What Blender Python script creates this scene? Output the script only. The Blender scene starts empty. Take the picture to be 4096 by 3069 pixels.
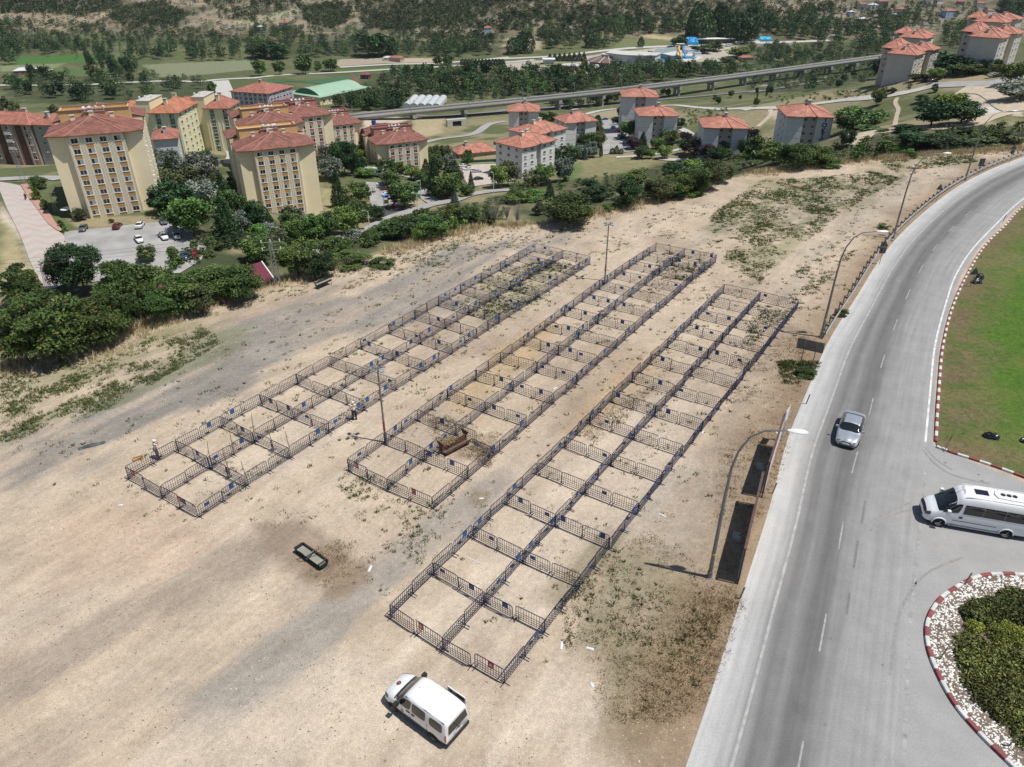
import bpy, bmesh, math, random
import numpy as np
from mathutils import Vector, Matrix, noise as mnoise
random.seed(7); rng = np.random.default_rng(7)
SC = bpy.context.scene; COL = SC.collection
R = math.radians
# ---------------- camera ----------------
F, PHI, H = 2925.0, R(31.2), 34.0            # focal length in pixels of a 4096 wide frame, pitch below horizon, height
cam = bpy.data.cameras.new('camera'); co = bpy.data.objects.new('camera', cam); COL.objects.link(co)
cam.sensor_width = 36.0; cam.lens = 36.0 * F / 4096; cam.clip_end = 6000; cam.clip_start = 0.5
co.location = (0, 0, H); co.rotation_euler = (math.pi/2 - PHI, 0, 0); SC.camera = co
# ---------------- sky and sun ----------------
SUN_EL, SUN_AZ = R(66.5), math.atan2(-.29, .956)
W = bpy.data.worlds.new('World'); SC.world = W; W.use_nodes = True
nt = W.node_tree; bg = nt.nodes['Background']; sk = nt.nodes.new('ShaderNodeTexSky')
sk.sky_type = 'NISHITA'; sk.sun_disc = False; sk.sun_elevation = SUN_EL
sk.sun_rotation = math.pi/2 - SUN_AZ; sk.altitude = 800; sk.dust_density = 1.0
nt.links.new(sk.outputs[0], bg.inputs[0]); bg.inputs[1].default_value = 0.075
sl = bpy.data.lights.new('sun', 'SUN'); sl.energy = 4.35; sl.angle = R(0.5); sl.color = (1, .965, .91)
so = bpy.data.objects.new('sun', sl); COL.objects.link(so)
sd = Vector((math.cos(SUN_EL)*math.cos(SUN_AZ), math.cos(SUN_EL)*math.sin(SUN_AZ), math.sin(SUN_EL)))
so.rotation_euler = (-sd).to_track_quat('-Z', 'Y').to_euler(); so.location = (60, -30, 120)
SC.view_settings.view_transform = 'Standard'; SC.view_settings.look = 'None'
SC.view_settings.exposure = 0.12; SC.view_settings.gamma = 1.0
SC.cycles.max_bounces = 5; SC.cycles.diffuse_bounces = 2; SC.cycles.glossy_bounces = 2
SC.cycles.transparent_max_bounces = 4; SC.cycles.transmission_bounces = 2
# ---------------- naming helpers ----------------
def link(o, parent=None):
    COL.objects.link(o)
    if parent is not None: o.parent = parent
    return o
def tag(o, label=None, cat=None, group=None, kind=None):
    if label: o['label'] = label
    if cat: o['category'] = cat
    if group: o['group'] = group
    if kind: o['kind'] = kind
    return o
def empty(name, loc=(0,0,0), rz=0, label=None, cat=None, group=None):
    o = bpy.data.objects.new(name, None); o.empty_display_size = .3
    o.location = loc; o.rotation_euler = (0,0,rz); link(o); return tag(o, label, cat, group)
def copy_tree(o, parent=None):
    c = o.copy(); COL.objects.link(c)
    if parent is not None: c.parent = parent
    for ch in list(o.children): copy_tree(ch, c)
    return c
def place(proto, loc, rz=0, label=None, group=None, scale=None, used={}):
    """first use takes the prototype itself, afterwards copies"""
    if proto.name in used: o = copy_tree(proto)
    else: o = proto; used[proto.name] = 1
    o.location = loc; o.rotation_euler = (0,0,rz)
    if label: o['label'] = label
    if group: o['group'] = group
    if scale is not None: o.scale = scale if hasattr(scale, '__len__') else (scale,)*3
    return o
# ---------------- mesh builder ----------------
class MB:
    def __init__(s): s.v = []; s.f = []; s.m = []; s.mi = 0
    def add(s, vs, fs):
        o = len(s.v); s.v += [tuple(p) for p in vs]; s.f += [tuple(i+o for i in f) for f in fs]; s.m += [s.mi]*len(fs); return s
    def box(s, x0, y0, z0, x1, y1, z1):
        return s.add([(x0,y0,z0),(x1,y0,z0),(x1,y1,z0),(x0,y1,z0),(x0,y0,z1),(x1,y0,z1),(x1,y1,z1),(x0,y1,z1)],
                     [(0,3,2,1),(4,5,6,7),(0,1,5,4),(1,2,6,5),(2,3,7,6),(3,0,4,7)])
    def obox(s, c, size, rz=0, rx=0, ry=0):
        M = Matrix.Translation(c) @ Matrix.Rotation(rz,4,'Z') @ Matrix.Rotation(ry,4,'Y') @ Matrix.Rotation(rx,4,'X')
        a,b,d = size[0]/2, size[1]/2, size[2]/2
        vs = [M @ Vector(p) for p in [(-a,-b,-d),(a,-b,-d),(a,b,-d),(-a,b,-d),(-a,-b,d),(a,-b,d),(a,b,d),(-a,b,d)]]
        return s.add(vs, [(0,3,2,1),(4,5,6,7),(0,1,5,4),(1,2,6,5),(2,3,7,6),(3,0,4,7)])
    def bar(s, p, q, w, h=None):
        """square bar from p to q"""
        return s.tube([p,q], [w/2*1.2]*2, 4)
    def tube(s, pts, rad, n=6, cap=True):
        pts = [Vector(p) for p in pts]; 
        if not hasattr(rad,'__len__'): rad = [rad]*len(pts)
        rings = []; up = None
        for i,p in enumerate(pts):
            d = (pts[min(i+1,len(pts)-1)] - pts[max(i-1,0)]).normalized()
            if up is None or abs(up.dot(d))>.95: up = Vector((0,0,1)) if abs(d.z)<.9 else Vector((1,0,0))
            a = d.cross(up).normalized(); b = d.cross(a).normalized(); up = -b if up.dot(-b)>0 else b
            rings.append([p + (a*math.cos(t)+b*math.sin(t))*rad[i] for t in [2*math.pi*(k+.5)/n for k in range(n)]])
        vs = [q for r in rings for q in r]; fs = []
        for i in range(len(pts)-1):
            for k in range(n):
                fs.append((i*n+k, i*n+(k+1)%n, (i+1)*n+(k+1)%n, (i+1)*n+k))
        if cap: fs += [tuple(range(n)), tuple(range((len(pts)-1)*n, len(pts)*n))]
        return s.add(vs, fs)
    def lathe(s, prof, n=16, c=(0,0,0), axis='Z'):
        vs = []; fs = []
        for r,z in prof:
            for k in range(n):
                t = 2*math.pi*k/n; a,b = r*math.cos(t), r*math.sin(t)
                p = (a,b,z) if axis=='Z' else ((a,z,b) if axis=='Y' else (z,a,b))
                vs.append((p[0]+c[0],p[1]+c[1],p[2]+c[2]))
        for i in range(len(prof)-1):
            for k in range(n): fs.append((i*n+k,i*n+(k+1)%n,(i+1)*n+(k+1)%n,(i+1)*n+k))
        fs += [tuple(range(n))[::-1], tuple(range((len(prof)-1)*n, len(prof)*n))]
        return s.add(vs, fs)
    def prism(s, poly, z0, z1):
        n = len(poly)
        return s.add([(x,y,z0) for x,y in poly]+[(x,y,z1) for x,y in poly],
            [tuple(range(n))[::-1], tuple(range(n,2*n))]+[(i,(i+1)%n,n+(i+1)%n,n+i) for i in range(n)])
    def quad(s, a,b,c,d): return s.add([a,b,c,d], [(0,1,2,3)])
    def mesh(s, name, mats, smooth=False):
        me = bpy.data.meshes.new(name); me.from_pydata(s.v, [], s.f)
        for m in (mats if isinstance(mats,(list,tuple)) else [mats]): me.materials.append(m)
        if any(s.m): me.polygons.foreach_set('material_index', s.m)
        if smooth:
            me.polygons.foreach_set('use_smooth', [True]*len(me.polygons))
        me.update(); return me
    def obj(s, name, mats, parent=None, smooth=False, fix=True):
        me = s.mesh(name, mats, smooth)
        if fix and len(s.f) < 20000:
            b = bmesh.new(); b.from_mesh(me); bmesh.ops.recalc_face_normals(b, faces=b.faces); b.to_mesh(me); b.free()
        if smooth: me.set_sharp_from_angle(angle=R(38))
        return link(bpy.data.objects.new(name, me), parent)
def np_mesh(name, V, Fq, mat, smooth=False, col=None, uv=None):
    me = bpy.data.meshes.new(name); V = np.asarray(V, np.float32); Fq = np.asarray(Fq, np.int32); k = Fq.shape[1]
    me.vertices.add(len(V)); me.vertices.foreach_set('co', V.ravel())
    me.loops.add(Fq.size); me.loops.foreach_set('vertex_index', Fq.ravel())
    me.polygons.add(len(Fq)); me.polygons.foreach_set('loop_start', np.arange(0, Fq.size, k, dtype=np.int32))
    if smooth: me.polygons.foreach_set('use_smooth', np.ones(len(Fq), bool))
    if mat: me.materials.append(mat)
    for nm, c in (col or {}).items():
        a = me.color_attributes.new(nm, 'FLOAT_COLOR', 'POINT')
        c = np.asarray(c, np.float32); c = np.concatenate([c, np.ones((len(c),1),np.float32)],1) if c.shape[1]==3 else c
        a.data.foreach_set('color', c.ravel())
    if uv is not None:
        l = me.uv_layers.new(name='UVMap'); l.data.foreach_set('uv', np.asarray(uv, np.float32)[Fq.ravel()].ravel())
    me.update(calc_edges=True); me.validate(); return me
# ---------------- materials ----------------
MATS = {}
def srgb(r,g,b):
    f = lambda c: ((c/255+.055)/1.055)**2.4 if c>10 else c/255/12.92
    return (f(r),f(g),f(b))
def mat(name, color, rough=.7, metal=0, spec=.4, var=.12, scale=3.0, bump=0, bscale=40, coat=0, alpha=None, objvar=0, coords='Object', dist=.02):
    if name in MATS: return MATS[name]
    m = bpy.data.materials.new(name); m.use_nodes = True; t = m.node_tree; p = t.nodes['Principled BSDF']; L = t.links
    p.inputs['Roughness'].default_value = rough; p.inputs['Metallic'].default_value = metal
    p.inputs['Specular IOR Level'].default_value = spec; p.inputs['Coat Weight'].default_value = coat
    tc = t.nodes.new('ShaderNodeTexCoord')
    n = t.nodes.new('ShaderNodeTexNoise'); n.inputs['Scale'].default_value = scale; n.inputs['Detail'].default_value = 5
    L.new(tc.outputs[coords], n.inputs['Vector'])
    mr = t.nodes.new('ShaderNodeMapRange'); mr.inputs[1].default_value=.3; mr.inputs[2].default_value=.7
    mr.inputs[3].default_value = 1-var; mr.inputs[4].default_value = 1+var; L.new(n.outputs[0], mr.inputs[0])
    val = mr.outputs[0]
    if objvar:
        oi = t.nodes.new('ShaderNodeObjectInfo'); m2 = t.nodes.new('ShaderNodeMapRange')
        m2.inputs[3].default_value = 1-objvar; m2.inputs[4].default_value = 1+objvar; L.new(oi.outputs['Random'], m2.inputs[0])
        mu = t.nodes.new('ShaderNodeMath'); mu.operation='MULTIPLY'; L.new(val, mu.inputs[0]); L.new(m2.outputs[0], mu.inputs[1]); val = mu.outputs[0]
    hs = t.nodes.new('ShaderNodeVectorMath'); hs.operation='SCALE'; hs.inputs[0].default_value = color[:3]; L.new(val, hs.inputs['Scale'])
    L.new(hs.outputs[0], p.inputs['Base Color'])
    if bump:
        n2 = t.nodes.new('ShaderNodeTexNoise'); n2.inputs['Scale'].default_value = bscale; n2.inputs['Detail'].default_value = 6
        L.new(tc.outputs[coords], n2.inputs['Vector'])
        b = t.nodes.new('ShaderNodeBump'); b.inputs['Strength'].default_value = bump; b.inputs['Distance'].default_value = dist
        L.new(n2.outputs[0], b.inputs['Height']); L.new(b.outputs[0], p.inputs['Normal'])
    if alpha is not None: p.inputs['Alpha'].default_value = alpha
    MATS[name] = m; return m
# ---------------- numpy noise ----------------
def vnoise(x, y, seed=0):
    xi = np.floor(x).astype(np.int64); yi = np.floor(y).astype(np.int64); fx = x-xi; fy = y-yi
    fx = fx*fx*(3-2*fx); fy = fy*fy*(3-2*fy)
    def h(a,b):
        n = (a*374761393 + b*668265263 + seed*974634777) & 0x7fffffff
        n = ((n ^ (n>>13))*1274126177) & 0x7fffffff
        return ((n ^ (n>>16)) & 0xffff)/65535.0
    return (h(xi,yi)*(1-fx)+h(xi+1,yi)*fx)*(1-fy)+(h(xi,yi+1)*(1-fx)+h(xi+1,yi+1)*fx)*fy
def fbm(x, y, sc, o=4, seed=0):
    x=np.asarray(x,float)/sc; y=np.asarray(y,float)/sc; a=1.; s=0.; t=0.
    for i in range(o): s = s + a*vnoise(x*2**i+31*i, y*2**i+17*i, seed+i); t += a; a *= .5
    return s/t
def in_poly(x, y, poly):
    x=np.asarray(x,float); y=np.asarray(y,float); r = np.zeros(x.shape, bool); n=len(poly)
    for i in range(n):
        x0,y0 = poly[i]; x1,y1 = poly[(i+1)%n]
        if y0==y1: continue
        c = ((y0>y)!=(y1>y)) & (x < (x1-x0)*(y-y0)/(y1-y0)+x0); r ^= c
    return r
def seg_dist(x, y, poly, closed=True):
    x=np.asarray(x,float); y=np.asarray(y,float); d = np.full(x.shape, 1e9); n=len(poly)
    for i in range(n if closed else n-1):
        x0,y0 = poly[i]; x1,y1 = poly[(i+1)%n]; dx,dy = x1-x0,y1-y0; l=dx*dx+dy*dy+1e-9
        t = np.clip(((x-x0)*dx+(y-y0)*dy)/l,0,1); d = np.minimum(d, np.hypot(x-x0-t*dx, y-y0-t*dy))
    return d
# ---------------- picture -> place ----------------
def ray(u, v):
    a=(u-2048)/F; b=(1534.5-v)/F
    return a, math.cos(PHI)+b*math.sin(PHI), -math.sin(PHI)+b*math.cos(PHI)
def atz(u, v, z=0.0):
    a,b,c = ray(u,v); t=(H-z)/-c; return a*t, b*t
# ---------------- terrain ----------------
EDGE = [atz(u*1.8526, v*1.8526) for u,v in [(0,795),(100,780),(200,755),(290,715),(380,680),(440,650),(540,632),(620,605),(700,580),(800,552),(900,528),(950,505),(1050,492),(1180,485),(1290,460),(1400,432),(1500,405),(1620,375),(1720,362),(1850,345),(2000,335),(2211,320)]]
PLAT = [(-400,-200),(-400,20),(-90,50)] + EDGE + [(135,163),(200,185),(420,200),(700,100),(700,-200)]
CTRL = [(-118,200,-34),(-95,212,-34),(-92,190,-34),(-115,178,-34),(-75,250,-48),(-90,270,-49),(-48,238,-49),(-31,245,-48),(0,275,-49.5),(25,290,-51),(-90,325,-50),(-85,390,-62),
 (-48,335,-55),(12,330,-56),(20,360,-57),(35,385,-57),(8,400,-58),(70,420,-55),(75,392,-55.5),(96,345,-51),(124,325,-42),(185,380,-25),(205,400,-26),(212,360,-17.5),(235,380,-17),
 (118,264,-24),(150,300,-27),(162,391,-36),(130,410,-43),(90,450,-58),(40,300,-50),(75,290,-46),(60,240,-38),(30,230,-42),(-150,330,-46),(-195,300,-44),(-240,300,-42),(-150,256,-36),
 (-130,160,-33),(-100,150,-34),(-90,130,-34),(-70,130,-36),(-40,150,-44),(0,170,-45),(-20,200,-46),(40,180,-38),(80,190,-32),(110,190,-26),(180,230,-16),(300,300,-14),(260,260,-12),(350,420,-22),(500,450,-20),(270,450,-32),(200,470,-42),
 (-150,100,-26),(-110,90,-30),(-180,160,-24),(-160,140,-24),(-250,200,-25),(-450,250,-35),(-400,100,-20),
 (-145,600,-73),(-80,560,-75),(0,560,-76),(100,600,-76),(0,480,-70),(60,520,-70),(-80,480,-70),(-180,520,-67),(-300,450,-66),(-250,560,-74),(-400,700,-79),(-200,740,-80),(0,760,-80),(200,720,-77),(200,560,-62),(260,560,-54),(330,600,-52),(420,560,-36),
 (360,760,-74),(500,760,-62),(600,600,-40),(200,860,-79),(400,950,-77),(-500,950,-76),(-200,960,-78),(0,980,-77),(250,1010,-74),(600,1100,-70),(800,1000,-60),(-800,1000,-60),(-600,500,-60),
 (-600,1150,-38),(-300,1150,-40),(-50,1130,-36),(150,1130,-28),(300,1150,-28),(450,1200,-50),(700,1300,-62),(1000,1300,-50),
 (-900,1500,60),(-400,1500,80),(0,1500,95),(300,1500,90),(600,1650,10),(900,1700,0),(1300,1600,30),(-1000,2200,200),(0,2200,220),(900,2300,120),(1800,2200,150),(-1600,1200,40),(1600,900,0),(900,500,-10),(-1200,400,-40),(2200,1500,60)]
def _tps(r2): return np.where(r2>0, r2*np.log(r2+1e-12), 0)
_C = np.array(CTRL, float); _S = 300.0
_P = _C[:,:2]/_S; _n = len(_P)
_K = _tps(((_P[:,None]-_P[None])**2).sum(-1)) + np.eye(_n)*2e-4
_A = np.zeros((_n+3,_n+3)); _A[:_n,:_n]=_K; _A[:_n,_n]=1; _A[:_n,_n+1:]=_P; _A[_n,:_n]=1; _A[_n+1:,:_n]=_P.T
_w = np.linalg.solve(_A, np.concatenate([_C[:,2],[0,0,0]]))
def base_z(x, y):
    x=np.atleast_1d(np.asarray(x,float)); y=np.atleast_1d(np.asarray(y,float)); s=x.shape; q=np.stack([x.ravel(),y.ravel()],1)/_S; out=np.empty(len(q))
    for i in range(0,len(q),20000):
        c=q[i:i+20000]; out[i:i+20000] = _tps(((c[:,None]-_P[None])**2).sum(-1))@_w[:_n] + _w[_n] + c@_w[_n+1:]
    return out.reshape(s)
def terr(x, y):
    x=np.atleast_1d(np.asarray(x,float)); y=np.atleast_1d(np.asarray(y,float))
    b = base_z(x,y)
    hill = np.clip((y-1010-0.12*np.abs(x))/160,0,1)
    b = b + hill*((fbm(x,y,170,5,3)-.5)*90*np.clip((y-950)/300,0,1) + (np.abs(fbm(x,y,90,4,9)-.5))*-60*hill + 6)
    b = np.minimum(b, -1.5)*1.0 if False else b
    near = np.clip(1-(y-200)/200,0,1)
    ins = in_poly(x,y,PLAT); d = seg_dist(x,y,PLAT); d = np.where(ins,0,d)
    b = np.where(y<500, np.minimum(b,-3), b)
    sl = -0.52*d*np.clip(d/3,0,1) + (fbm(x,y,6,3,5)-.5)*1.2*np.clip(d/4,0,1)
    return np.where(ins, 0.0, np.maximum(b, sl))
def tz(x, y): return float(terr(np.array([x]),np.array([y]))[0])
def at(u, v):
    """where the line of sight through picture point u, v meets the land"""
    a,b,c = ray(u,v); ts = np.geomspace(40, 2600, 900); x=a*ts; y=b*ts; z=H+c*ts; g=terr(x,y)
    k = np.nonzero(z<g)[0]
    if len(k)==0: return Vector((x[-1],y[-1],g[-1]))
    k=max(k[0],1); lo,hi=ts[k-1],ts[k]
    for _ in range(18):
        m=(lo+hi)/2
        if H+c*m < tz(a*m,b*m): hi=m
        else: lo=m
    return Vector((a*hi,b*hi,tz(a*hi,b*hi)))
def ats(pts): return [at(*p) for p in pts]
def D2(pts): return [(x*1.8526,y*1.8526) for x,y in pts]     # points noted on a 2211 wide copy
# ================= ground =================
def at_many(us, vs):
    us=np.asarray(us,float); vs=np.asarray(vs,float); out=np.zeros((len(us),3))
    for i in range(0,len(us),150):
        a=((us[i:i+150]-2048)/F)[:,None]; b=((1534.5-vs[i:i+150])/F)[:,None]
        dy=math.cos(PHI)+b*math.sin(PHI); dz=-math.sin(PHI)+b*math.cos(PHI)
        ts=np.geomspace(35,2600,420)[None]; X=a*ts; Y=dy*ts; Z=H+dz*ts; G=terr(X.ravel(),Y.ravel()).reshape(X.shape)
        hit=Z<G; k=np.where(hit.any(1), hit.argmax(1), ts.shape[1]-1); k=np.maximum(k,1); r=np.arange(len(k))
        z0=(Z-G)[r,k-1]; z1=(Z-G)[r,k]; f=np.clip(z0/(z0-z1+1e-9),0,1); t=ts[0,k-1]+(ts[0,k]-ts[0,k-1])*f
        x=a[:,0]*t; y=dy[:,0]*t; out[i:i+150]=np.stack([x,y,terr(x,y)],1)
    return out
def wpoly(px):
    pts=[]; n=len(px)
    for i in range(n):
        (x0,y0),(x1,y1)=px[i],px[(i+1)%n]; k=max(1,int(math.hypot(x1-x0,y1-y0)/60))
        pts += [(x0+(x1-x0)*j/k, y0+(y1-y0)*j/k) for j in range(k)]
    w=at_many([p[0] for p in pts],[p[1] for p in pts]); return [(a,b) for a,b,_ in w]
def Z1(p): return [(x*.463,y*.463) for x,y in p]
def Z2(p): return [(1000+x*.463,y*.463) for x,y in p]
def Z3(p): return [(2000+x*.463,y*.463) for x,y in p]
def Z4(p): return [(3000+x*.4937,y*.4937) for x,y in p]
def Z5(p): return [(x*.463,650+y*.463) for x,y in p]
def Z6(p): return [(1000+x*.463,600+y*.463) for x,y in p]
def Z7(p): return [(2000+x*.463,600+y*.463) for x,y in p]
def Z8(p): return [(3000+x*.4955,500+y*.4955) for x,y in p]
SOIL=(.475,.385,.288); GRAV=(.36,.335,.30); DRY=(.42,.34,.20); PALE=(.53,.445,.345)
PAINT = [ # picture polygon, colour, soft edge in metres, strength
 (Z1([(135,495),(840,478),(850,532),(140,552)]), (.06,.15,.035), 4, .95),
 (Z1([(0,570),(560,550),(420,605),(0,620)]), (.20,.24,.12), 4, .9),
 (Z1([(400,602),(930,600),(900,645),(480,655)]), (.08,.15,.05), 4, .9),
 (Z1([(1230,560),(2160,518),(2212,600),(1600,662),(1360,665),(1280,600)]), (.21,.225,.14), 4, .9),
 (Z1([(700,158),(1090,65),(1080,95),(720,190)]), (.38,.31,.21), 6, .9),
 (Z1([(330,215),(690,165),(640,250),(330,255)]), (.33,.29,.19), 6, .8),
 (Z1([(1990,180),(2212,175),(2212,250),(2000,200)]), (.36,.32,.20), 6, .8),
 (Z2([(0,165),(420,70),(540,75),(180,190),(0,230)]), (.33,.31,.20), 8, .85),
 (Z2([(500,262),(740,285),(700,298),(520,290)]), (.46,.37,.25), 4, .9),
 (Z2([(770,512),(1180,500),(1180,545),(690,582)]), (.36,.31,.24), 4, .95),
 (Z2([(1180,500),(1600,505),(1580,540),(1180,545)]), (.42,.36,.27), 4, .95),
 (Z2([(120,650),(1600,560),(1600,578),(120,665)]), (.11,.19,.05), 3, .9),
 (Z2([(1290,320),(1590,345),(1520,390),(1240,380)]), (.33,.28,.19), 5, .8),
 (Z2([(1970,360),(2212,370),(2212,420),(1970,430)]), (.48,.38,.25), 5, .8),
 (Z3([(0,330),(360,315),(360,430),(0,440)]), (.40,.33,.23), 5, .8),
 (Z3([(0,535),(280,525),(560,510),(1000,450),(1300,420),(1500,395),(1900,400),(2050,400),(2000,540),(1780,530),(1500,560),(1250,570),(760,650),(300,650),(0,620)]), (.47,.42,.35), 4, .85),
 (Z3([(300,545),(640,535),(700,560),(480,575),(300,560)]), (.13,.18,.06), 3, .9),
 (Z3([(1080,330),(1500,350),(1480,390),(950,420)]), (.16,.18,.08), 4, .9),
 (Z3([(1260,300),(1500,320),(1470,350),(1200,320)]), (.44,.36,.22), 4, .9),
 (Z3([(1600,290),(1900,310),(1850,340),(1600,320)]), (.22,.16,.12), 4, .9),
 (Z3([(440,760),(620,770),(600,810),(450,790)]), (.38,.32,.21), 4, .8),
 (Z4([(0,430),(400,440),(330,500),(60,480)]), (.36,.28,.20), 4, .8),
 (Z4([(80,340),(400,330),(380,370),(50,380)]), (.42,.38,.33), 4, .8),
 (Z4([(20,700),(640,612),(640,628),(30,712)]), (.52,.45,.37), 2, .9),
 (Z2([(980,1030),(1260,1010),(1400,1030),(1300,1060),(980,1110)]), (.52,.45,.34), 2, .95),
 (Z2([(1400,1000),(1680,1010),(1650,1150),(1450,1200),(1400,1060)]), (.42,.35,.22), 3, .8),
 (Z7([(500,340),(760,60),(1500,60),(1420,160),(1050,180),(700,330)]), (.25,.225,.12), 4, .8),
 (Z7([(600,120),(720,110),(700,200),(560,320),(500,340)]), (.10,.17,.05), 3, .8),
 (Z3([(770,990),(1000,940),(1040,1000),(880,1040)]), (.36,.31,.21), 2, .8),
 (Z4([(140,910),(260,890),(250,990),(190,960)]), (.48,.40,.30), 2, .9),
 (Z4([(1690,775),(1800,712),(2080,705),(2060,760),(2212,850),(2212,945),(2060,930),(1900,1010),(1450,1052),(1050,1085),(890,1182),(850,1165),(960,1072),(1400,1035),(1780,1008),(1950,945),(1900,860)]), (.50,.43,.34), 1.5, .97),
 (Z4([(1840,860),(2050,870),(2040,905),(1850,950),(1820,900)]), (.55,.53,.49), 1, .9),
 (Z4([(1170,800),(1200,795),(1185,830),(1205,900),(1180,1025),(1168,1025),(1190,900),(1172,835)]), (.48,.41,.30), .8, .9),
 (Z4([(1560,640),(1660,600),(1960,605),(1900,650),(1640,670)]), (.34,.27,.16), 2, .8),
 (Z5([(0,420),(180,540),(220,820),(300,1000),(150,1200),(190,1340),(0,1300)]), (.40,.34,.20), 3, .8),
 (Z5([(0,340),(150,540),(330,900),(400,1010),(300,960),(160,640),(0,480)]), (.52,.45,.37), 1.5, .9),
 (Z5([(60,700),(200,860),(200,980),(80,900)]), (.40,.33,.19), 2, .8),
 (Z6([(600,330),(720,340),(730,480),(620,500)]), (.34,.30,.17), 2, .8),
 (Z6([(1330,430),(1500,400),(1530,480),(1370,520)]), (.40,.34,.22), 1.5, .8),
 (Z5([(580,480),(1400,450),(1440,520),(1100,540),(640,560)]), (.33,.28,.17), 1.5, .8),
]
GRAVEL = [  # grey stone spread over the soil of the lot, with soft borders
 (D2([(0,940),(120,890),(340,800),(560,700),(760,640),(900,575),(1060,520),(1180,495),(1260,500),(1150,560),(1000,610),(860,680),(680,770),(520,850),(330,955),(180,990),(0,1010)]), 3.5, .9),
 (D2([(0,1010),(260,940),(240,1000),(0,1090)]), 2, .55),
 (D2([(1330,1210),(1440,1080),(1620,820),(1720,640),(1680,900),(1560,1160),(1460,1400),(1300,1330)]), 3, .35),
 (D2([(1430,520),(1700,420),(2000,380),(2130,360),(1950,450),(1760,560),(1700,640),(1640,620),(1800,490)]), 3, .4)]
PALEP = [(D2([(960,1400),(1090,1470),(1230,1320),(1560,880),(1500,850),(1340,900),(1240,1000),(850,1330)]), 2, .6),
 (D2([(300,1657),(700,1400),(830,1340),(1080,1490),(1200,1400),(1500,1530),(1480,1657)]), 3, .7),
 (D2([(620,900),(760,840),(830,900),(640,1010),(470,1080),(330,1050)]), 2, .5),
 (D2([(0,1300),(250,1200),(420,1180),(200,1380),(0,1500)]), 4, .4)]
BROWN = [(D2([(1220,1250),(1340,1180),(1400,1240),(1600,1290),(1560,1420),(1490,1540),(1380,1560),(1270,1480)]), 2.5, .45),
 (D2([(640,1190),(740,1170),(800,1230),(740,1290),(660,1270)]), .8, .6),
 (D2([(1000,910),(1090,960),(1060,1000),(960,1000)]), .8,.6),
 (D2([(1560,780),(1700,700),(1760,800),(1680,960),(1600,1000),(1500,960)]), 2.5, .35),
 (D2([(1240,760),(1340,700),(1420,760),(1250,900),(1060,960),(1130,860)]), 2, .3)]
NR, NC = 860, 760
yy = np.concatenate([np.linspace(-260,15,24)[:-1], (np.geomspace(75, 2900, NR)-60)])
cc = np.linspace(-1.15,1.15,NC)
YY,CC = np.meshgrid(yy,cc,indexing='ij'); XX = CC*(np.maximum(YY,-60)+110)
ZZ = terr(XX.ravel(),YY.ravel()).reshape(XX.shape)
x=XX.ravel(); y=YY.ravel(); z=ZZ.ravel(); NV=len(x)
ins = in_poly(x,y,PLAT); col = np.zeros((NV,3))
def mixc(col, c, w): return col*(1-w[:,None]) + np.asarray(c)[None]*w[:,None]
n1=fbm(x,y,45,4,1); n2=fbm(x,y,12,4,2); n3=fbm(x,y,160,3,3); n4=fbm(x,y,4,3,4)
sst = lambda v,a,b: np.clip((v-a)/(b-a),0,1)
# the land beyond the lot: dry grass, green patches, orchard soil in the valley, bare hills with scrub
col[:] = (.27,.235,.14); col = mixc(col, (.09,.115,.045), sst(n1*.6+n2*.4,.42,.55)*.88)
val = sst(y,520,600)*(1-sst(y,1000,1080)); col = mixc(col, (.085,.105,.045), val*.72)
hl = sst(y+ (n2-.5)*60, 985,1060); col = mixc(col,(.275,.225,.155),hl)
col = mixc(col,(.10,.10,.062),hl*sst(n1*.55+n2*.45,.42,.58)*.85)
col = mixc(col,(.34,.30,.25),hl*sst(np.abs(fbm(x,y,38,4,21)-.5),.10,.17)*.35)
dE = seg_dist(x,y,PLAT); out=(~ins)
col = mixc(col,(.40,.33,.20), out*np.clip(1-dE/9,0,1)*.8)
for px,c,soft,st in PAINT:
    wp=wpoly(px); bx=[p[0] for p in wp]; by=[p[1] for p in wp]
    k=np.nonzero((x>min(bx)-soft*2)&(x<max(bx)+soft*2)&(y>min(by)-soft*2)&(y<max(by)+soft*2))[0]
    if len(k)==0: continue
    i_=in_poly(x[k],y[k],wp); d=seg_dist(x[k],y[k],wp)*np.where(i_,1,-1)+(n4[k]-.5)*soft
    w=np.clip(d/soft+.5,0,1)*st*(~ins[k]); col[k]=mixc(col[k],np.array(c),w)
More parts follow.
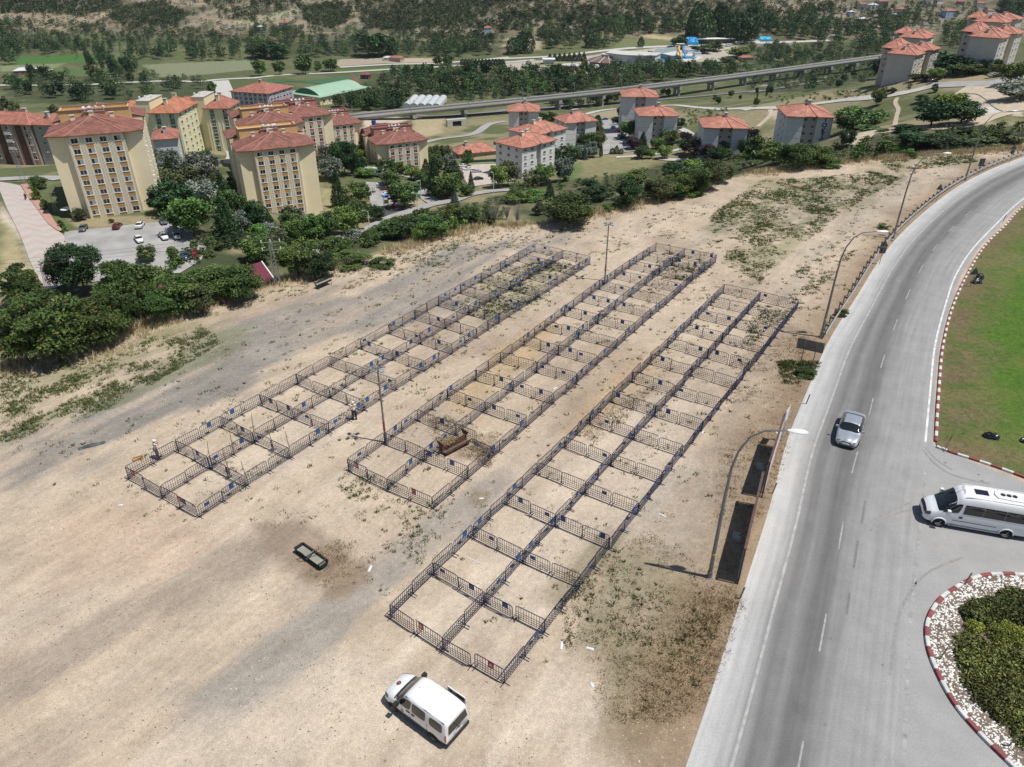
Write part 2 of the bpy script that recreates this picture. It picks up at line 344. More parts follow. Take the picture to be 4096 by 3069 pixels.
DARKP=[Z1([(1000,60),(1400,10),(1620,120),(1500,230),(1150,240),(950,160)]),Z1([(0,-40),(1100,-40),(1050,50),(700,150),(400,110),(0,120)]),Z1([(600,200),(1700,240),(2100,330),(2212,380),(1200,390),(650,300)]),Z1([(150,300),(800,260),(900,440),(200,470)]),Z1([(0,170),(180,180),(200,330),(0,560)]),
 Z2([(420,60),(860,20),(900,160),(700,260),(500,200)]),Z2([(860,-20),(2212,-20),(2100,160),(1600,240),(1000,250)]),Z2([(0,250),(700,260),(2212,300),(2212,480),(0,500)]),Z2([(1000,640),(2212,620),(2212,820),(1340,840),(1300,960),(740,960),(860,860)]),
 Z3([(0,60),(700,40),(1200,80),(1000,200),(0,200)]),Z3([(1200,0),(2212,0),(2212,400),(1500,300),(1200,220)]),Z3([(0,650),(640,660),(1250,570),(2212,560),(2212,650),(1000,770),(0,860)]),Z4([(0,150),(700,150),(1150,280),(1100,440),(1000,480),(300,560),(0,570),(0,420)]),Z4([(0,590),(1000,480),(1060,640),(500,740),(0,760)]),Z4([(700,0),(2212,-40),(2212,250),(1300,160)]),Z4([(1480,230),(1780,200),(1740,420),(1500,420)]),Z1([(20,700),(560,650),(1900,700),(1880,860),(700,900),(0,880)]),
 Z5([(200,1300),(600,1000),(1500,960),(2212,700),(2212,1100),(1500,1300),(900,1500),(300,1500)]),Z6([(0,700),(900,680),(1500,540),(2212,400),(2212,620),(1500,740),(700,1000),(0,1100)]),Z7([(0,330),(500,260),(1000,250),(1500,80),(2212,60),(2212,160),(1500,420),(500,620),(0,620)]),Z4([(0,1150),(1300,1060),(2212,1000),(2212,1180),(1300,1280),(0,1360)]),Z5([(1350,150),(1900,0),(2100,500),(1800,800),(1500,560)])]
for px in DARKP:
    wp=wpoly(px); bx=[p[0] for p in wp]; by=[p[1] for p in wp]; soft=7
    k=np.nonzero((x>min(bx)-soft*2)&(x<max(bx)+soft*2)&(y>min(by)-soft*2)&(y<max(by)+soft*2))[0]
    if len(k)==0: continue
    i_=in_poly(x[k],y[k],wp); d=seg_dist(x[k],y[k],wp)*np.where(i_,1,-1)+(n2[k]-.5)*soft*3
    w=np.clip(d/soft+.5,0,1)*(~ins[k])*np.clip(.35+1.3*(n4[k]*.5+n2[k]*.5-.3)*1.6,0,.92)*np.where(y[k]>1000,.55,1); col[k]=mixc(col[k],np.array((.055,.068,.033)),w)
# the lot itself
th=R(57); s_=x*math.cos(th)+y*math.sin(th); t_=-x*math.sin(th)+y*math.cos(th)
st1=fbm(s_/9,t_,1.1,4,31); st2=fbm(s_/5,t_,4.0,3,32); pn=fbm(x,y,7,5,33)
lot=np.tile(SOIL,(NV,1)); lot=mixc(lot,(.35,.27,.20),sst(pn,.48,.7)*.65); lot=mixc(lot,PALE,sst(st1,.52,.7)*.5)
lot=mixc(lot,(.38,.31,.245),sst(st2,.55,.75)*.5)
def area(lst, c, lot):
    for px,soft,st in lst:
        wp=[atz(u,v) for u,v in px]; i_=in_poly(x,y,wp); d=seg_dist(x,y,wp)*np.where(i_,1,-1)+(pn-.5)*soft*3+(st1-.5)*soft*2.5
        lot=mixc(lot,c,np.clip(d/soft+.5,0,1)*st)
    return lot
lot=area(PALEP,(.56,.475,.375),lot)
gm=area(GRAVEL,(1,1,1),np.zeros((NV,3)))[:,0]*(.45+.75*sst(st1,.3,.65)); gm=np.clip(gm,0,1)
lot=mixc(lot,(.25,.23,.205),gm*.92); 
CR=lambda p:[(a*1.6114,1536+b*1.6114) for a,b in p]
lot=area([(CR([(180,300),(330,270),(470,330),(480,430),(300,500),(150,450)]),2.5,.55)],(.50,.375,.275),lot)
lot=area([(CR([(0,740),(150,650),(300,570),(480,480),(640,380),(760,330),(700,420),(560,520),(400,610),(200,720),(60,820),(0,860)]),1.6,.75)],(.305,.25,.20),lot)
lot=area([(CR([(430,790),(560,700),(660,600),(760,560),(900,430),(1040,330),(1150,270),(1270,200),(1270,260),(1140,380),(1000,520),(880,640),(760,720),(600,790)]),1.6,.7)],(.27,.25,.225),lot)
lot=area([(CR([(0,130),(260,60),(560,-40),(760,-60),(640,20),(440,90),(200,190),(60,300),(0,310)]),2.2,.8)],(.235,.215,.19),lot)
lot=area([(CR([(640,350),(750,335),(920,420),(925,500),(840,535),(760,490),(700,470)]),.7,.8)],(.27,.205,.155),lot)
lot=area(BROWN,(.27,.20,.135),lot)
C2=lambda p:[(2048+a*1.6114,1536+b*1.6114) for a,b in p]
lot=area([(C2([(440,540),(560,500),(575,560),(525,680),(480,790),(380,850),(290,840),(330,740),(420,640)]),1.8,.5)],(.235,.165,.105),lot)
lot=area([(D2([(1030,880),(1130,800),(1230,700),(1180,690),(1080,760),(960,850),(1000,900),(1080,940)]),1.2,.6),(D2([(1240,900),(1340,800),(1430,740),(1400,800),(1300,880),(1200,960)]),1.2,.35)],(.44,.315,.17),lot)
lot=mixc(lot,(.40,.33,.19),np.clip(1-dE/5,0,1)*.6*sst(pn,.35,.6))
WEEDP=[(D2([(1530,470),(1640,390),(1760,385),(1880,370),(1945,385),(1850,440),(1720,540),(1640,610),(1560,570)]),3,.55),(D2([(0,800),(200,765),(430,700),(480,740),(330,830),(200,900),(0,960)]),3,.5),(D2([(1900,348),(2100,335),(2110,350),(1930,375)]),2,.5),(D2([(1220,1260),(1330,1190),(1480,1280),(1480,1480),(1330,1540)]),2,.3),(D2([(1040,600),(1180,560),(1260,575),(1180,640),(1060,690)]),2,.35)]
wm=area(WEEDP,(1,1,1),np.zeros((NV,3)))[:,0]*np.clip((fbm(x,y,2.5,4,61)*.5+st1*.5-.38)*6,0,1); lot=mixc(lot,(.17,.18,.075),wm)
col=np.where(ins[:,None],lot,col)
# verge by the road is dry and brown
RL=[atz(u*1.8526,v*1.8526) for u,v in [(1480,1657),(1540,1480),(1600,1290),(1660,1100),(1700,950),(1740,850),(1790,735),(1850,640),(1900,560),(1960,490),(2050,415),(2130,370),(2211,340)]]
dR=seg_dist(x,y,RL,False); col=mixc(col,(.24,.17,.105),ins*np.clip(1.35-dR/(2.2+pn*3),0,1)*.8)
idx=np.arange(len(yy)*NC).reshape(len(yy),NC); Fq=np.stack([idx[:-1,:-1],idx[:-1,1:],idx[1:,1:],idx[1:,:-1]],-1).reshape(-1,4)
def ground_mat():
    m=bpy.data.materials.new('ground'); m.use_nodes=True; t=m.node_tree; L=t.links; p=t.nodes['Principled BSDF']
    p.inputs['Roughness'].default_value=.95; p.inputs['Specular IOR Level'].default_value=.15
    at_=t.nodes.new('ShaderNodeAttribute'); at_.attribute_name='Col'; g=t.nodes.new('ShaderNodeAttribute'); g.attribute_name='Mask'
    sp=t.nodes.new('ShaderNodeSeparateColor'); L.new(g.outputs['Color'],sp.inputs[0])
    tc=t.nodes.new('ShaderNodeTexCoord')
    def noise(sc,det=5,rough=.6,vec=None):
        n=t.nodes.new('ShaderNodeTexNoise'); n.inputs['Scale'].default_value=sc; n.inputs['Detail'].default_value=det; n.inputs['Roughness'].default_value=rough
        L.new(vec or tc.outputs['Object'],n.inputs['Vector']); return n.outputs[0]
    def mr(v,a,b,c,d):
        n=t.nodes.new('ShaderNodeMapRange'); n.inputs[1].default_value=a; n.inputs[2].default_value=b; n.inputs[3].default_value=c; n.inputs[4].default_value=d; L.new(v,n.inputs[0]); return n.outputs[0]
    def mul(a,b,op='MULTIPLY'):
        n=t.nodes.new('ShaderNodeMath'); n.operation=op; L.new(a,n.inputs[0])
        if hasattr(b,'links'): L.new(b,n.inputs[1])
        else: n.inputs[1].default_value=b
        return n.outputs[0]
    m0=t.nodes.new('ShaderNodeMapping'); m0.inputs['Rotation'].default_value=(0,0,-R(57))
    wn=t.nodes.new('ShaderNodeTexNoise'); wn.inputs['Scale'].default_value=.045; wn.inputs['Detail'].default_value=1; L.new(tc.outputs['Object'],wn.inputs['Vector'])
    ws=t.nodes.new('ShaderNodeVectorMath'); ws.operation='SCALE'; ws.inputs['Scale'].default_value=14; L.new(wn.outputs['Color'],ws.inputs[0]); wa=t.nodes.new('ShaderNodeVectorMath'); wa.operation='ADD'; L.new(tc.outputs['Object'],wa.inputs[0]); L.new(ws.outputs[0],wa.inputs[1]); L.new(wa.outputs[0],m0.inputs[0])
    mp=t.nodes.new('ShaderNodeMapping'); mp.inputs['Scale'].default_value=(.05,1,1); L.new(m0.outputs[0],mp.inputs[0])
    a=mr(noise(.28,7,.7),.3,.7,.80,1.16); b=mr(noise(3.2,6,.75),.3,.7,.80,1.18); c=mr(noise(1.9,5,.75,mp.outputs[0]),.32,.68,.90,1.09)
    e=mr(noise(13,5,.85),.34,.66,.66,1.28)
    vo=t.nodes.new('ShaderNodeTexVoronoi'); vo.inputs['Scale'].default_value=5.5; L.new(tc.outputs['Object'],vo.inputs['Vector'])
    stn=mr(vo.outputs['Distance'],.05,.16,1.0,0.0)
    vc=t.nodes.new('ShaderNodeSeparateColor'); L.new(vo.outputs['Color'],vc.inputs[0]); pick=mr(vc.outputs[0],.72,.75,0,1)
    v=mul(mul(mul(a,b),c),e)
    sc=t.nodes.new('ShaderNodeVectorMath'); sc.operation='SCALE'; L.new(at_.outputs['Color'],sc.inputs[0]); L.new(v,sc.inputs['Scale'])
    mx=t.nodes.new('ShaderNodeMix'); mx.data_type='RGBA'; L.new(mul(mul(stn,pick),sp.outputs[0]),mx.inputs[0]); L.new(sc.outputs[0],mx.inputs[6]); mx.inputs[7].default_value=(.66,.63,.58,1)
    L.new(mx.outputs[2],p.inputs['Base Color'])
    bp=t.nodes.new('ShaderNodeBump'); bp.inputs['Strength'].default_value=.55; bp.inputs['Distance'].default_value=.06; L.new(noise(5,8,.75),bp.inputs['Height']); L.new(bp.outputs[0],p.inputs['Normal'])
    return m
mask=np.zeros((NV,3)); mask[:,0]=ins*(.30+.5*gm); GM=ground_mat()
me=np_mesh('ground',np.stack([x,y,z],1),Fq,GM,True,{'Col':col,'Mask':mask})
ground=link(bpy.data.objects.new('ground',me)); tag(ground,kind='structure')
# ================= ribbons: roads, paths, kerbs =================
def catmull(pts,n):
    pts=[Vector(p) for p in pts]; P_=[pts[0]*2-pts[1]]+pts+[pts[-1]*2-pts[-2]]; out=[]
    for i in range(1,len(P_)-2):
        for k in range(n):
            t=k/n; a,b,c,d=P_[i-1:i+3]; out.append(.5*((2*b)+(c-a)*t+(2*a-5*b+4*c-d)*t*t+(3*b-a-3*c+d)*t*t*t))
    out.append(pts[-1]); return out
def resample(pts,n):
    pts=[Vector(p) for p in pts]; l=[0]
    for a,b in zip(pts,pts[1:]): l.append(l[-1]+(b-a).length)
    out=[]; j=0
    for k in range(n):
        s=l[-1]*k/(n-1)
        while j<len(l)-2 and l[j+1]<s: j+=1
        f=(s-l[j])/max(l[j+1]-l[j],1e-9); out.append(pts[j].lerp(pts[j+1],min(max(f,0),1)))
    return out,l[-1]
def ribbon(name,A,B,mt,lift=.004,n=120,m=12,flat=False,kind='structure',parent=None):
    A,la=resample(A,n); B,lb=resample(B,n); V=[];UV=[];ll=(la+lb)/2
    for i in range(n):
        for j in range(m+1):
            q=A[i].lerp(B[i],j/m); V.append((q.x,q.y,0)); UV.append((j/m,ll*i/(n-1)))
    V=np.array(V); V[:,2]=(0 if flat else terr(V[:,0],V[:,1]))+lift
    ix=np.arange(n*(m+1)).reshape(n,m+1); Fq=np.stack([ix[:-1,:-1],ix[:-1,1:],ix[1:,1:],ix[1:,:-1]],-1).reshape(-1,4)
    me=np_mesh(name,V,Fq,mt,True,uv=UV); o=link(bpy.data.objects.new(name,me),parent)
    if kind: tag(o,kind=kind)
    b=bmesh.new(); b.from_mesh(me); bmesh.ops.recalc_face_normals(b,faces=b.faces)
    if sum(f.normal.z for f in b.faces)<0: bmesh.ops.reverse_faces(b,faces=b.faces)
    b.to_mesh(me); b.free(); return o
def offset_line(pts,w):
    pts=[Vector(p) for p in pts]; A=[];B=[]
    for i,p in enumerate(pts):
        d=(pts[min(i+1,len(pts)-1)]-pts[max(i-1,0)]); d.z=0; d.normalize(); nrm=Vector((-d.y,d.x,0)); A.append(p+nrm*w/2); B.append(p-nrm*w/2)
    return A,B
def road_px(name,px,w,mt,lift=.22,n=80,m=4):
    pts=catmull([Vector(p) for p in at_many([a for a,_ in px],[b for _,b in px])],6); A,B=offset_line(pts,w); return ribbon(name,A,B,mt,lift,n,m)
def patch_px(name,A,B,mt,lift=.2,n=40,m=30):
    return ribbon(name,[Vector(p) for p in at_many(*zip(*A))],[Vector(p) for p in at_many(*zip(*B))],mt,lift,n,m)
def asphalt_mat(name,bands,base,fine=1.0):
    """bands: (position across 0..1, colour) read along the strip's own width"""
    m=bpy.data.materials.new(name); m.use_nodes=True; t=m.node_tree; L=t.links; p=t.nodes['Principled BSDF']
    p.inputs['Roughness'].default_value=.85; p.inputs['Specular IOR Level'].default_value=.25
    tc=t.nodes.new('ShaderNodeTexCoord'); sx=t.nodes.new('ShaderNodeSeparateXYZ'); L.new(tc.outputs['UV'],sx.inputs[0])
    nz=t.nodes.new('ShaderNodeTexNoise'); nz.inputs['Scale'].default_value=.25; nz.inputs['Detail'].default_value=4; L.new(tc.outputs['Object'],nz.inputs['Vector'])
    off=t.nodes.new('ShaderNodeMath'); off.operation='MULTIPLY_ADD'; L.new(nz.outputs[0],off.inputs[0]); off.inputs[1].default_value=.05; L.new(sx.outputs[0],off.inputs[2])
    o2=t.nodes.new('ShaderNodeMath'); o2.operation='SUBTRACT'; L.new(off.outputs[0],o2.inputs[0]); o2.inputs[1].default_value=.025
    cr=t.nodes.new('ShaderNodeValToRGB'); L.new(o2.outputs[0],cr.inputs[0]); e=cr.color_ramp.elements; cr.color_ramp.interpolation='B_SPLINE' if False else 'EASE'
    while len(e)>1: e.remove(e[0])
    e[0].position=bands[0][0]; e[0].color=(*bands[0][1],1)
    for pos,c in bands[1:]: q=e.new(pos); q.color=(*c,1)
    mp=t.nodes.new('ShaderNodeMapping'); mp.inputs['Scale'].default_value=(28,.09,1); L.new(tc.outputs['UV'],mp.inputs[0])
    s1=t.nodes.new('ShaderNodeTexNoise'); s1.inputs['Scale'].default_value=1; s1.inputs['Detail'].default_value=5; L.new(mp.outputs[0],s1.inputs['Vector'])
    f1=t.nodes.new('ShaderNodeTexNoise'); f1.inputs['Scale'].default_value=11; f1.inputs['Detail'].default_value=6; f1.inputs['Roughness'].default_value=.8; L.new(tc.outputs['Object'],f1.inputs['Vector'])
    f2=t.nodes.new('ShaderNodeTexNoise'); f2.inputs['Scale'].default_value=.5; f2.inputs['Detail'].default_value=6; f2.inputs['Roughness'].default_value=.7; L.new(tc.outputs['Object'],f2.inputs['Vector'])
    def mr(v,c,d,a=.3,b=.7):
        n=t.nodes.new('ShaderNodeMapRange'); n.inputs[1].default_value=a; n.inputs[2].default_value=b; n.inputs[3].default_value=c; n.inputs[4].default_value=d; L.new(v,n.inputs[0]); return n.outputs[0]
    def mul(a,b): n=t.nodes.new('ShaderNodeMath'); n.operation='MULTIPLY'; L.new(a,n.inputs[0]); L.new(b,n.inputs[1]); return n.outputs[0]
    v=mul(mul(mr(s1.outputs[0],.88,1.1),mr(f1.outputs[0],1-.18*fine,1+.18*fine)),mr(f2.outputs[0],.9,1.1))
    sc=t.nodes.new('ShaderNodeVectorMath'); sc.operation='SCALE'; L.new(cr.outputs[0],sc.inputs[0]); L.new(v,sc.inputs['Scale']); L.new(sc.outputs[0],p.inputs['Base Color'])
    bp=t.nodes.new('ShaderNodeBump'); bp.inputs['Strength'].default_value=.3; bp.inputs['Distance'].default_value=.02; L.new(f1.outputs[0],bp.inputs['Height']); L.new(bp.outputs[0],p.inputs['Normal'])
    return m
V2=lambda p: Vector((p[0],p[1],0))
LP=D2([(1475,1672),(1540,1480),(1600,1290),(1660,1100),(1700,950),(1740,850),(1790,735),(1850,640),(1900,560),(1960,490),(2050,415),(2130,370),(2211,338)])
RP=D2([(1945,1672),(1955,1480),(1968,1290),(1985,1100),(2012,960),(2019,850),(2030,740),(2058,640),(2078,590),(2110,540),(2160,486),(2211,437),(2300,372)])
roadL=catmull([V2(atz(*p)) for p in LP],8); roadR=catmull([V2(atz(*p)) for p in RP],8)
def ext(line,a,b):
    l=[line[0]+(line[0]-line[3]).normalized()*a]+line; return l+[line[-1]+(line[-1]-line[-4]).normalized()*b]
roadL=ext(roadL,30,60); roadR=ext(roadR,30,40)
g=lambda v:(v,v*.985,v*.955)
road_m=asphalt_mat('road_asphalt',[(0,g(.46)),(.09,g(.42)),(.16,g(.34)),(.22,g(.24)),(.29,g(.165)),(.36,g(.205)),(.43,g(.14)),(.50,g(.15)),(.58,g(.22)),(.68,g(.27)),(.8,g(.28)),(1,g(.31))],0)
jun_m=asphalt_mat('junction_asphalt',[(0,g(.315)),(1,g(.315))],0)
ribbon('road',roadL,roadR,road_m,.012,260,24,flat=True)
J=MB(); JP=[V2(atz(*p)) for p in D2([(1930,1700),(1960,1290),(1985,1050),(2010,950),(2020,965),(2211,1042),(2400,1110),(2600,1180),(2600,1700)])]
J.prism([(p.x,p.y) for p in JP],-.3,.006); tag(J.obj('junction_asphalt',jun_m),kind='structure')
def along(A,B,f):
    A,_=resample(A,200); B,_=resample(B,200); return [a.lerp(b,f(i/199) if callable(f) else f) for i,(a,b) in enumerate(zip(A,B))]
paint=mat('road_paint',(.62,.62,.59),.7,var=.25,scale=1.5)
paint_faded=mat('faded_road_paint',(.35,.345,.33),.8,var=.25,scale=2)
def line_mark(name,pts,w,mt,s0=0,s1=1,dash=None):
    pts=[Vector((p.x,p.y,0)) for p in pts]; q,l=resample(pts,max(8,int(400)))
    segs=[]
    if dash is None: segs=[(s0*l,s1*l)]
    else:
        s=s0*l
        while s<s1*l: segs.append((s,min(s+dash[0],s1*l))); s+=sum(dash)
    m=MB()
    for a,b in segs:
        sub=[q[min(399,int(round((a+(b-a)*k/8)/l*399)))] for k in range(9)] if dash else q[int(s0*399):int(s1*399)+1]
        if dash:
            k=lambda s: q[min(398,int(s/l*399))].lerp(q[min(399,int(s/l*399)+1)],(s/l*399)%1)
            sub=[k(a+(b-a)*i/4) for i in range(5)]
        A,B=offset_line(sub,w)
        for i in range(len(A)-1): m.quad((A[i].x,A[i].y,.018),(A[i+1].x,A[i+1].y,.018),(B[i+1].x,B[i+1].y,.018),(B[i].x,B[i].y,.018))
    o=m.obj(name,mt); tag(o,kind='structure'); return o
line_mark('road_edge_line',along(roadL,roadR,.21),.16,paint_faded,.02,.98)
rr=[V2(atz(*p)) for p in D2([(1998,955),(2008,850),(2020,740),(2047,640),(2066,590),(2098,540),(2149,486),(2200,437),(2290,372)])]
line_mark('road_edge_line',catmull(rr,6),.16,paint,0,1)
line_mark('lane_dash_line',along(roadL,roadR,.52),.1,mat('worn_lane_paint',(.30,.296,.286),.8,var=.3,scale=2),.05,.62,(3,6))
dl=[V2(atz(*p)) for p in D2([(1997,1010),(1975,1260),(1966,1330),(1958,1480),(1950,1680)])]
line_mark('junction_dash_line',catmull(dl,6),.2,MATS['worn_lane_paint'],0,1,(1.0,.75))
old=mat('old_dark_mark',(.17,.168,.16),.85,var=.2)
for q in ([(3461,2004),(3446,2094)],[(3432,2164),(3415,2272)],[(3398,2373),(3386,2460)]): line_mark('dark_lane_mark',catmull([V2(atz(*p)) for p in q],4),.13,old)
tm=mat('tyre_mark',(.255,.25,.24),.85,var=.15)
for q in ([(3476,2128),(3540,2075),(3620,2045),(3665,2035)],[(3450,2105),(3520,2068),(3600,2030),(3640,2012)],[(3690,1800),(3735,1850),(3790,1890),(3860,1915),(3960,1935)],[(3700,1790),(3750,1842),(3810,1880)],[(3560,2700),(3600,2450),(3700,2300),(3850,2230)]): line_mark('tyre_mark',catmull([V2(atz(*p)) for p in q],5),.16,tm)
m=MB()
for u,v,r_ in ((3253,1763,.09),(3404,1930,.11),(3387,2003,.1),(3374,2083,.08),(3275,2185,.16),(3284,2178,.12),(3262,2265,.1),(3930,1927,.18),(3915,1900,.1),(3780,1852,.14),(3322,2556,.12),(3530,2660,.1),(3600,1700,.08),(3300,2900,.12)):
    x_,y_=atz(u,v); m.prism([(x_+r_*.8*math.cos(k*.7)*(1+.2*math.sin(k*2.3)),y_+r_*.8*math.sin(k*.7)) for k in range(9)],.013,.0165)
tag(m.obj('oil_spots',mat('oil_stain',(.17,.168,.163),.6,var=.3)),kind='structure')
# ================= neighbourhood streets =================
str_m=mat('street_asphalt',(.34,.33,.31),.9,var=.14,scale=.3,bump=.2); par_m=mat('parking_asphalt',(.33,.32,.305),.9,var=.2,scale=.2,bump=.2)
conc=mat('concrete',(.47,.45,.41),.85,var=.12,scale=.6); pave=mat('pavement',(.46,.41,.36),.9,var=.15,scale=.5)
def paver_mat():
    m=bpy.data.materials.new('zigzag_pavers'); m.use_nodes=True; t=m.node_tree; L=t.links; p=t.nodes['Principled BSDF']; p.inputs['Roughness'].default_value=.9
    tc=t.nodes.new('ShaderNodeTexCoord'); sx=t.nodes.new('ShaderNodeSeparateXYZ'); L.new(tc.outputs['UV'],sx.inputs[0])
    M=lambda op,a,b: (lambda n:(setattr(n,'operation',op),[L.new(v,n.inputs[i]) if hasattr(v,'links') else setattr(n.inputs[i],'default_value',v) for i,v in enumerate((a,b))],n.outputs[0])[2])(t.nodes.new('ShaderNodeMath'))
    zig=M('MULTIPLY',M('PINGPONG',M('MULTIPLY',sx.outputs[0],3.2),1.0),3.2)
    w=M('FRACT',M('DIVIDE',M('ADD',sx.outputs[1],zig),5.5),0); s=M('GREATER_THAN',w,.5)
    n=t.nodes.new('ShaderNodeTexNoise'); n.inputs['Scale'].default_value=.12; n.inputs['Detail'].default_value=5; L.new(tc.outputs['Object'],n.inputs['Vector'])
    r=t.nodes.new('ShaderNodeMapRange'); r.inputs[1].default_value=.42; r.inputs[2].default_value=.62; L.new(n.outputs[0],r.inputs[0])
    s2=M('MULTIPLY',s,M('SUBTRACT',1.0,M('MULTIPLY',r.outputs[0],.8)))
    mx=t.nodes.new('ShaderNodeMix'); mx.data_type='RGBA'; L.new(s2,mx.inputs[0]); mx.inputs[6].default_value=(.43,.40,.36,1); mx.inputs[7].default_value=(.43,.335,.30,1); L.new(mx.outputs[2],p.inputs['Base Color']); return m
zig=paver_mat(); redpave=mat('red_pavers',(.42,.24,.19),.9,var=.15,scale=2)
patch_px('sloping_paver_street',Z5([(-160,150),(0,250),(60,400),(180,640),(260,860),(330,1000),(400,1120)]),Z5([(180,205),(230,290),(330,420),(430,540),(560,640),(560,760),(560,1060)]),zig,.25,60,16)
patch_px('pavement',Z5([(182,200),(232,290),(330,420),(420,540),(500,600)]),Z5([(240,195),(300,290),(400,400),(490,540),(560,610)]),redpave,.45,30,4)
patch_px('parking_lot',Z5([(560,600),(555,680),(552,800),(548,920),(560,1040),(800,1040)]),Z5([(1400,520),(1560,560),(1700,650),(1780,740),(1740,850),(1560,960)]),par_m,.22,50,40)
road_px('street',Z5([(-300,155),(0,150),(200,140),(420,135),(540,150)]),7,str_m,.3)
road_px('street',Z6([(560,960),(760,800),(960,720),(1200,600),(1400,530),(1600,470),(1760,440),(1900,390),(2100,360),(2250,350)]),6.2,str_m,.35)
road_px('street',Z6([(1640,480),(1540,420),(1480,340),(1500,280),(1380,230),(1200,210),(1000,215),(840,210)]),5.5,str_m,.3)
patch_px('parking_lot',Z6([(1000,280),(1030,360),(1040,460),(1060,530)]),Z6([(1240,290),(1260,350),(1300,440),(1240,520)]),par_m,.22,16,16)
patch_px('playground_floor',Z6([(1050,490),(1100,590)]),Z6([(1340,490),(1330,540)]),mat('rubber_floor',(.07,.065,.07),.9),.34,14,14)
patch_px('parking_lot',Z2([(1790,1430),(1830,1520),(1900,1620)]),Z2([(2120,1420),(2160,1480),(2300,1560)]),pave,.25,20,20)
patch_px('street',Z3([(870,1030),(880,1180),(890,1340)]),Z3([(1000,1030),(1080,1130),(1230,1300)]),par_m,.25,30,16)
road_px('pavement',Z3([(1000,1362),(1300,1340),(1560,1290),(1700,1240),(1660,1170),(1530,1100)]),3.5,conc,.25)
road_px('pavement',Z3([(1380,1375),(1500,1385),(1620,1380)]),5,conc,.3)
road_px('street',Z2([(980,1375),(1560,1220),(1900,1170),(2060,1080),(2212,1050)]),6,str_m,.3)
# kerbed hillside road climbing to the blocks on the right
hill_road=Z3([(700,1000),(860,960),(1000,945),(1300,930),(1400,915),(1560,915),(1760,935),(1980,945),(2160,945)])+Z4([(0,885),(270,875),(640,830),(980,795),(1250,755),(1440,712)])
road_px('hillside_road',hill_road,6,conc,.3,140)
road_px('street',Z4([(1440,700),(1600,690),(1900,680),(2010,670),(2120,640),(2260,600)]),9,str_m,.3)
road_px('valley_road',Z1([(-200,740),(700,735),(1340,705),(1700,708),(1900,690),(2212,675)])+Z2([(0,680),(300,650),(760,630),(1260,600),(1560,585),(2100,545)])+Z3([(0,545),(300,520)]),9,conc,.4,160)
road_px('valley_road',Z2([(780,585),(1200,560),(1640,548),(2212,500)])+Z3([(0,510),(260,500),(560,480),(1000,430),(1400,405),(1900,390),(2212,350)])+Z4([(60,350),(400,340),(640,330)]),8,conc,.4,160)
road_px('street',Z1([(1900,700),(1950,840),(1960,900)]),16,conc,.35,20)
road_px('dirt_track',Z3([(330,960),(620,900),(820,905)]),8,mat('ballast',(.20,.19,.19),.95,var=.2,scale=.8),.3,20)
road_px('railway_bed',Z2([(950,1000),(1400,1000),(1600,1010),(2212,960)])+Z3([(0,955),(360,940),(800,905)])+Z3([(1500,855),(2212,790)])+Z4([(0,755),(260,715),(640,650)]),6,MATS['ballast'],.5,160)
for q in (Z5([(2080,0),(2080,120),(1960,260),(1900,420)]),Z1([(1930,1280),(1990,1340),(1960,1420)])): road_px('pavement',q,3,pave,.3,20)
dirt=mat('pale_dirt',(.47,.39,.29),.95,var=.15,scale=.4,bump=.3)
road_px('dirt_track',Z4([(860,1178),(900,1120),(970,1080),(1100,1065),(1400,1042),(1600,1035),(1780,1010),(1920,960),(2060,920)]),6.5,dirt,.25)
road_px('dirt_track',Z4([(1700,735),(1850,725),(2000,735),(2100,790),(2180,860),(2260,900)]),15,dirt,.22)
road_px('footpath',Z4([(1192,795),(1176,835),(1200,890),(1185,950),(1172,1025)]),1.6,dirt,.2)
road_px('dirt_track',Z4([(160,890),(170,930),(120,980),(60,1030)]),2.5,dirt,.2,20)
# ================= buildings =================
def tile_mat(name,c,c2):
    m=bpy.data.materials.new(name); m.use_nodes=True; t=m.node_tree; L=t.links; p=t.nodes['Principled BSDF']; p.inputs['Roughness'].default_value=.8
    tc=t.nodes.new('ShaderNodeTexCoord'); b=t.nodes.new('ShaderNodeTexBrick'); b.inputs['Scale'].default_value=1.0; b.inputs['Mortar Size'].default_value=.03
    b.inputs['Brick Width'].default_value=.9; b.inputs['Row Height'].default_value=.42; b.inputs['Color1'].default_value=(*c,1); b.inputs['Color2'].default_value=(*c2,1); b.inputs['Mortar'].default_value=(c[0]*.55,c[1]*.5,c[2]*.5,1)
    L.new(tc.outputs['Object'],b.inputs['Vector'])
    n=t.nodes.new('ShaderNodeTexNoise'); n.inputs['Scale'].default_value=.45; n.inputs['Detail'].default_value=7; n.inputs['Roughness'].default_value=.7; L.new(tc.outputs['Object'],n.inputs['Vector'])
    r=t.nodes.new('ShaderNodeMapRange'); r.inputs[1].default_value=.35; r.inputs[2].default_value=.65; r.inputs[3].default_value=.6; r.inputs[4].default_value=1.22; L.new(n.outputs[0],r.inputs[0])
    s=t.nodes.new('ShaderNodeVectorMath'); s.operation='SCALE'; L.new(b.outputs[0],s.inputs[0]); L.new(r.outputs[0],s.inputs['Scale']); L.new(s.outputs[0],p.inputs['Base Color'])
    MATS[name]=m; return m
tile_dark=tile_mat('weathered_roof_tiles',(.29,.115,.082),(.20,.085,.068)); tile_orange=tile_mat('orange_roof_tiles',(.50,.20,.11),(.42,.165,.09)); tile_salmon=tile_mat('salmon_roof_tiles',(.50,.215,.15),(.43,.18,.125)); tile_red=tile_mat('red_roof_tiles',(.42,.17,.12),(.34,.13,.09))
cream=mat('cream_render',(.85,.73,.50),.85,var=.05,scale=.25); mustard=mat('mustard_render',(.60,.41,.19),.85,var=.06,scale=.4); yellow=mat('pale_yellow_render',(.78,.73,.46),.85,var=.05)
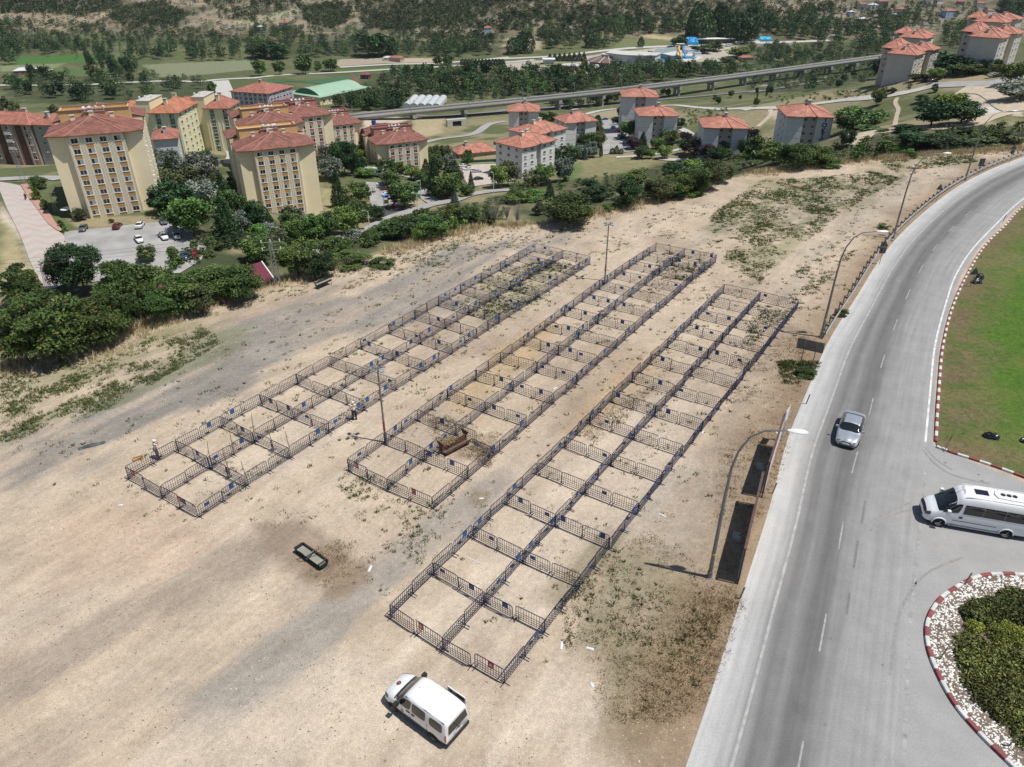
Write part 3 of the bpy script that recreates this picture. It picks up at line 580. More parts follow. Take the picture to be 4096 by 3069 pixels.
spand=mat('ochre_spandrel',(.46,.27,.11),.85,var=.05); salmonw=mat('salmon_render',(.42,.20,.165),.85,var=.05); greenw=mat('green_render',(.14,.22,.15),.85,var=.05)
greyw=mat('grey_render',(.68,.68,.665),.85,var=.06,scale=.3); beigew=mat('beige_render',(.50,.46,.41),.85,var=.06); pinkw=mat('pinkish_render',(.40,.31,.26),.85,var=.08); whitew=mat('white_render',(.70,.70,.68),.8,var=.05)
whitep=mat('white_plastic',(.78,.78,.77),.5,var=.03); glass=mat('window_glass',(.035,.042,.05),.12,spec=.7,var=.3,scale=.4,objvar=.9); darkm=mat('dark_metal',(.07,.07,.075),.5,metal=.3,spec=.4); lilac=mat('lilac_render',(.44,.38,.45),.85,var=.06); greym=mat('galvanised_steel',(.36,.37,.38),.45,metal=.6,var=.08); flash=mat('ridge_tile',(.46,.25,.19),.8); parap=mat('parapet_cap',(.22,.12,.11),.8)
curtain=mat('net_curtain',(.35,.36,.37),.9,var=.2,scale=6)
def win_mesh(w,h):
    a=MB(); t=.07
    a.box(0-w/2,-.05,-h/2,w/2,.02,-h/2+t); a.box(-w/2,-.05,h/2-t,w/2,.02,h/2); a.box(-w/2,-.05,-h/2+t,-w/2+t,.02,h/2-t); a.box(w/2-t,-.05,-h/2+t,w/2,.02,h/2-t)
    a.box(-.03,-.045,-h/2+t,.03,.02,h/2-t); a.box(-w/2-.08,-.14,-h/2-.08,w/2+.08,.02,-h/2-.003)
    f=a.mesh('window',[whitep]); b=MB(); b.box(-w/2+t,-.012,-h/2+t,w/2-t,.01,h/2-t); g1=b.mesh('pane',[glass])
    c=MB(); c.box(-w/2+t,-.012,-h/2+t,-.03,.01,h/2-t); c.mi=1; c.box(.03,-.012,-h/2+t,w/2-t,.01,h/2-t); g2=c.mesh('pane',[glass,curtain]); return f,[g1,g1,g2]
WM={}
def window(parent,x,y,z,face=0,size=(1.7,1.4)):
    if size not in WM: WM[size]=win_mesh(*size)
    f,gs=WM[size]; o=link(bpy.data.objects.new('window',f),parent); o.location=(x,y,z); o.rotation_euler=(0,0,face)
    p=link(bpy.data.objects.new('pane',random.choice(gs)),o); return o
def hip(parent,poly,ridge,z,rise,mt,th=.28,caps=flash):
    """roof over eave outline poly, ridge = one or two inner points; each eave edge goes to its nearest ridge point"""
    m=MB(); n=len(poly); rp=[(a,b,z+rise) for a,b in ridge]; k=len(rp)
    near=[min(range(k),key=lambda j:(p[0]-rp[j][0])**2+(p[1]-rp[j][1])**2) for p in poly]
    vs=[(a,b,z) for a,b in poly]+rp; fs=[]
    for i in range(n):
        j=(i+1)%n
        fs.append((i,j,n+near[i]) if near[i]==near[j] else (i,j,n+near[j],n+near[i]))
    m.add(vs,fs); m.add([(a,b,z-th) for a,b in poly]+[(a,b,z) for a,b in poly],[tuple(range(n))[::-1]]+[(i,(i+1)%n,n+(i+1)%n,n+i) for i in range(n)])
    m.mi=1
    for i in range(n):
        a=Vector(vs[(i-1)%n]);b=Vector(vs[i]);c=Vector(vs[(i+1)%n]); ang=(b-a).angle(c-b) if (b-a).length>.1 else 0
        if ang>.12: m.tube([b+Vector((0,0,.05)),Vector(rp[near[i]])+Vector((0,0,.1))],.14,4)
    if k>1: m.tube([Vector(rp[0])+Vector((0,0,.08)),Vector(rp[1])+Vector((0,0,.08))],.14,4)
    m.mi=0
    return m.obj('roof',[mt,caps],parent)
def chimney(roof,x,y,z,h=1.6,w=1.1,d=.8,mt=None):
    c=MB(); c.box(x-w/2,y-d/2,z-1.5,x+w/2,y+d/2,z+h); c.mi=1; c.box(x-w/2-.15,y-d/2-.15,z+h+.25,x+w/2+.15,y+d/2+.15,z+h+.42)
    for sx in (-1,1):
        for sy in (-1,1): c.box(x+sx*w/2*.8-.06,y+sy*d/2*.8-.06,z+h,x+sx*w/2*.8+.06,y+sy*d/2*.8+.06,z+h+.25)
    return c.obj('chimney',[mt or cream,conc],roof)
def dish(parent,x,y,z,az=0):
    d=MB(); d.lathe([(.0,0),(.3,.05),(.5,.16),(.52,.2)],10,(0,0,0),'Y'); d.tube([(0,0,0),(0,.0,-1.0)],.04,4); o=d.obj('satellite_dish',whitep,parent); o.location=(x,y,z+1); o.rotation_euler=(0,0,az); return o
def tall_block(name,label,L,rot,zg,ze,pal,W=23.2,floors=7,rear=True,depth=31,bay=(4.6,18.7),side=True,rooft=None,left_vis=False):
    wall,core,sp=pal; Hh=ze-zg; rooft=rooft or tile_dark; r=empty(name,(L[0],L[1],zg),R(rot),label,'apartment block')
    b0,b1=bay; m=MB(); m.prism([(0,0),(b0,0),(b0,-1.3),(b1,-1.3),(b1,0),(W,0),(W,11.5),(0,11.5)],-6,Hh-.05)
    if rear: m.prism([(0,depth-12),(W,depth-12),(W,depth),(b1,depth),(b1,depth+1.3),(b0,depth+1.3),(b0,depth),(0,depth)],-6,Hh-.05)
    m.box(3,11.45,-6,W-3,(depth-12.05) if rear else 20,Hh); m.obj('wall',wall,r)
    cx=W/2; ov=.65
    rf=hip(r,[(-ov,11.5),(-ov,-ov),(b0-.3,-1.95),(b1+.3,-1.95),(W+ov,-ov),(W+ov,11.5)],[(cx,5.2),(cx,11.5)],Hh,3.5,rooft)
    if rear: hip(r,[(W+ov,depth-12),(W+ov,depth+ov),(b1+.3,depth+1.95),(b0-.3,depth+1.95),(-ov,depth+ov),(-ov,depth-12)],[(cx,depth-5.2),(cx,depth-12)],Hh,3.5,rooft)
    p=MB(); y0,y1=11.6,(depth-12.1 if rear else 19)
    p.box(2.6,y0,Hh-1,W-2.6,y0+.4,Hh+4.0); p.box(2.6,y1-.4,Hh-1,W-2.6,y1,Hh+4.0); p.box(2.6,y0+.4,Hh-1,3.0,y1-.4,Hh+4.0); p.box(W-3,y0+.4,Hh-1,W-2.6,y1-.4,Hh+4.0); p.box(3,y0+.4,Hh+1,W-3,y1-.4,Hh+3.2)
    p.box(cx-2.8,y0-1.6,Hh+1,cx+2.8,y0-.002,Hh+3.6)
    p.mi=1
    for q in ((2.4,y0-.2,W-2.4,y0+.5),(2.4,y1-.5,W-2.4,y1+.2)): p.box(q[0],q[1],Hh+4.0,q[2],q[3],Hh+4.25)
    p.box(cx-3,y0-1.8,Hh+3.602,cx+3,y0-.25,Hh+3.8)
    p.obj('parapet',[core,parap],r)
    for (a,b,z,s) in ((cx-.2,5.6,Hh+3.4,1.5),(cx-.5,8.8,Hh+3.6,1.7),(cx-5.5,9.5,Hh+2.4,1.1),(cx+4.5,9.5,Hh+2.6,1.1)): chimney(rf,a,b,z-.6,s)
    for k in range(4): dish(r,cx-2.5+k*1.6+random.random(),y0-1.2+random.random()*.8,Hh+3.7,random.uniform(-.6,.9))
    n=4; bw=(b1-b0)/n
    for i in range(n):
        x=b0+bw*(i+.5)
        if sp.name not in WM: s=MB(); s.box(-.88,-.05,-.62,.88,.02,.62); WM[sp.name]=s.mesh('spandrel',[sp])
        for k in range(floors+1):
            z=Hh-1.55-2.82*k
            if z<-2: break
            o=link(bpy.data.objects.new('spandrel',WM[sp.name]),r); o.location=(x,-1.31,z-1.41)
        for k in range(floors+1):
            z=Hh-1.55-2.82*k
            if z>-1.2: window(r,x,-1.33,z)
    rb=[b0+.25,b1-.25]+[b0+bw*i+d for i in range(1,n) for d in (-.32,.32)]
    for x in rb:
        s=MB(); s.box(x-.08,-1.42,-2,x+.08,-1.29,Hh-.3); s.mi=1; s.box(x+.08,-1.38,-2,x+.13,-1.29,Hh-.3); s.obj('rib',[whitep,darkm],r)
    if side:
        for yy_ in ([3.2,7.6]+([depth-8.,depth-3.5] if rear else [])):
            for k in range(floors):
                z=Hh-1.55-2.82*k
                if z>-1: window(r,W+.03,yy_,z,R(90),(1.2,1.2))
                if left_vis and z>-1: window(r,-.03,yy_,z,R(-90),(1.2,1.2))
        for k in range(1,floors,3): q=MB(); q.box(0,-.4,-.3,.35,.4,.3); q.obj('air_conditioner',whitep,r).location=(W+.02,5.4,Hh-2.6-2.82*k-.5*(yy_>5))
    return r
PM=(cream,mustard,spand); PS=(cream,salmonw,salmonw)
tall_block('apartment_block','tall cream block with mustard parapet standing right behind the parking lot',(-125.1,202.5),22.4,-34.2,-11,PM,23.2,7)
tall_block('apartment_block','tall cream block with mustard parapet rising from trees, beside the sloping garden path',(-88.4,240.6),26.3,-48,-24,PM,24.5,7,left_vis=True)
tall_block('apartment_block','cream block with mustard parapet rising directly behind another mustard one',(-101.7,285),27,-50,-26,PM,23,4)
tall_block('apartment_block','tall cream block with salmon parapet and pink window panels behind the mustard blocks',(-97,315.3),30,-52,-29,PS,23,6,depth=29)
tall_block('apartment_block','lower cream block with salmon parapet, farthest of the pink panelled blocks',(-98,382),28,-62,-46,PS,23,4,rear=False)
tall_block('apartment_block','cream block with salmon parapet standing alone beside the street and dark conifers',(-58.2,322.6),26.6,-56,-41,PS,23.1,4,left_vis=True,depth=29)
def slab(name,label,L,rot,W,D,zg,ze,wall,rooft,front=(),left=(),right=(),back=(),floors=5,wings=None,fh=2.85,rise=3.0,wsize=(1.3,1.25),joints=False,chim=1,mid=None,cat='apartment block',z0=-1.5,ch_m=None):
    r=empty(name,(L[0],L[1],zg),R(rot),label,cat); Hh=ze-zg; m=MB()
    if wings: a,b,dp=wings; m.prism([(0,0),(a,0),(a,dp),(b,dp),(b,0),(W,0),(W,D),(0,D)],-6,Hh-.05)
    else: a=b=dp=0; m.box(0,0,-6,W,D,Hh-.05)
    if joints:
        m.mi=1
        for k in range(1,floors):
            z=Hh-fh*k-.1
            if wings: m.box(0-.02,-.025,z,a+.01,.02,z+.09); m.box(b-.01,-.025,z,W+.02,.02,z+.09)
            else: m.box(-.02,-.025,z,W+.02,.02,z+.09)
            m.box(-.025,.02,z,.02,D,z+.09); m.box(W-.02,.02,z,W+.025,D,z+.09)
    m.obj('wall',[wall,beigew],r); 
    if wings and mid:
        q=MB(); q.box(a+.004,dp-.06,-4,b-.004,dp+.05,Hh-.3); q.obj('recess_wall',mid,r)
    ov=.8; ins_=min(W,D)*.42
    if W>D*1.15: rg=[(ins_,D/2),(W-ins_,D/2)]
    elif D>W*1.15: rg=[(W/2,ins_),(W/2,D-ins_)]
    else: rg=[(W/2,D/2)]
    poly=[(-ov,D+ov),(-ov,-ov)]+([(a+.3,-ov-.25),(a+.7,-ov+.5),(b-.7,-ov+.5),(b-.3,-ov-.25)] if wings else [])+[(W+ov,-ov),(W+ov,D+ov)]
    rf=hip(r,poly,rg,Hh,rise,rooft)
    if chim:
        chimney(rf,rg[0][0]+.5,rg[0][1]-1.2,Hh+rise-.6,1.7,1.3,1.3,ch_m or beigew)
        if chim>1: chimney(rf,rg[-1][0]-1.5,rg[-1][1]+1.5,Hh+rise-1,1.7,1.8,1.1,ch_m or beigew)
    for k in range(floors):
        z=Hh+z0-fh*k
        if z<-.8: break
        for x in front: window(r,x,(dp if a<x<b else 0)-.09,z,0,wsize)
        for y in left: window(r,-.06,y,z,R(-90),wsize)
        for y in right: window(r,W+.06,y,z,R(90),wsize)
        for x in back: window(r,x,D+.06,z,R(180),wsize)
    return r
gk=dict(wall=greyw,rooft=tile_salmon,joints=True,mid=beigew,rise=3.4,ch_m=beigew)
slab('apartment_block','grey block with deep shaded recess, tallest of the grey ones below the viaduct',(59.3,412.2),-3,18.3,18,-54,-37,front=(7.8,10.9),left=(4,9),floors=6,wings=(6.6,12,1.6),**gk)
slab('apartment_block','grey block with salmon hip roof standing in front of the tallest grey block',(64.2,383),0,19,18,-56,-41,front=(8,11.4),left=(4,9),right=(5,),floors=5,wings=(6.8,12.4,1.6),**gk)
slab('apartment_block','grey block with salmon roof between two dark plum trees',(85.6,337.4),-5.6,19.1,19,-52,-37,front=(8,11.6),right=(5,10),floors=5,wings=(6.8,12.6,1.6),**gk)
tk=slab('apartment_block','grey block with big dark vertical TOKI lettering on its right wing',(114.2,315.9),-6.2,18.3,20,-43,-28,front=(7.8,10.9),left=(5,11),floors=5,wings=(6.6,12,1.6),**gk)
slab('apartment_block','small distant grey block at left of the grey group, just under the viaduct',(-1.7,399.3),0,15.7,15,-59,-42,front=(6.6,8.9),floors=5,wings=(5.4,10.3,1.5),**gk)
slab('apartment_block','grey block with two chimneys standing left of the yard with parked cars',(27,380.7),20.8,17,14,-58,-44,front=(7.2,9.8),left=(4,10),floors=4,wings=(6,11,1.4),chim=2,**gk)
gc=dict(wall=greyw,rooft=tile_salmon,joints=True,rise=3.2,ch_m=cream,chim=2,wsize=(1.5,1.25))
slab('apartment_block','pale grey corner block with five rows of windows, nearest of the grey group',(4.3,320.6),46,21.5,16,-57,-42,front=(2.2,6.5,14.5,18.8),left=(3,8,13),floors=5,wings=(9.2,12.2,1.5),**gc)
slab('apartment_block','pale grey corner block directly behind the nearest grey corner block',(9.5,344.5),43,22,16,-57.5,-42,front=(11.5,15,19.4),left=(3,8),floors=5,wings=(9.2,12.2,1.5),**gc)
def lettering(text,size,mt,name,parent,loc,rot,depth=.02,align='CENTER',sx=1,bold=0):
    c=bpy.data.curves.new(name,'FONT'); c.body=text; c.size=size; c.extrude=depth; c.offset=bold; c.align_x=align; c.align_y='CENTER'; c.space_line=.9
    o=bpy.data.objects.new(name+'_curve',c); me=bpy.data.meshes.new_from_object(o); bpy.data.objects.remove(o); bpy.data.curves.remove(c)
    me.materials.clear(); me.materials.append(mt); me.name=name; q=link(bpy.data.objects.new(name,me),parent); q.location=loc; q.rotation_euler=rot; q.scale=(sx,1,1); return q
navy=mat('navy_lettering',(.012,.02,.10),.6)
lettering('T\nO\nK\nİ',2.5,navy,'lettering',tk,(15.2,-.06,10.5),(R(90),0,0),.02,'CENTER',1,.09); lettering('2012',1.15,navy,'lettering',tk,(15.2,-.06,5.6),(R(90),0,0),.02,'CENTER',1,.03)
# green panelled, yellow parapet blocks
yk=dict(wall=yellow,rooft=tile_orange,rise=3.6,ch_m=yellow)
def yblock(label,L,W,D,zg,ze,tile,left_part=True,fl=8):
    r=slab('apartment_block',label,L,1,W,D,zg,ze,yellow,tile,front=(3.2,9),right=(3,9,14,19)[:3 if D<18 else 4],floors=fl,rise=3.6,wsize=(1.8,1.3),ch_m=yellow,chim=2)
    Hh=ze-zg
    for x in (3.2,9):
        s=MB(); s.box(x-1,-.06,-3,x+1,-.003,Hh-.6); s.obj('spandrel',greenw,r)
    for x in (1.4,5.2,7,11):
        s=MB(); s.box(x-.12,-.2,-3,x+.12,-.004,Hh-.3); s.obj('rib',whitep,r)
    t=MB(); t.box(-5.5,2,-5,-.02,16,Hh+4.2); t.mi=1; t.box(-5.7,1.8,Hh+4.2,.2,16.2,Hh+4.45); t.obj('stair_tower',[yellow,conc],r)
    for k in range(3): dish(r,-4.5+k*1.7,4+k*2,Hh+4.4,.3*k)
    if left_part:
        w=MB(); w.box(-17,3,-5,-5.52,17,Hh-.05); w.obj('side_wing',yellow,r); hip(r,[(-17.8,17.8),(-17.8,2.2),(-5.55,2.2),(-5.55,17.8)],[(-11,10),(-5.6,10)],Hh,3.2,tile)
    return r
yblock('yellow block with green window panels under a bright orange roof',(-152.8,322.5),11.6,22,-50,-28,tile_orange)
yblock('yellow block with green window panels under a darker red roof behind the orange one',(-137.7,343.2),10.6,15,-52,-30,tile_red,fl=8)
r=slab('apartment_block','pinkish block with dark stair shafts and balconies at the left edge of town',(-216,303),-8,26,13,-43,-28,pinkw,tile_red,front=(3,8,16,24),floors=5,rise=3.4,wsize=(1.9,1.5),chim=2)
for x in (11.8,20.5):
    s=MB(); s.box(x-1.3,-.3,-4,x+1.3,-.003,14.6); s.obj('stair_shaft',mat('dark_brick',(.10,.05,.04),.9),r)
for x in (5.5,14.4,18,23):
    s=MB(); s.box(x-.25,-.5,-4,x+.25,-.003,14.9); s.obj('rib',pinkw,r)
for k in range(3):
    for x in (8,16):
        s=MB(); s.box(x-1.4,-1.3,11-2.9*k,x+1.4,-.003,11.15-2.9*k); s.box(x-1.4,-1.3,11.15-2.9*k,x+1.4,-1.2,12.1-2.9*k); s.obj('balcony',whitep,r)
slab('apartment_block','narrow grey green block attached right of the pinkish block',(-189.5,300),-8,10,12,-42,-28,mat('grey_green_render',(.33,.34,.31),.85),tile_red,front=(3,7.5),floors=4,rise=2.8)
slab('apartment_block','white windowless gable building squeezed between mustard and yellow blocks',(-138.5,289.8),20,8.5,14,-46,-31.5,whitew,tile_red,left=(3,7),right=(3,8),floors=5,rise=2.4)
# the chained blocks on the right hill
def chain(label,R0,rot,n,zg,ze,wd=12.2,step=12.5,tile=tile_salmon,wall=beigew,shift=2.2,lob=0):
    r=empty('apartment_block',(R0[0],R0[1],zg),R(rot),label,'apartment block'); Hh=ze-zg
    for i in range(n):   # local x runs away from the camera along the sunny side, y across to the left
        x0=i*step; off=0 if i%2==0 else shift; m=MB(); m.box(x0,off,-7,x0+step-.02,off+wd,Hh); m.obj('wall',greyw if i%2==0 else cream,r)
        rf=hip(r,[(x0-.7,off+wd+.8),(x0-.7,off-.8),(x0+step+.5,off-.8),(x0+step+.5,off+wd+.8)],[(x0+step/2,off+wd/2)],Hh+.25+.12*(i%2),2.9,tile)
        chimney(rf,x0+step*.3,off+wd*.55,Hh+1.8,1.2,1.4,1.0,beigew)
        for k in range(5):
            z=Hh-1.5-2.85*k
            if z<-3: break
            for xx in (x0+3,x0+8.8): window(r,xx,off-.06,z,0,(1.5,1.4))
    for i in range(lob):
        x0=i*step+17; y0=wd+.02+(i%2)*shift; m=MB(); m.box(x0,y0,-7,x0+step-1.5,y0+8,Hh-.3); m.obj('wall',beigew,r)
        hip(r,[(x0-.8,y0+8.8),(x0-.8,y0+.3),(x0+step-.7,y0+.3),(x0+step-.7,y0+8.8)],[(x0+step/2-.7,y0+4.5)],Hh+.6+.15*i,3.1,tile)
        for k in range(4): window(r,x0-.06,y0+6,Hh-1.8-2.85*k,R(-90),(1.3,1.3))
    return r
beigeg=mat('grey_beige_render',(.50,.48,.45),.85,var=.06,scale=.3); greyw_old=greyw; greyw=beigeg
chain('chained block with blank grey end wall standing above the end of the viaduct',(188.6,371.7),48,3,-27,-12,lob=2)
chain('chained block rising directly behind the viaduct end block',(226,440),48,2,-32,-12,wd=13,lob=1)
chain('large chained block with blank end wall at the right edge of the hill',(215.4,354.4),46,3,-19,-3,lob=2)
chain('chained block behind the large block at the right edge',(258,426),46,3,-22,-3,wd=14,lob=1)
greyw=greyw_old
# school, sports hall, greenhouse
sc_=slab('school','lilac school building with long red roof beside the green hall',(-201,555),-17.6,31,31,-74,-58,lilac,tile_red,front=(4,8,12,16,20,24,28),right=(3,7,11,15,19,23,27),floors=4,rise=5,chim=2,cat='school',wsize=(2.4,1.6),ch_m=pinkw)
for x in range(2,31,4):
    s=MB(); s.box(x-.3,-.5,-1,x+.3,-.003,15.4); s.obj('rib',whitew,sc_)
gr=mat('green_sheet_roof',(.29,.43,.31),.6,var=.06,scale=.05); gd=mat('dark_green_gable',(.03,.14,.07),.7)
hall=empty('sports_hall',(-174,598,-75),R(-33),'sports hall with pale green curved roof beside the football pitch','sports hall')
WX,DY=36,54
m=MB(); m.box(0,0,-2,WX,DY,8.5); m.obj('wall',yellow,hall)
m=MB(); N=14
for i in range(N):
    a0=i/N; a1=(i+1)/N; f=lambda a: 8.6+4.6*math.sin(math.pi*a)**.8 if 0<a<1 else 8.6
    x0,x1=4+28*a0,4+28*a1; m.quad((x0,4,f(a0)),(x1,4,f(a1)),(x1,DY-3,f(a1)),(x0,DY-3,f(a0)))
m.box(-1.2,-1.2,8.5,WX+1.2,DY+1.2,8.9)
m.mi=1
pts=[(4+28*i/N,4.0,f(i/N)) for i in range(N+1)]; m.add(pts,[tuple(range(N+1))]); pts=[(4+28*i/N,DY-3,f(i/N)) for i in range(N+1)]; m.add(pts,[tuple(range(N+1))]); m.mi=0
m.obj('roof',[gr,gd],hall,fix=True)
for i in range(9):
    window(hall,WX+.08,4+i*5.6,5.6,R(90),(2.2,1.6)); s=MB(); s.box(WX-.1,1.6+i*5.6,0,WX+.25,2.6+i*5.6,8.4); s.obj('pilaster',cream if i%2 else MATS['mustard_render'],hall)
pit=patch_px('football_pitch',Z2([(0,740),(150,690),(300,700)]),Z2([(860,665),(900,720),(930,760)]),mat('artificial_turf',(.045,.12,.05),.9,var=.1),.3,14,14)
patch_px('running_strip',Z2([(860,665),(900,715),(935,755)]),Z2([(890,662),(930,712),(975,750)]),mat('red_track',(.20,.06,.06),.9),.34,8,3)
patch_px('school_yard',Z2([(820,780),(800,860),(740,900)]),Z2([(970,775),(900,830),(830,870)]),conc,.3,10,8)
gh=empty('greenhouse',(-83,584,-75.5),R(-4),'greenhouse of five milky plastic tunnels beside the railway','greenhouse')
pl=mat('greenhouse_plastic',(.50,.53,.53),.5,var=.1,scale=.5,spec=.5)
for i in range(5):
    m=MB(); x0=i*5.7; q=[(x0+2.85-2.8*math.cos(math.pi*k/10),2.2+2.0*math.sin(math.pi*k/10)) for k in range(11)]
    for a,b in zip(q,q[1:]): m.quad((a[0],0,a[1]),(b[0],0,b[1]),(b[0],37,b[1]),(a[0],37,a[1]))
    for yv in (0,37): m.add([(x0+.05,yv,0)]+[(a,yv,b) for a,b in q]+[(x0+5.65,yv,0)],[tuple(range(13))])
    m.quad((x0+.05,0,0),(x0+.05,37,0),(x0+.05,37,2.2),(x0+.05,0,2.2)); m.quad((x0+5.65,0,0),(x0+5.65,37,0),(x0+5.65,37,2.2),(x0+5.65,0,2.2))
    m.obj('tunnel',pl,gh)
m=MB()
for k in range(8):
    for i in range(5):
        q=[(i*5.7+2.85-2.84*math.cos(math.pi*j/8),k*5.28,2.2+2.04*math.sin(math.pi*j/8)) for j in range(9)]; m.tube(q,.06,4)
m.obj('frame',greym,gh)
slab('low_house','single storey villa with salmon hipped roof inside a green screened wall',(-26.2,367.4),21.4,19.5,11,-59.5,-56,pinkw,tile_salmon,front=(4,9,14),right=(4,),floors=1,rise=3.2,cat='house',z0=-1.8)
w_=MB(); w_.obox((-12,358,-58.2),(26,.3,3),R(12)); w_.mi=1; w_.obox((-12,357.8,-56.9),(25.8,.2,1.3),R(12)); tag(w_.obj('garden_wall',[whitew,mat('green_screen',(.02,.10,.06),.9)]),'low white wall with dark green screening in front of the villa','wall')
# viaduct
vd=empty('railway_viaduct',(0,0,0),0,'long concrete railway viaduct crossing the valley','viaduct')
vp=[Vector((-140,508,-69.5)),Vector((-95,531,-69)),Vector((0,575,-68.2)),Vector((89,619,-67.2)),Vector((190,680,-66.6)),Vector((280,738,-66)),Vector((362,792,-65.5)),Vector((430,838,-65))]
vc=catmull(vp,8); vc,vl=resample(vc,120)
def sweep(prof,name,mt,parent,pts,closed=True):
    m=MB(); n=len(prof); vs=[]
    for i,p in enumerate(pts):
        d=(pts[min(i+1,len(pts)-1)]-pts[max(i-1,0)]); d.z=0; d.normalize(); s=Vector((d.y,-d.x,0))
        vs+= [p+s*a+Vector((0,0,b)) for a,b in prof]
    fs=[(i*n+j,i*n+(j+1)%n,(i+1)*n+(j+1)%n,(i+1)*n+j) for i in range(len(pts)-1) for j in range(n if closed else n-1)]
    if closed: fs+=[tuple(range(n)),tuple(range((len(pts)-1)*n,len(pts)*n))]
    m.add(vs,fs); return m.obj(name,mt,parent)
concd=mat('aged_concrete',(.34,.33,.31),.9,var=.12,scale=.3); concl=mat('pale_concrete',(.50,.49,.46),.85,var=.08,scale=.3)
sweep([(-4.6,0),(4.6,0),(4.6,-.5),(3.2,-.7),(3.0,-2.4),(-3.0,-2.4),(-3.2,-.7),(-4.6,-.5)],'deck',concd,vd,vc)
for s in (-4.6,4.35): sweep([(s,.0),(s+.25,.0),(s+.25,1.0),(s,1.0)],'parapet_wall',concl,vd,vc)
sweep([(-3.6,.02),(3.6,.02),(3.2,.35),(-3.2,.35)],'ballast_bed',MATS['ballast'],vd,vc)
for s in (-2.5,-1.1,1.1,2.5): sweep([(s-.06,.36),(s+.06,.36),(s+.06,.55),(s-.06,.55)],'rail',darkm,vd,vc)
for i in range(14,120,7):
    p=vc[i]; d=(vc[min(i+1,119)]-vc[i-1]).normalized(); a=math.atan2(d.y,d.x); g_=tz(p.x,p.y)
    m=MB(); m.obox((0,0,-3.5),(2.6,9.4,2.3)); hgt=p.z-4.6-g_+3
    m.obox((0,-2.4,-4.6-hgt/2),(1.8,1.8,hgt)); m.obox((0,2.4,-4.6-hgt/2),(1.8,1.8,hgt))
    o=m.obj('pier',concd,vd); o.location=p; o.rotation_euler=(0,0,a)
mm=MB(); mm.tube([(0,0,0),(0,0,7.6)],[.17,.12],6); mp_=mm.mesh('pole',[greym]); mm=MB(); mm.tube([(0,0,6.9),(0,-3,7.4)],.05,4); mm.tube([(0,0,5.4),(0,-3,7.3)],.05,4); mm.tube([(0,-2.9,7.3),(0,-2.9,5.6)],.04,4); ma_=mm.mesh('bracket',[greym])
ORD=['zeroth','first','second','third','fourth','fifth','sixth','seventh','eighth','ninth','tenth','eleventh','twelfth','thirteenth','fourteenth','fifteenth','sixteenth']
k=0
for i in range(6,119,8):
    k+=1
    p=vc[i]; d=(vc[i+1]-vc[i-1]).normalized()
    for sd_ in (1,-1):
        s=Vector((d.y,-d.x,0))*4.2*sd_; o=empty('catenary_mast',p+s+Vector((0,0,.4)),math.atan2(d.y,d.x)+(0 if sd_<0 else math.pi)+math.pi,'slim steel catenary mast on the '+('near' if sd_>0 else 'far')+' side of the viaduct, '+ORD[k]+' from the left','mast','catenary masts on the viaduct, '+('near' if sd_>0 else 'far')+' side')
        link(bpy.data.objects.new('pole',mp_),o); link(bpy.data.objects.new('bracket',ma_),o)
# tunnel mouth under the line
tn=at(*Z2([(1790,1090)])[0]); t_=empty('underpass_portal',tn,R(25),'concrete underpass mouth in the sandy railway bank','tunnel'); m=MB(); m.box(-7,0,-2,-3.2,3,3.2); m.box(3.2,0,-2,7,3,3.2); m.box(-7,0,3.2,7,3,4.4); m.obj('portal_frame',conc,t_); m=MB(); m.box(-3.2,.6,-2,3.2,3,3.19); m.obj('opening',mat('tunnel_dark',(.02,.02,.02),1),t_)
# small houses of the village and the farms
def house(u,v,w,d,h,wall,tile,label,rot=0,rise=None,cat='house',name='village_house'):
    p=at(u,v); r=empty(name,p,R(rot),label,cat); m=MB(); m.box(-w/2,-d/2,-3,w/2,d/2,h); m.obj('wall',wall,r)
    rise=rise or min(w,d)*.22; rg=[(-w/2+min(w,d)*.45,0),(w/2-min(w,d)*.45,0)] if w>d*1.1 else [(0,0)]
    hip(r,[(-w/2-.5,d/2+.5),(-w/2-.5,-d/2-.5),(w/2+.5,-d/2-.5),(w/2+.5,d/2+.5)],rg,h,rise,tile,th=.2)
    for x in ((-w*.27,w*.25) if w>7 else (0,)):
        for k in range(max(1,int(h/3.2))): window(r,x,-d/2-.06,h-1.5-2.9*k,0,(1.5,1.3))
    return r
blue=mat('light_blue_render',(.30,.42,.55),.85); lightroof=mat('sheet_metal_roof',(.55,.58,.60),.5,var=.1); brick=mat('bare_brick',(.24,.11,.08),.9,var=.2,scale=2); teal=mat('teal_sheet_roof',(.18,.42,.40),.6)
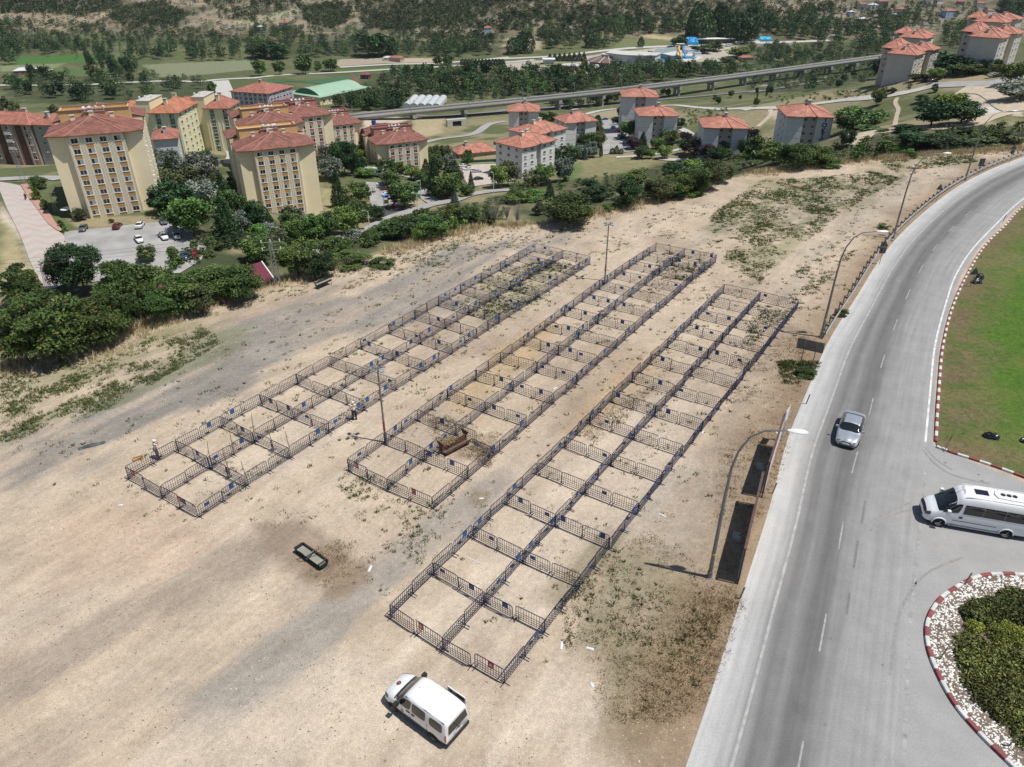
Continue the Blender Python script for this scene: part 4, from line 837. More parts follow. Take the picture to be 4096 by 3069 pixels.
VH=[(4,(1060,20),14,10,6,whitew,teal,'house with pale teal roof at the very top right of the village'),(4,(905,60),15,10,5,whitew,tile_red,'long low house with red roof left of a white walled one'),
 (4,(985,85),13,10,8,whitew,lightroof,'white walled house with grey sheet roof in the village'),(4,(1070,50),14,10,7,pinkw,tile_red,'pink walled house with broad red roof in the village'),
 (4,(815,118),9,8,4,blue,lightroof,'small light blue house below the village'),(4,(552,95),9,8,4,whitew,tile_red,'lone small house with bright red roof among poplars'),
 (4,(1208,128),13,11,9,beigew,tile_red,'tall beige house with red roof in mid village'),(4,(1140,100),8,8,4,whitew,tile_red,'tiny red roofed house left of the tall beige one'),
 (4,(900,190),13,9,6,brick,lightroof,'unfinished brick house with white metal roof among trees'),(4,(1160,140),9,7,4,whitew,lightroof,'white roofed shed below the tall beige house'),
 (4,(1600,130),18,11,7,blue,tile_red,'wide light blue house with red roof right of the village'),(4,(1172,245),16,10,5,blue,tile_red,'low blue house with red roof behind the chained blocks'),
 (4,(1930,115),12,9,5,whitew,tile_red,'red roofed house below the dark poplar wood at right'),(4,(1860,60),13,9,6,whitew,tile_red,'white house with red roof high on the right'),
 (4,(1700,40),12,9,5,pinkw,tile_red,'pinkish house with red roof in the upper village row'),(4,(1520,30),11,8,5,whitew,tile_red,'small house with red roof in the upper village row'),
 (4,(1430,15),12,8,5,whitew,tile_red,'house at the top border beside the sandy village street'),(4,(690,310),11,6,3.2,whitew,lightroof,'flat white shed beside the valley road'),
 (3,(2120,520),15,8,3.2,pinkw,tile_red,'long barn with rusty red roof near the orchard'),(2,(2055,290),9,8,7,whitew,tile_red,'white hillside house with red roof above the orchards'),
 (2,(1270,530),14,9,4,pinkw,tile_red,'farmhouse with orange roof beside the valley road'),(2,(1190,520),9,6,3,whitew,lightroof,'white roofed farm shed left of the orange roofed farmhouse'),
 (2,(1000,680),8,7,4,mat('maroon_wall',(.14,.05,.05),.9),mat('maroon_roof',(.20,.07,.07),.8),'small maroon hut at the corner of the football pitch'),
 (2,(300,225),12,7,4,whitew,tile_red,'red roofed farmhouse on the left hillside'),(2,(80,255),12,7,3.5,conc,lightroof,'grey roofed farm shed low on the left hillside'),
 (1,(250,640),24,11,4,brick,lightroof,'long barn with white metal roof in the left fields'),(1,(400,640),12,8,3.5,brick,lightroof,'smaller grey roofed barn beside the long barn')]
for zi,(a,b),w,d,h,wl,tl,lb in VH:
    u,v=(Z1,Z2,Z3,Z4)[zi-1]([(a,b)])[0]; house(u,v,w,d,h,wl,tl,lb,random.choice([-25,-10,5,18]))
# event centre: round restaurant, curved hall, pool with slides
p=at(*Z3([(925,560)])[0]); r=empty('round_restaurant',p,0,'round restaurant with brown and grey segmented conical roof','restaurant'); m=MB(); m.lathe([(19,-3),(19,4)],32); m.obj('wall',mat('dark_glazing',(.10,.08,.07),.4),r); m=MB()
m.lathe([(22,4),(22,4.3),(6.5,8.6)],12); m.mi=1; m.lathe([(6.5,8.6),(6.5,10.5)],24); m.lathe([(7.2,10.5),(7.2,10.9)],24)
for k in range(12):
    a=2*math.pi*(k)/12; m.tube([(22.2*math.cos(a),22.2*math.sin(a),4.4),(6.6*math.cos(a),6.6*math.sin(a),8.8)],.5,4)
m.obj('roof',[mat('brown_grey_roof',(.16,.10,.09),.8),concl],r)
p=at(*Z3([(1130,560)])[0]); r=empty('event_hall',p,R(-25),'pale event hall with curved front wall beside the round restaurant','hall'); q=[(-26,14),(-26,-8)]+[(-26+54*t/10,-8-9*math.sin(math.pi*t/10)) for t in range(1,10)]+[(28,-8),(28,14)]
m=MB(); m.prism(q,-4,11); m.obj('wall',mat('bluish_white_render',(.55,.58,.60),.8),r); m=MB(); m.prism([(a*1.03,b*1.05) for a,b in q],11,11.7); m.obj('roof',concl,r); window(r,-18,-12.4,7,R(-18),(4,3.5))
p=at(*Z3([(420,548)])[0]); r=empty('kiosk',p,0,'small white square kiosk on the lawn by the round pool','kiosk'); m=MB(); m.box(-6,-5,-2,6,5,4); m.obj('wall',concl,r); m=MB(); m.box(-7,-6,4,7,6,5); m.obj('roof',whitew,r)
p=at(*Z3([(690,600)])[0]); r=empty('red_rimmed_pavilion',p,0,'low round pavilion with red bands near the restaurant','pavilion'); m=MB(); m.lathe([(9,-2),(9,4)],24,(-10,0,0)); m.lathe([(13,-2),(13,3.2)],24,(8,-3,0)); m.obj('wall',mat('red_band',(.32,.05,.06),.7),r); m=MB(); m.lathe([(9.2,4),(9.2,4.8)],24,(-10,0,0)); m.lathe([(13.2,3.2),(13.2,4.2)],24,(8,-3,0)); m.obj('roof',concl,r)
water=mat('pool_water',(.08,.34,.50),.08,spec=.6,var=.1)
patch_px('pool_deck',Z3([(1270,490),(1380,550),(1650,555)]),Z3([(1560,440),(1700,470),(1750,500)]),mat('pinkish_deck',(.55,.50,.46),.9),.4,14,14)
pc=at(*Z3([(1560,500)])[0]); m=MB(); m.lathe([(14,.5),(14,.75)],28,(0,0,0)); o=m.obj('swimming_pool',water); o.location=(pc.x,pc.y,pc.z); o.scale=(1.3,1,1); tag(o,'round bright blue splash pool under the slides','pool')
a_=at(*Z3([(1340,520)])[0]); m=MB(); m.obox((0,0,.7),(44,30,.3)); o=m.obj('swimming_pool',water); o.location=a_; tag(o,'rectangular blue pool behind the grey fence','pool')
fa,fb=at(*Z3([(1275,480)])[0]),at(*Z3([(1500,530)])[0]); m=MB(); m.obox((0,0,2.6),((fb-fa).length,.3,5.2)); o=m.obj('screen_fence',mat('blue_grey_screen',(.28,.33,.37),.7)); o.location=(fa+fb)/2; o.rotation_euler=(0,0,math.atan2((fb-fa).y,(fb-fa).x)); tag(o,'blue grey screen fence between hall and pools','fence')
fa,fb=at(*Z3([(1340,470)])[0]),at(*Z3([(1540,435)])[0]); m=MB(); m.obox((0,0,2.4),((fb-fa).length,.3,4.8)); o=m.obj('screen_fence',mat('teal_screen',(.34,.46,.48),.7)); o.location=(fa+fb)/2; o.rotation_euler=(0,0,math.atan2((fb-fa).y,(fb-fa).x)); tag(o,'pale teal screen fence behind the pools','fence')
p=at(*Z3([(1548,490)])[0]); r=empty('water_slide',p,0,'water slide tower with yellow and blue chutes','water slide'); m=MB(); [m.tube([(x,y,0),(x,y,11)],.3,5) for x in (-3,3) for y in (-2,2)]; m.box(-4,-3,10,4,3,10.5); m.box(-4.5,-3.5,13,4.5,3.5,13.6); [m.tube([(x,y,10.5),(x,y,13)],.2,4) for x in (-3,3) for y in (-2,2)]; m.obj('tower',concl,r)
for nm,c,x in (('chute',(.75,.42,.04),-2),('chute',(.05,.25,.6),3)): m=MB(); m.tube([(x,-3,11),(x-1,-8,8),(x+1,-12,4),(x,-17,1)],1.3,8); m.obj(nm,mat('slide_'+('yellow' if x<0 else 'blue'),c,.5),r)
for (a,b),w,h,lb in (((1650,465),12,4,'white service cabin with blue end beside the slide pool'),((1700,490),8,4,'small white ticket cabin at the pool deck corner')):
    p=at(*Z3([(a,b)])[0]); r=empty('pool_cabin',p,R(15),lb,'cabin'); m=MB(); m.box(-w/2,-3,-1,w/2,3,h); m.obj('wall',whitew,r); m=MB(); m.box(-w/2-.3,-3.3,h,w/2+.3,3.3,h+.4); m.obj('roof',blue,r)
def tarp(px,w,d,h,c,lb):
    p=at(*px); m=MB(); n=8
    V=[((i/n-.5)*w+random.uniform(-.3,.3),(j/n-.5)*d,h*(.75+.25*math.sin(i*1.7+j))*(1 if 0<i<n and 0<j<n else .35)) for i in range(n+1) for j in range(n+1)]
    m.add(V,[(i*(n+1)+j,i*(n+1)+j+1,(i+1)*(n+1)+j+1,(i+1)*(n+1)+j) for i in range(n) for j in range(n)]); m.box(-w/2,-d/2,-1,w/2,d/2,h*.3)
    o=m.obj('tarpaulin_heap',mat('tarp_%d'%int(c[2]*100),c,.5)); o.location=p; tag(o,lb,'tarpaulin')
tarp(Z3([(1628,378)])[0],22,14,8,(.04,.35,.75),'large bright blue tarpaulin tent below the poplars'); tarp(Z3([(1718,352)])[0],9,8,5,(.03,.35,.45),'small teal tent between blue tarpaulin and long white roof'); tarp(Z4([(120,325)])[0],16,8,4,(.05,.50,.80),'crumpled light blue sheet beside the field track')
p=at(*Z3([(1820,370)])[0]); r=empty('market_shelter',p,R(5),'long open shelter with thin white roof beside the valley road','shelter'); m=MB(); m.box(-30,-7,4.6,30,7,5.1); m.obj('roof',whitew,r); m=MB(); [m.tube([(x,y,-1),(x,y,4.6)],.2,5) for x in range(-28,30,8) for y in (-6,6)]; m.obj('post',darkm,r); m=MB(); m.box(-28,3,0,28,5,2.4); m.obj('stall_wall',conc,r)
# ================= animal pens built of crowd barriers =================
def W4(pts): return [Vector((*atz(u,v),0)) for u,v in pts]
navyp=mat('navy_painted_steel',(.02,.034,.085),.45,metal=.3,spec=.5,var=.25,scale=4,objvar=.3); bluep=mat('blue_plate',(.022,.085,.25),.5,var=.1,scale=3,objvar=.35); redp=mat('red_plate',(.42,.05,.03),.5,var=.05)
BW,BH=1.93,1.12
m=MB(); r_=.14; q=[(-BW/2,0,.12),(-BW/2,0,BH-r_)]+[(-BW/2+r_-r_*math.cos(t),0,BH-r_+r_*math.sin(t)) for t in (.5,1.05)]+[(-BW/2+r_,0,BH),(BW/2-r_,0,BH)]+[(BW/2-r_+r_*math.sin(t),0,BH-r_+r_*math.cos(t)) for t in (.5,1.05)]+[(BW/2,0,BH-r_),(BW/2,0,.12)]
m.tube(q,.025,6); m.tube([(-BW/2,0,.14),(BW/2,0,.14)],.018,5); F_=m.mesh('frame',[navyp],True)
m=MB(); 
for i in range(1,11): x_=-BW/2+BW*i/11; m.tube([(x_,0,.14),(x_,0,BH)],.0155,4,False)
for z_ in (.32,.5,.68): m.tube([(-BW/2,0,z_),(BW/2,0,z_)],.014,4,False)
G_=m.mesh('grille',[navyp])
m=MB(); m.box(-.02,-.3,0,.02,.3,.03); m.box(-.015,-.02,.03,.015,.02,.16); T_=m.mesh('foot',[navyp])
def plate_mesh(nm,w,h,mt): m=MB(); m.box(-w/2,-.022,-h/2,w/2,-.0105,h/2); m.box(-w/2,.0105,-h/2,w/2,.022,h/2); return m.mesh(nm,[mt])
PL=[plate_mesh('sign_plate',.36,.40,bluep),plate_mesh('sign_plate',.36,.26,bluep)]; PR=plate_mesh('letter_plate',.36,.42,redp)
BAR=[]     # (a, b, label, plate, letter)
def quadpos(NL,NM,NR,FL,FM,FR,n=14):
    f=lambda a,b: [a.lerp(b,(i/n)*(1.03-.03*i/n)) for i in range(n+1)]
    return f(NL,FL),f(NM,FM),f(NR,FR)
AB=quadpos(*W4([(1561,2470),(1773,2604),(2017.6,2738),(2892,1173),(3035.5,1204),(3187,1241)]))
EFp=quadpos(*W4([(517,1917),(649,1994),(797,2072),(2139,1007),(2252,1034),(2359,1060)]))
cl=W4([(1392,1884),(1543,1777),(1672,1684),(1791,1598),(1905,1520),(2002,1450),(2093,1383),(2178,1321),(2257,1263),(2328,1208),(2396,1157),(2458,1115),(2515,1075),(2570,1039),(2621,1007)])
cr=W4([(1731,2043),(1874,1919),(1996,1809),(2111,1709),(2214,1616),(2307,1537),(2388,1463),(2464,1394),(2539,1331),(2602,1273),(2664,1222),(2721,1171),(2768,1127),(2816,1089),(2861,1053)])
cmid=[a.lerp(b,.485) for a,b in zip(cl,cr)]
ORDN=['first','second','third','fourth','fifth','sixth','seventh','eighth','ninth','tenth','eleventh','twelfth','thirteenth','fourteenth','fifteenth']+['%sth'%w for w in ('sixteen','seventeen','eighteen','nineteen','twentie')]+['twenty-'+w for w in ('first','second','third','fourth','fifth','sixth','seventh','eighth')]
BL=[('A-B',AB,{(0,1):'B',(0,3):'A'}),('C-D',(cl,cmid,cr),{(0,0):'D',(0,3):'C'}),('E-F',EFp,{(0,0):'F',(0,3):'E'})]
for nm,(l,c_,r_2),letters in BL:
    for li,(ln,line) in enumerate((('left side',l),('middle line',c_),('right side',r_2))):
        for i in range(14):
            for h_ in (0,1):
                a=line[i].lerp(line[i+1],h_*.5); b=line[i].lerp(line[i+1],h_*.5+.5); pr=rng.random(); pl=1 if pr<.34 else (2 if pr<.5 else 0)
                BAR.append([a,b,'%s of block %s, %s from near end'%(ln,nm,ORDN[i*2+h_]),pl,None])
    for i in range(15):
        for k,(s,e,h_) in enumerate(((l[i],c_[i],0),(l[i],c_[i],1),(c_[i],r_2[i],0),(c_[i],r_2[i],1))):
            if nm=='C-D' and i==2 and k==3: continue
            a=s.lerp(e,h_*.5); b=s.lerp(e,h_*.5+.5); pr=rng.random(); pl=1 if pr<.3 else (2 if pr<.48 else 0); lt=letters.get((i,k))
            BAR.append([a,b,'block %s %s cross row, %s from the left'%(nm,ORDN[i],ORDN[k]),(pl if lt is None else 0),lt])
BAR.sort(key=lambda t:((t[0]+t[1])/2).length); NB=300
pm={1:('blue plate','dark blue plate'),2:('small plate','small blue plate'),0:('no plate','no plate')}
for i,(a,b,lb,pl,lt) in enumerate(BAR[:NB]):
    d=b-a; rz=math.atan2(d.y,d.x)+rng.normal(0,.022); mid=(a+b)/2+Vector((rng.normal(0,.035),rng.normal(0,.035),0))
    what='barrier with red letter %s plate'%lt if lt else ('barrier with blue plate' if pl==1 else ('barrier with small plate' if pl==2 else 'plain barrier'))
    e=empty('crowd_barrier',mid,rz,what+', '+lb,'crowd barrier','crowd barriers forming the pens')
    e.rotation_euler=(rng.normal(0,.04),rng.normal(0,.006),rz)
    for nm_,me_ in (('frame',F_),('grille',G_)): link(bpy.data.objects.new(nm_,me_),e)
    for sx in (-1,1): o=link(bpy.data.objects.new('foot',T_),e); o.location=(sx*(BW/2-.04),0,0)
    if pl: o=link(bpy.data.objects.new('sign_plate',PL[pl-1]),e); o.location=(rng.uniform(-.6,.6),0,.86 if pl==1 else .78)
    if lt:
        px=-.62 if lt in 'BC' else (.1 if lt=='A' else -.2)
        if lt=='E': px=-.75; o=link(bpy.data.objects.new('sign_plate',PL[0]),e); o.location=(-.3,0,.84)
        if lt=='D': px=-.1
        o=link(bpy.data.objects.new('letter_plate',PR),e); o.location=(px,0,.86)
        lettering(lt,.36,whitep,'letter',o,(0,-.024,.03),(R(90),0,0),.001)
# the farthest barriers, beyond the three hundred nearest
def me_arr(me): 
    v=np.zeros(len(me.vertices)*3); me.vertices.foreach_get('co',v); return v.reshape(-1,3),[tuple(p.vertices) for p in me.polygons]
parts=[me_arr(F_),me_arr(G_)]; ft=me_arr(T_); V=[];FF=[];MI=[];off=0
for a,b,lb,pl,lt in BAR[NB:]:
    d=b-a; t=math.atan2(d.y,d.x); c,s=math.cos(t),math.sin(t); mid=(a+b)/2
    its=[(v,f,0,0,0) for v,f in parts]+[(ft[0],ft[1],-BW/2+.04,0,0),(ft[0],ft[1],BW/2-.04,0,0)]
    if pl: pv,pf=me_arr(PL[pl-1]); its.append((pv,pf,rng.uniform(-.6,.6),.84,1))
    for v,f,dx,dz,mi in its:
        w=v+np.array([dx,0,dz]); w=np.stack([w[:,0]*c-w[:,1]*s+mid.x,w[:,0]*s+w[:,1]*c+mid.y,w[:,2]],1); V+=w.tolist(); FF+=[tuple(k+off for k in q) for q in f]; MI+=[mi]*len(f); off+=len(w)
me=bpy.data.meshes.new('distant_barriers'); me.from_pydata(V,[],FF); me.materials.append(navyp); me.materials.append(bluep); me.polygons.foreach_set('material_index',MI)
tag(link(bpy.data.objects.new('distant_barriers',me)),'blue crowd barriers at the far ends of the three pen blocks','crowd barriers',kind='stuff')
# leaning barrier in block C-D
a,b=cmid[2].lerp(cr[2],.5),cr[2]; d=b-a; e=empty('crowd_barrier',(a+b)/2+Vector((-.25,-.3,0)),0,'barrier tipped over and leaning beside the hay rack in block C-D','crowd barrier','crowd barriers forming the pens'); e.rotation_euler=(R(24),0,math.atan2(d.y,d.x)-.08)
for nm_,me_ in (('frame',F_),('grille',G_)): link(bpy.data.objects.new(nm_,me_),e)
for sx in (-1,1): o=link(bpy.data.objects.new('foot',T_),e); o.location=(sx*(BW/2-.04),0,0)
# sticks tied to the first rows of block E-F
wood=mat('weathered_wood',(.16,.12,.085),.9,var=.3,scale=6); rust=mat('rusty_steel',(.12,.06,.04),.8,var=.4,scale=5); 
E_=EFp
spots=[(E_[1][1],'where four pens meet'),(E_[1][1].lerp(E_[2][1],.5),'halfway along the second cross row'),(E_[2][1],'at the right end of the second cross row'),(E_[1][1].lerp(E_[1][2],.5),'midway in the middle line'),(E_[1][2],'at the third row junction'),(E_[1][2].lerp(E_[2][2],.5),'halfway along the third cross row'),(E_[2][2],'at the right end of the third cross row')]
for i,(p,lb) in enumerate(spots):
    h_=2.5+.25*math.sin(i*2.1); k=.08*math.cos(i*1.7); m=MB(); m.tube([(0,0,0),(k*.3,.02,h_*.35),(k,-.03,h_*.7),(k*1.9,.02,h_)],[.035,.032,.026,.018],6)
    if i==1: m.tube([(k,0,h_*.72),(k-.5,0.1,h_*.8)],[.018,.01],4)
    o=m.obj('wooden_stick',wood,smooth=True); o.location=(p.x+.06,p.y+.06,0); tag(o,'crooked wooden stick in block E-F '+lb,'stick','sticks tied to the barriers')
# ================= posts, lamps, signs =================
steel=mat('grey_steel_pole',(.22,.23,.24),.5,metal=.5,var=.15,scale=2); lampw=mat('lamp_housing',(.72,.73,.74),.4,var=.03)
def vtop(base,tv):
    p=atz(*base); a,b,c=ray(2048,tv); return H+c/b*p[1]
def street_lamp(base,top,arm,lb,h=None):
    x_,y_=atz(*base); h=h or vtop(base,top); r=empty('street_lamp',(x_,y_,0),0,lb,'street lamp','tall curved lamps along the road')
    m=MB(); ax,ay=arm; q=[(0,0,0),(0,0,h*.3),(0,0,h*.55),(ax*.02,ay*.02,h*.74),(ax*.1,ay*.1,h*.85),(ax*.28,ay*.28,h*.94),(ax*.55,ay*.55,h*.985),(ax,ay,h)]
    m.tube(q,[.13,.115,.095,.08,.065,.055,.05,.045],8); m.obj('pole',steel,r,smooth=True)
    m=MB(); m.box(-.2,-.2,0,.2,.2,.04); m.tube([(0,0,.02),(0,0,.5)],.16,8); m.obj('base_plate',steel,r)
    m=MB(); m.tube([(0,0,1.9),(0,0,2.05)],.135,8); m.obj('yellow_band',mat('yellow_tape',(.6,.4,.02),.6),r)
    m=MB(); d=Vector((ax,ay,0)).normalized(); s=Vector((-d.y,d.x,0)); c0=Vector((ax,ay,h)); n=10
    rings=[(-.05,.05),(.08,.12),(.3,.2),(.6,.22),(.85,.17),(1.02,.06)]; vs=[]
    for t,w in rings: vs+=[c0+d*t+s*w*math.cos(2*math.pi*k/n)+Vector((0,0,.5*w*math.sin(2*math.pi*k/n)+.03)) for k in range(n)]
    m.add(vs,[(i*n+k,i*n+(k+1)%n,(i+1)*n+(k+1)%n,(i+1)*n+k) for i in range(len(rings)-1) for k in range(n)]+[tuple(range(n)),tuple(range(n*(len(rings)-1),n*len(rings)))]); m.obj('lamp_head',lampw,r,smooth=True); return r
street_lamp((2837,2309),1700,(2.5,-.55),'tall curved street lamp beside the two long billboards')
street_lamp((3284,1348),922,(2.6,-.3),'curved street lamp beside the blank backed road sign')
street_lamp((3572,953),612,(3.2,-.2),'curved street lamp behind the start of the guardrail, second farthest')
street_lamp((3860,722),445,(4.0,.2),'farthest tall street lamp, on the road bend')
def floodlight(base,top,lb):
    x_,y_=atz(*base); h=vtop(base,top); r=empty('floodlight_mast',(x_,y_,0),0,lb,'floodlight','floodlight masts over the pens')
    m=MB(); m.tube([(0,0,0),(0,0,h)],[.09,.06],8); m.obj('pole',steel,r,smooth=True); m=MB(); m.tube([(0,0,1.2),(0,0,2.0)],.094,8); m.obj('red_sticker',mat('torn_red_poster',(.28,.08,.07),.8,var=.4,scale=8),r)
    m=MB(); m.tube([(-.42,0,h),(.42,0,h)],.03,4); m.tube([(0,-.42,h),(0,.42,h)],.03,4); m.tube([(-.3,-.3,h),(.3,.3,h)],.025,4); m.tube([(-.3,.3,h),(.3,-.3,h)],.025,4); m.obj('cross_arm',steel,r)
    for a in (45,135,225,315):
        m=MB(); m.obox((0,0,0),(.36,.28,.09)); m.mi=1; m.obox((0,0,-.05),(.30,.22,.01)); o=m.obj('floodlight',[greym,glass],r); o.location=(.45*math.cos(R(a)),.45*math.sin(R(a)),h+.05); o.rotation_euler=(0,R(18),R(a))
    return r
floodlight((1543,1770),1478,'floodlight mast at the corner of block C-D, the nearer of two'); floodlight((2419,1123),898,'floodlight mast halfway along block C-D, the farther of two')
# back of a road sign on two posts
def px3(u,v,y_):    # point of a picture ray at given distance ahead
    a,b,c=ray(u,v); return Vector((a/b*y_,y_,H+c/b*y_))
b1,b2=W4([(3199,1464),(3248,1465)]); dd=(b2-b1); ang=-.5
r=empty('road_sign',(b1+b2)/2,ang,'blank grey brown back of a rectangular road sign on two posts','road sign'); m=MB(); m.box(-1.2,.05,1.6,1.15,.10,2.65); m.obj('panel',mat('sign_back',(.17,.155,.14),.6,metal=.2,var=.1,scale=1),r)
for x_ in (-.52,.52): m=MB(); m.tube([(x_,0,0),(x_,0,2.6)],.04,6); m.obj('post',steel,r)
def tri_sign(px,lb,kind='tri',h=2.6,rz=0,ground=True):
    x_,y_=atz(*px); r=empty('traffic_sign',(x_,y_,0),rz,lb,'traffic sign'); m=MB(); m.tube([(0,0,0),(0,0,h)],.035,6); m.obj('post',steel,r); bk=mat('sign_back_dark',(.09,.095,.10),.6,metal=.3)
    m=MB()
    if kind in('tri','both','tric'): m.add([(-.52,.05,h-.75),(.52,.05,h-.75),(0,.05,h+.15),(-.52,.09,h-.75),(.52,.09,h-.75),(0,.09,h+.15)],[(0,1,2),(5,4,3),(0,3,4,1),(1,4,5,2),(2,5,3,0)])
    if kind=='rect': m.box(-.45,.05,h-1.3,.45,.09,h)
    m.obj('sign_plate',bk,r)
    if kind=='both': m=MB(); m.box(-.4,.05,h-1.6,.4,.09,h-.8); m.obj('sub_plate',bk,r)
    if kind=='tric': m=MB(); m.lathe([(.0,.05),(.38,.05),(.38,.09),(0,.09)],14,(0,0,h-1.2),'Y'); m.obj('sub_plate',bk,r)
tri_sign((3517,1058),'dark back of a triangular sign above a square plate behind the guardrail','both',3.0); tri_sign((3744,808),'dark back of a triangular sign behind the guardrail, above the pole shadow'); tri_sign((3912,702),'dark back of a tall rectangular sign behind the guardrail','rect',2.8); tri_sign((4036,652),'dark back of a triangular sign above a round plate, farthest along the guardrail','tric',3.1)
tri_sign((3880,1150),'triangular warning sign standing on the lawn beside black bags','tri',2.3)
for u,v,h_,rz,lb,mt in ((4012,886,1.0,0,'slim grey marker post behind the red and white kerb','g'),(2960,2395,1.0,0,'slim greenish delineator post beside the near billboard','g'),(3090,1974,1.0,0,'slim delineator post between billboard and road','g'),(3224,1617,1.0,0,'slim delineator post on the brown verge below the road sign','g'),(3855,2342,1.1,0,'grey marker post at the top of the white pebble border','g'),(3757,2640,1.1,0,'grey marker post beside the left juniper bushes','g'),(4030,2990,1.1,0,'grey marker post at the lower end of the pebble border','g')):
    x_,y_=atz(u,v); m=MB(); m.box(-.05,-.02,0,.05,.02,h_); m.box(-.055,-.025,h_-.2,.055,.025,h_-.1); o=m.obj('marker_post',mat('greenish_post',(.13,.135,.11),.7)); o.location=(x_,y_,0); o.rotation_euler=(R(4),R(6),.4); tag(o,lb,'post')
x_,y_=atz(3775,1808); m=MB(); m.tube([(0,0,0),(.3,.25,.9)],.03,5); m.mi=1; m.tube([(.3,.25,.9),(.45,.38,1.35)],.035,5); o=m.obj('leaning_rod',[steel,rust]); o.location=(x_,y_,0); tag(o,'thin leaning rusty rod stuck in the brown lawn corner','rod')
# guardrail
gp=[p for p in roadL if p.y>64 and p.x<160]; ga,_l=resample(gp,150); gA,gB=offset_line(ga,.9); side=gA if (gA[40].x<ga[40].x) else gB
gr_=empty('guardrail',(0,0,0),0,'long galvanised guardrail along the outside of the road bend','guardrail')
wprof=[(.0,.45),(.06,.52),(.0,.58),(0,.62),(.06,.68),(0,.75),(-.02,.75),(.03,.68),(-.02,.62),(-.02,.58),(.03,.52),(-.02,.45)]
sweep(wprof,'rail_beam',mat('galvanised_beam',(.42,.43,.43),.5,metal=.5,var=.15,scale=1),gr_,side)
pp,_l2=resample(side,int(_l/2.0)); pm_=MB(); pm_.box(-.05,-.5,-.1,.05,-.38,.82); pm_.box(-.04,-.5,.5,.04,.0,.72); pm_=pm_.mesh('rail_post',[steel])
for i,p in enumerate(pp[:95]):
    d=(pp[min(i+1,len(pp)-1)]-pp[max(i-1,0)]); o=link(bpy.data.objects.new('rail_post',pm_),gr_); o.location=p; o.rotation_euler=(0,0,math.atan2(d.y,d.x)+math.pi)
    if (Matrix.Rotation(o.rotation_euler.z,4,'Z')@Vector((0,-1,0))).dot(p-ga[min(149,int(i*150/len(pp)))])<0: o.rotation_euler.z+=math.pi
# billboards, seen nearly edge-on, boards on both faces of a steel frame
boardw=mat('billboard_sheet',(.66,.66,.65),.5,var=.12,scale=1.2); brown=mat('brown_frame',(.10,.062,.052),.6,var=.3,scale=3); redl=mat('red_board_print',(.45,.04,.05),.5)
def billboard(a,b,h0,h1,lb,red=False):
    a,b=W4([a,b]); d=b-a; L_=d.length; r=empty('billboard',a,math.atan2(d.y,d.x),lb,'billboard')
    m=MB(); m.box(.1,-.075,h0,L_-.1,-.05,h1-.08); m.obj('panel',boardw,r); m=MB(); m.box(.1,.05,h0,L_-.1,.075,h1-.08); m.obj('panel',boardw,r)
    m=MB(); m.box(0,-.08,h1-.08,L_,.08,h1); m.box(0,-.06,h0-.1,L_,.06,h0-.002); m.obj('frame',brown,r)
    k=max(2,int(L_/3.0)+1)
    for i in range(k): x_=L_*i/(k-1); m=MB(); m.box(x_-.05,-.045,0,x_+.05,.045,h1+.02); m.obj('post',brown,r)
    for i in range(1,k,2): x_=L_*i/(k-1); m=MB(); m.tube([(x_,.1,.9),(x_,.6,.3)],.04,4); m.obj('brace',brown,r); m=MB(); m.box(x_-.28,.45,-.05,x_+.28,1.0,.35); m.obj('concrete_block',concd,r)
    for x_ in (L_*.3,L_*.72):
        m=MB(); m.box(x_-1.1,-.081,h0+.3,x_+1.1,-.076,h0+1.0); m.obj('printed_band',redl,r)
    return r
billboard((2950,2336),(3024,2020),.35,2.95,'nearest long double billboard edge-on beside the road'); billboard((3047,1990),(3108,1790),.55,3.15,'long double billboard just beyond the nearest one, lying towards the car')
m=MB(); m.tube([(0,0,0),(0,0,3.4)],.05,5); m.box(-.02,-.9,2.2,.02,0,3.3); o=m.obj('narrow_board',[boardw]); p=W4([(3128,1765)])[0]; o.location=p; o.rotation_euler=(0,0,-.6); tag(o,'narrow pale board on a post beyond the two billboards','sign board')
# kerbs, lawn, pebble border
def kerb_mat():
    m=bpy.data.materials.new('red_white_kerb_paint'); m.use_nodes=True; t=m.node_tree; L=t.links; p=t.nodes['Principled BSDF']; p.inputs['Roughness'].default_value=.7
    tc=t.nodes.new('ShaderNodeTexCoord'); sx=t.nodes.new('ShaderNodeSeparateXYZ'); L.new(tc.outputs['UV'],sx.inputs[0])
    a=t.nodes.new('ShaderNodeMath'); a.operation='DIVIDE'; a.inputs[1].default_value=1.5; L.new(sx.outputs[1],a.inputs[0]); f=t.nodes.new('ShaderNodeMath'); f.operation='FRACT'; L.new(a.outputs[0],f.inputs[0]); g=t.nodes.new('ShaderNodeMath'); g.operation='GREATER_THAN'; g.inputs[1].default_value=.5; L.new(f.outputs[0],g.inputs[0])
    n=t.nodes.new('ShaderNodeTexNoise'); n.inputs['Scale'].default_value=4; n.inputs['Detail'].default_value=6; L.new(tc.outputs['Object'],n.inputs['Vector']); r=t.nodes.new('ShaderNodeMapRange'); r.inputs[1].default_value=.35; r.inputs[2].default_value=.65; r.inputs[3].default_value=.78; r.inputs[4].default_value=1.08; L.new(n.outputs[0],r.inputs[0])
    mx=t.nodes.new('ShaderNodeMix'); mx.data_type='RGBA'; L.new(g.outputs[0],mx.inputs[0]); mx.inputs[6].default_value=(.60,.59,.56,1); mx.inputs[7].default_value=(.25,.06,.06,1)
    s=t.nodes.new('ShaderNodeVectorMath'); s.operation='SCALE'; L.new(mx.outputs[2],s.inputs[0]); L.new(r.outputs[0],s.inputs['Scale']); L.new(s.outputs[0],p.inputs['Base Color']); return m
km=kerb_mat()
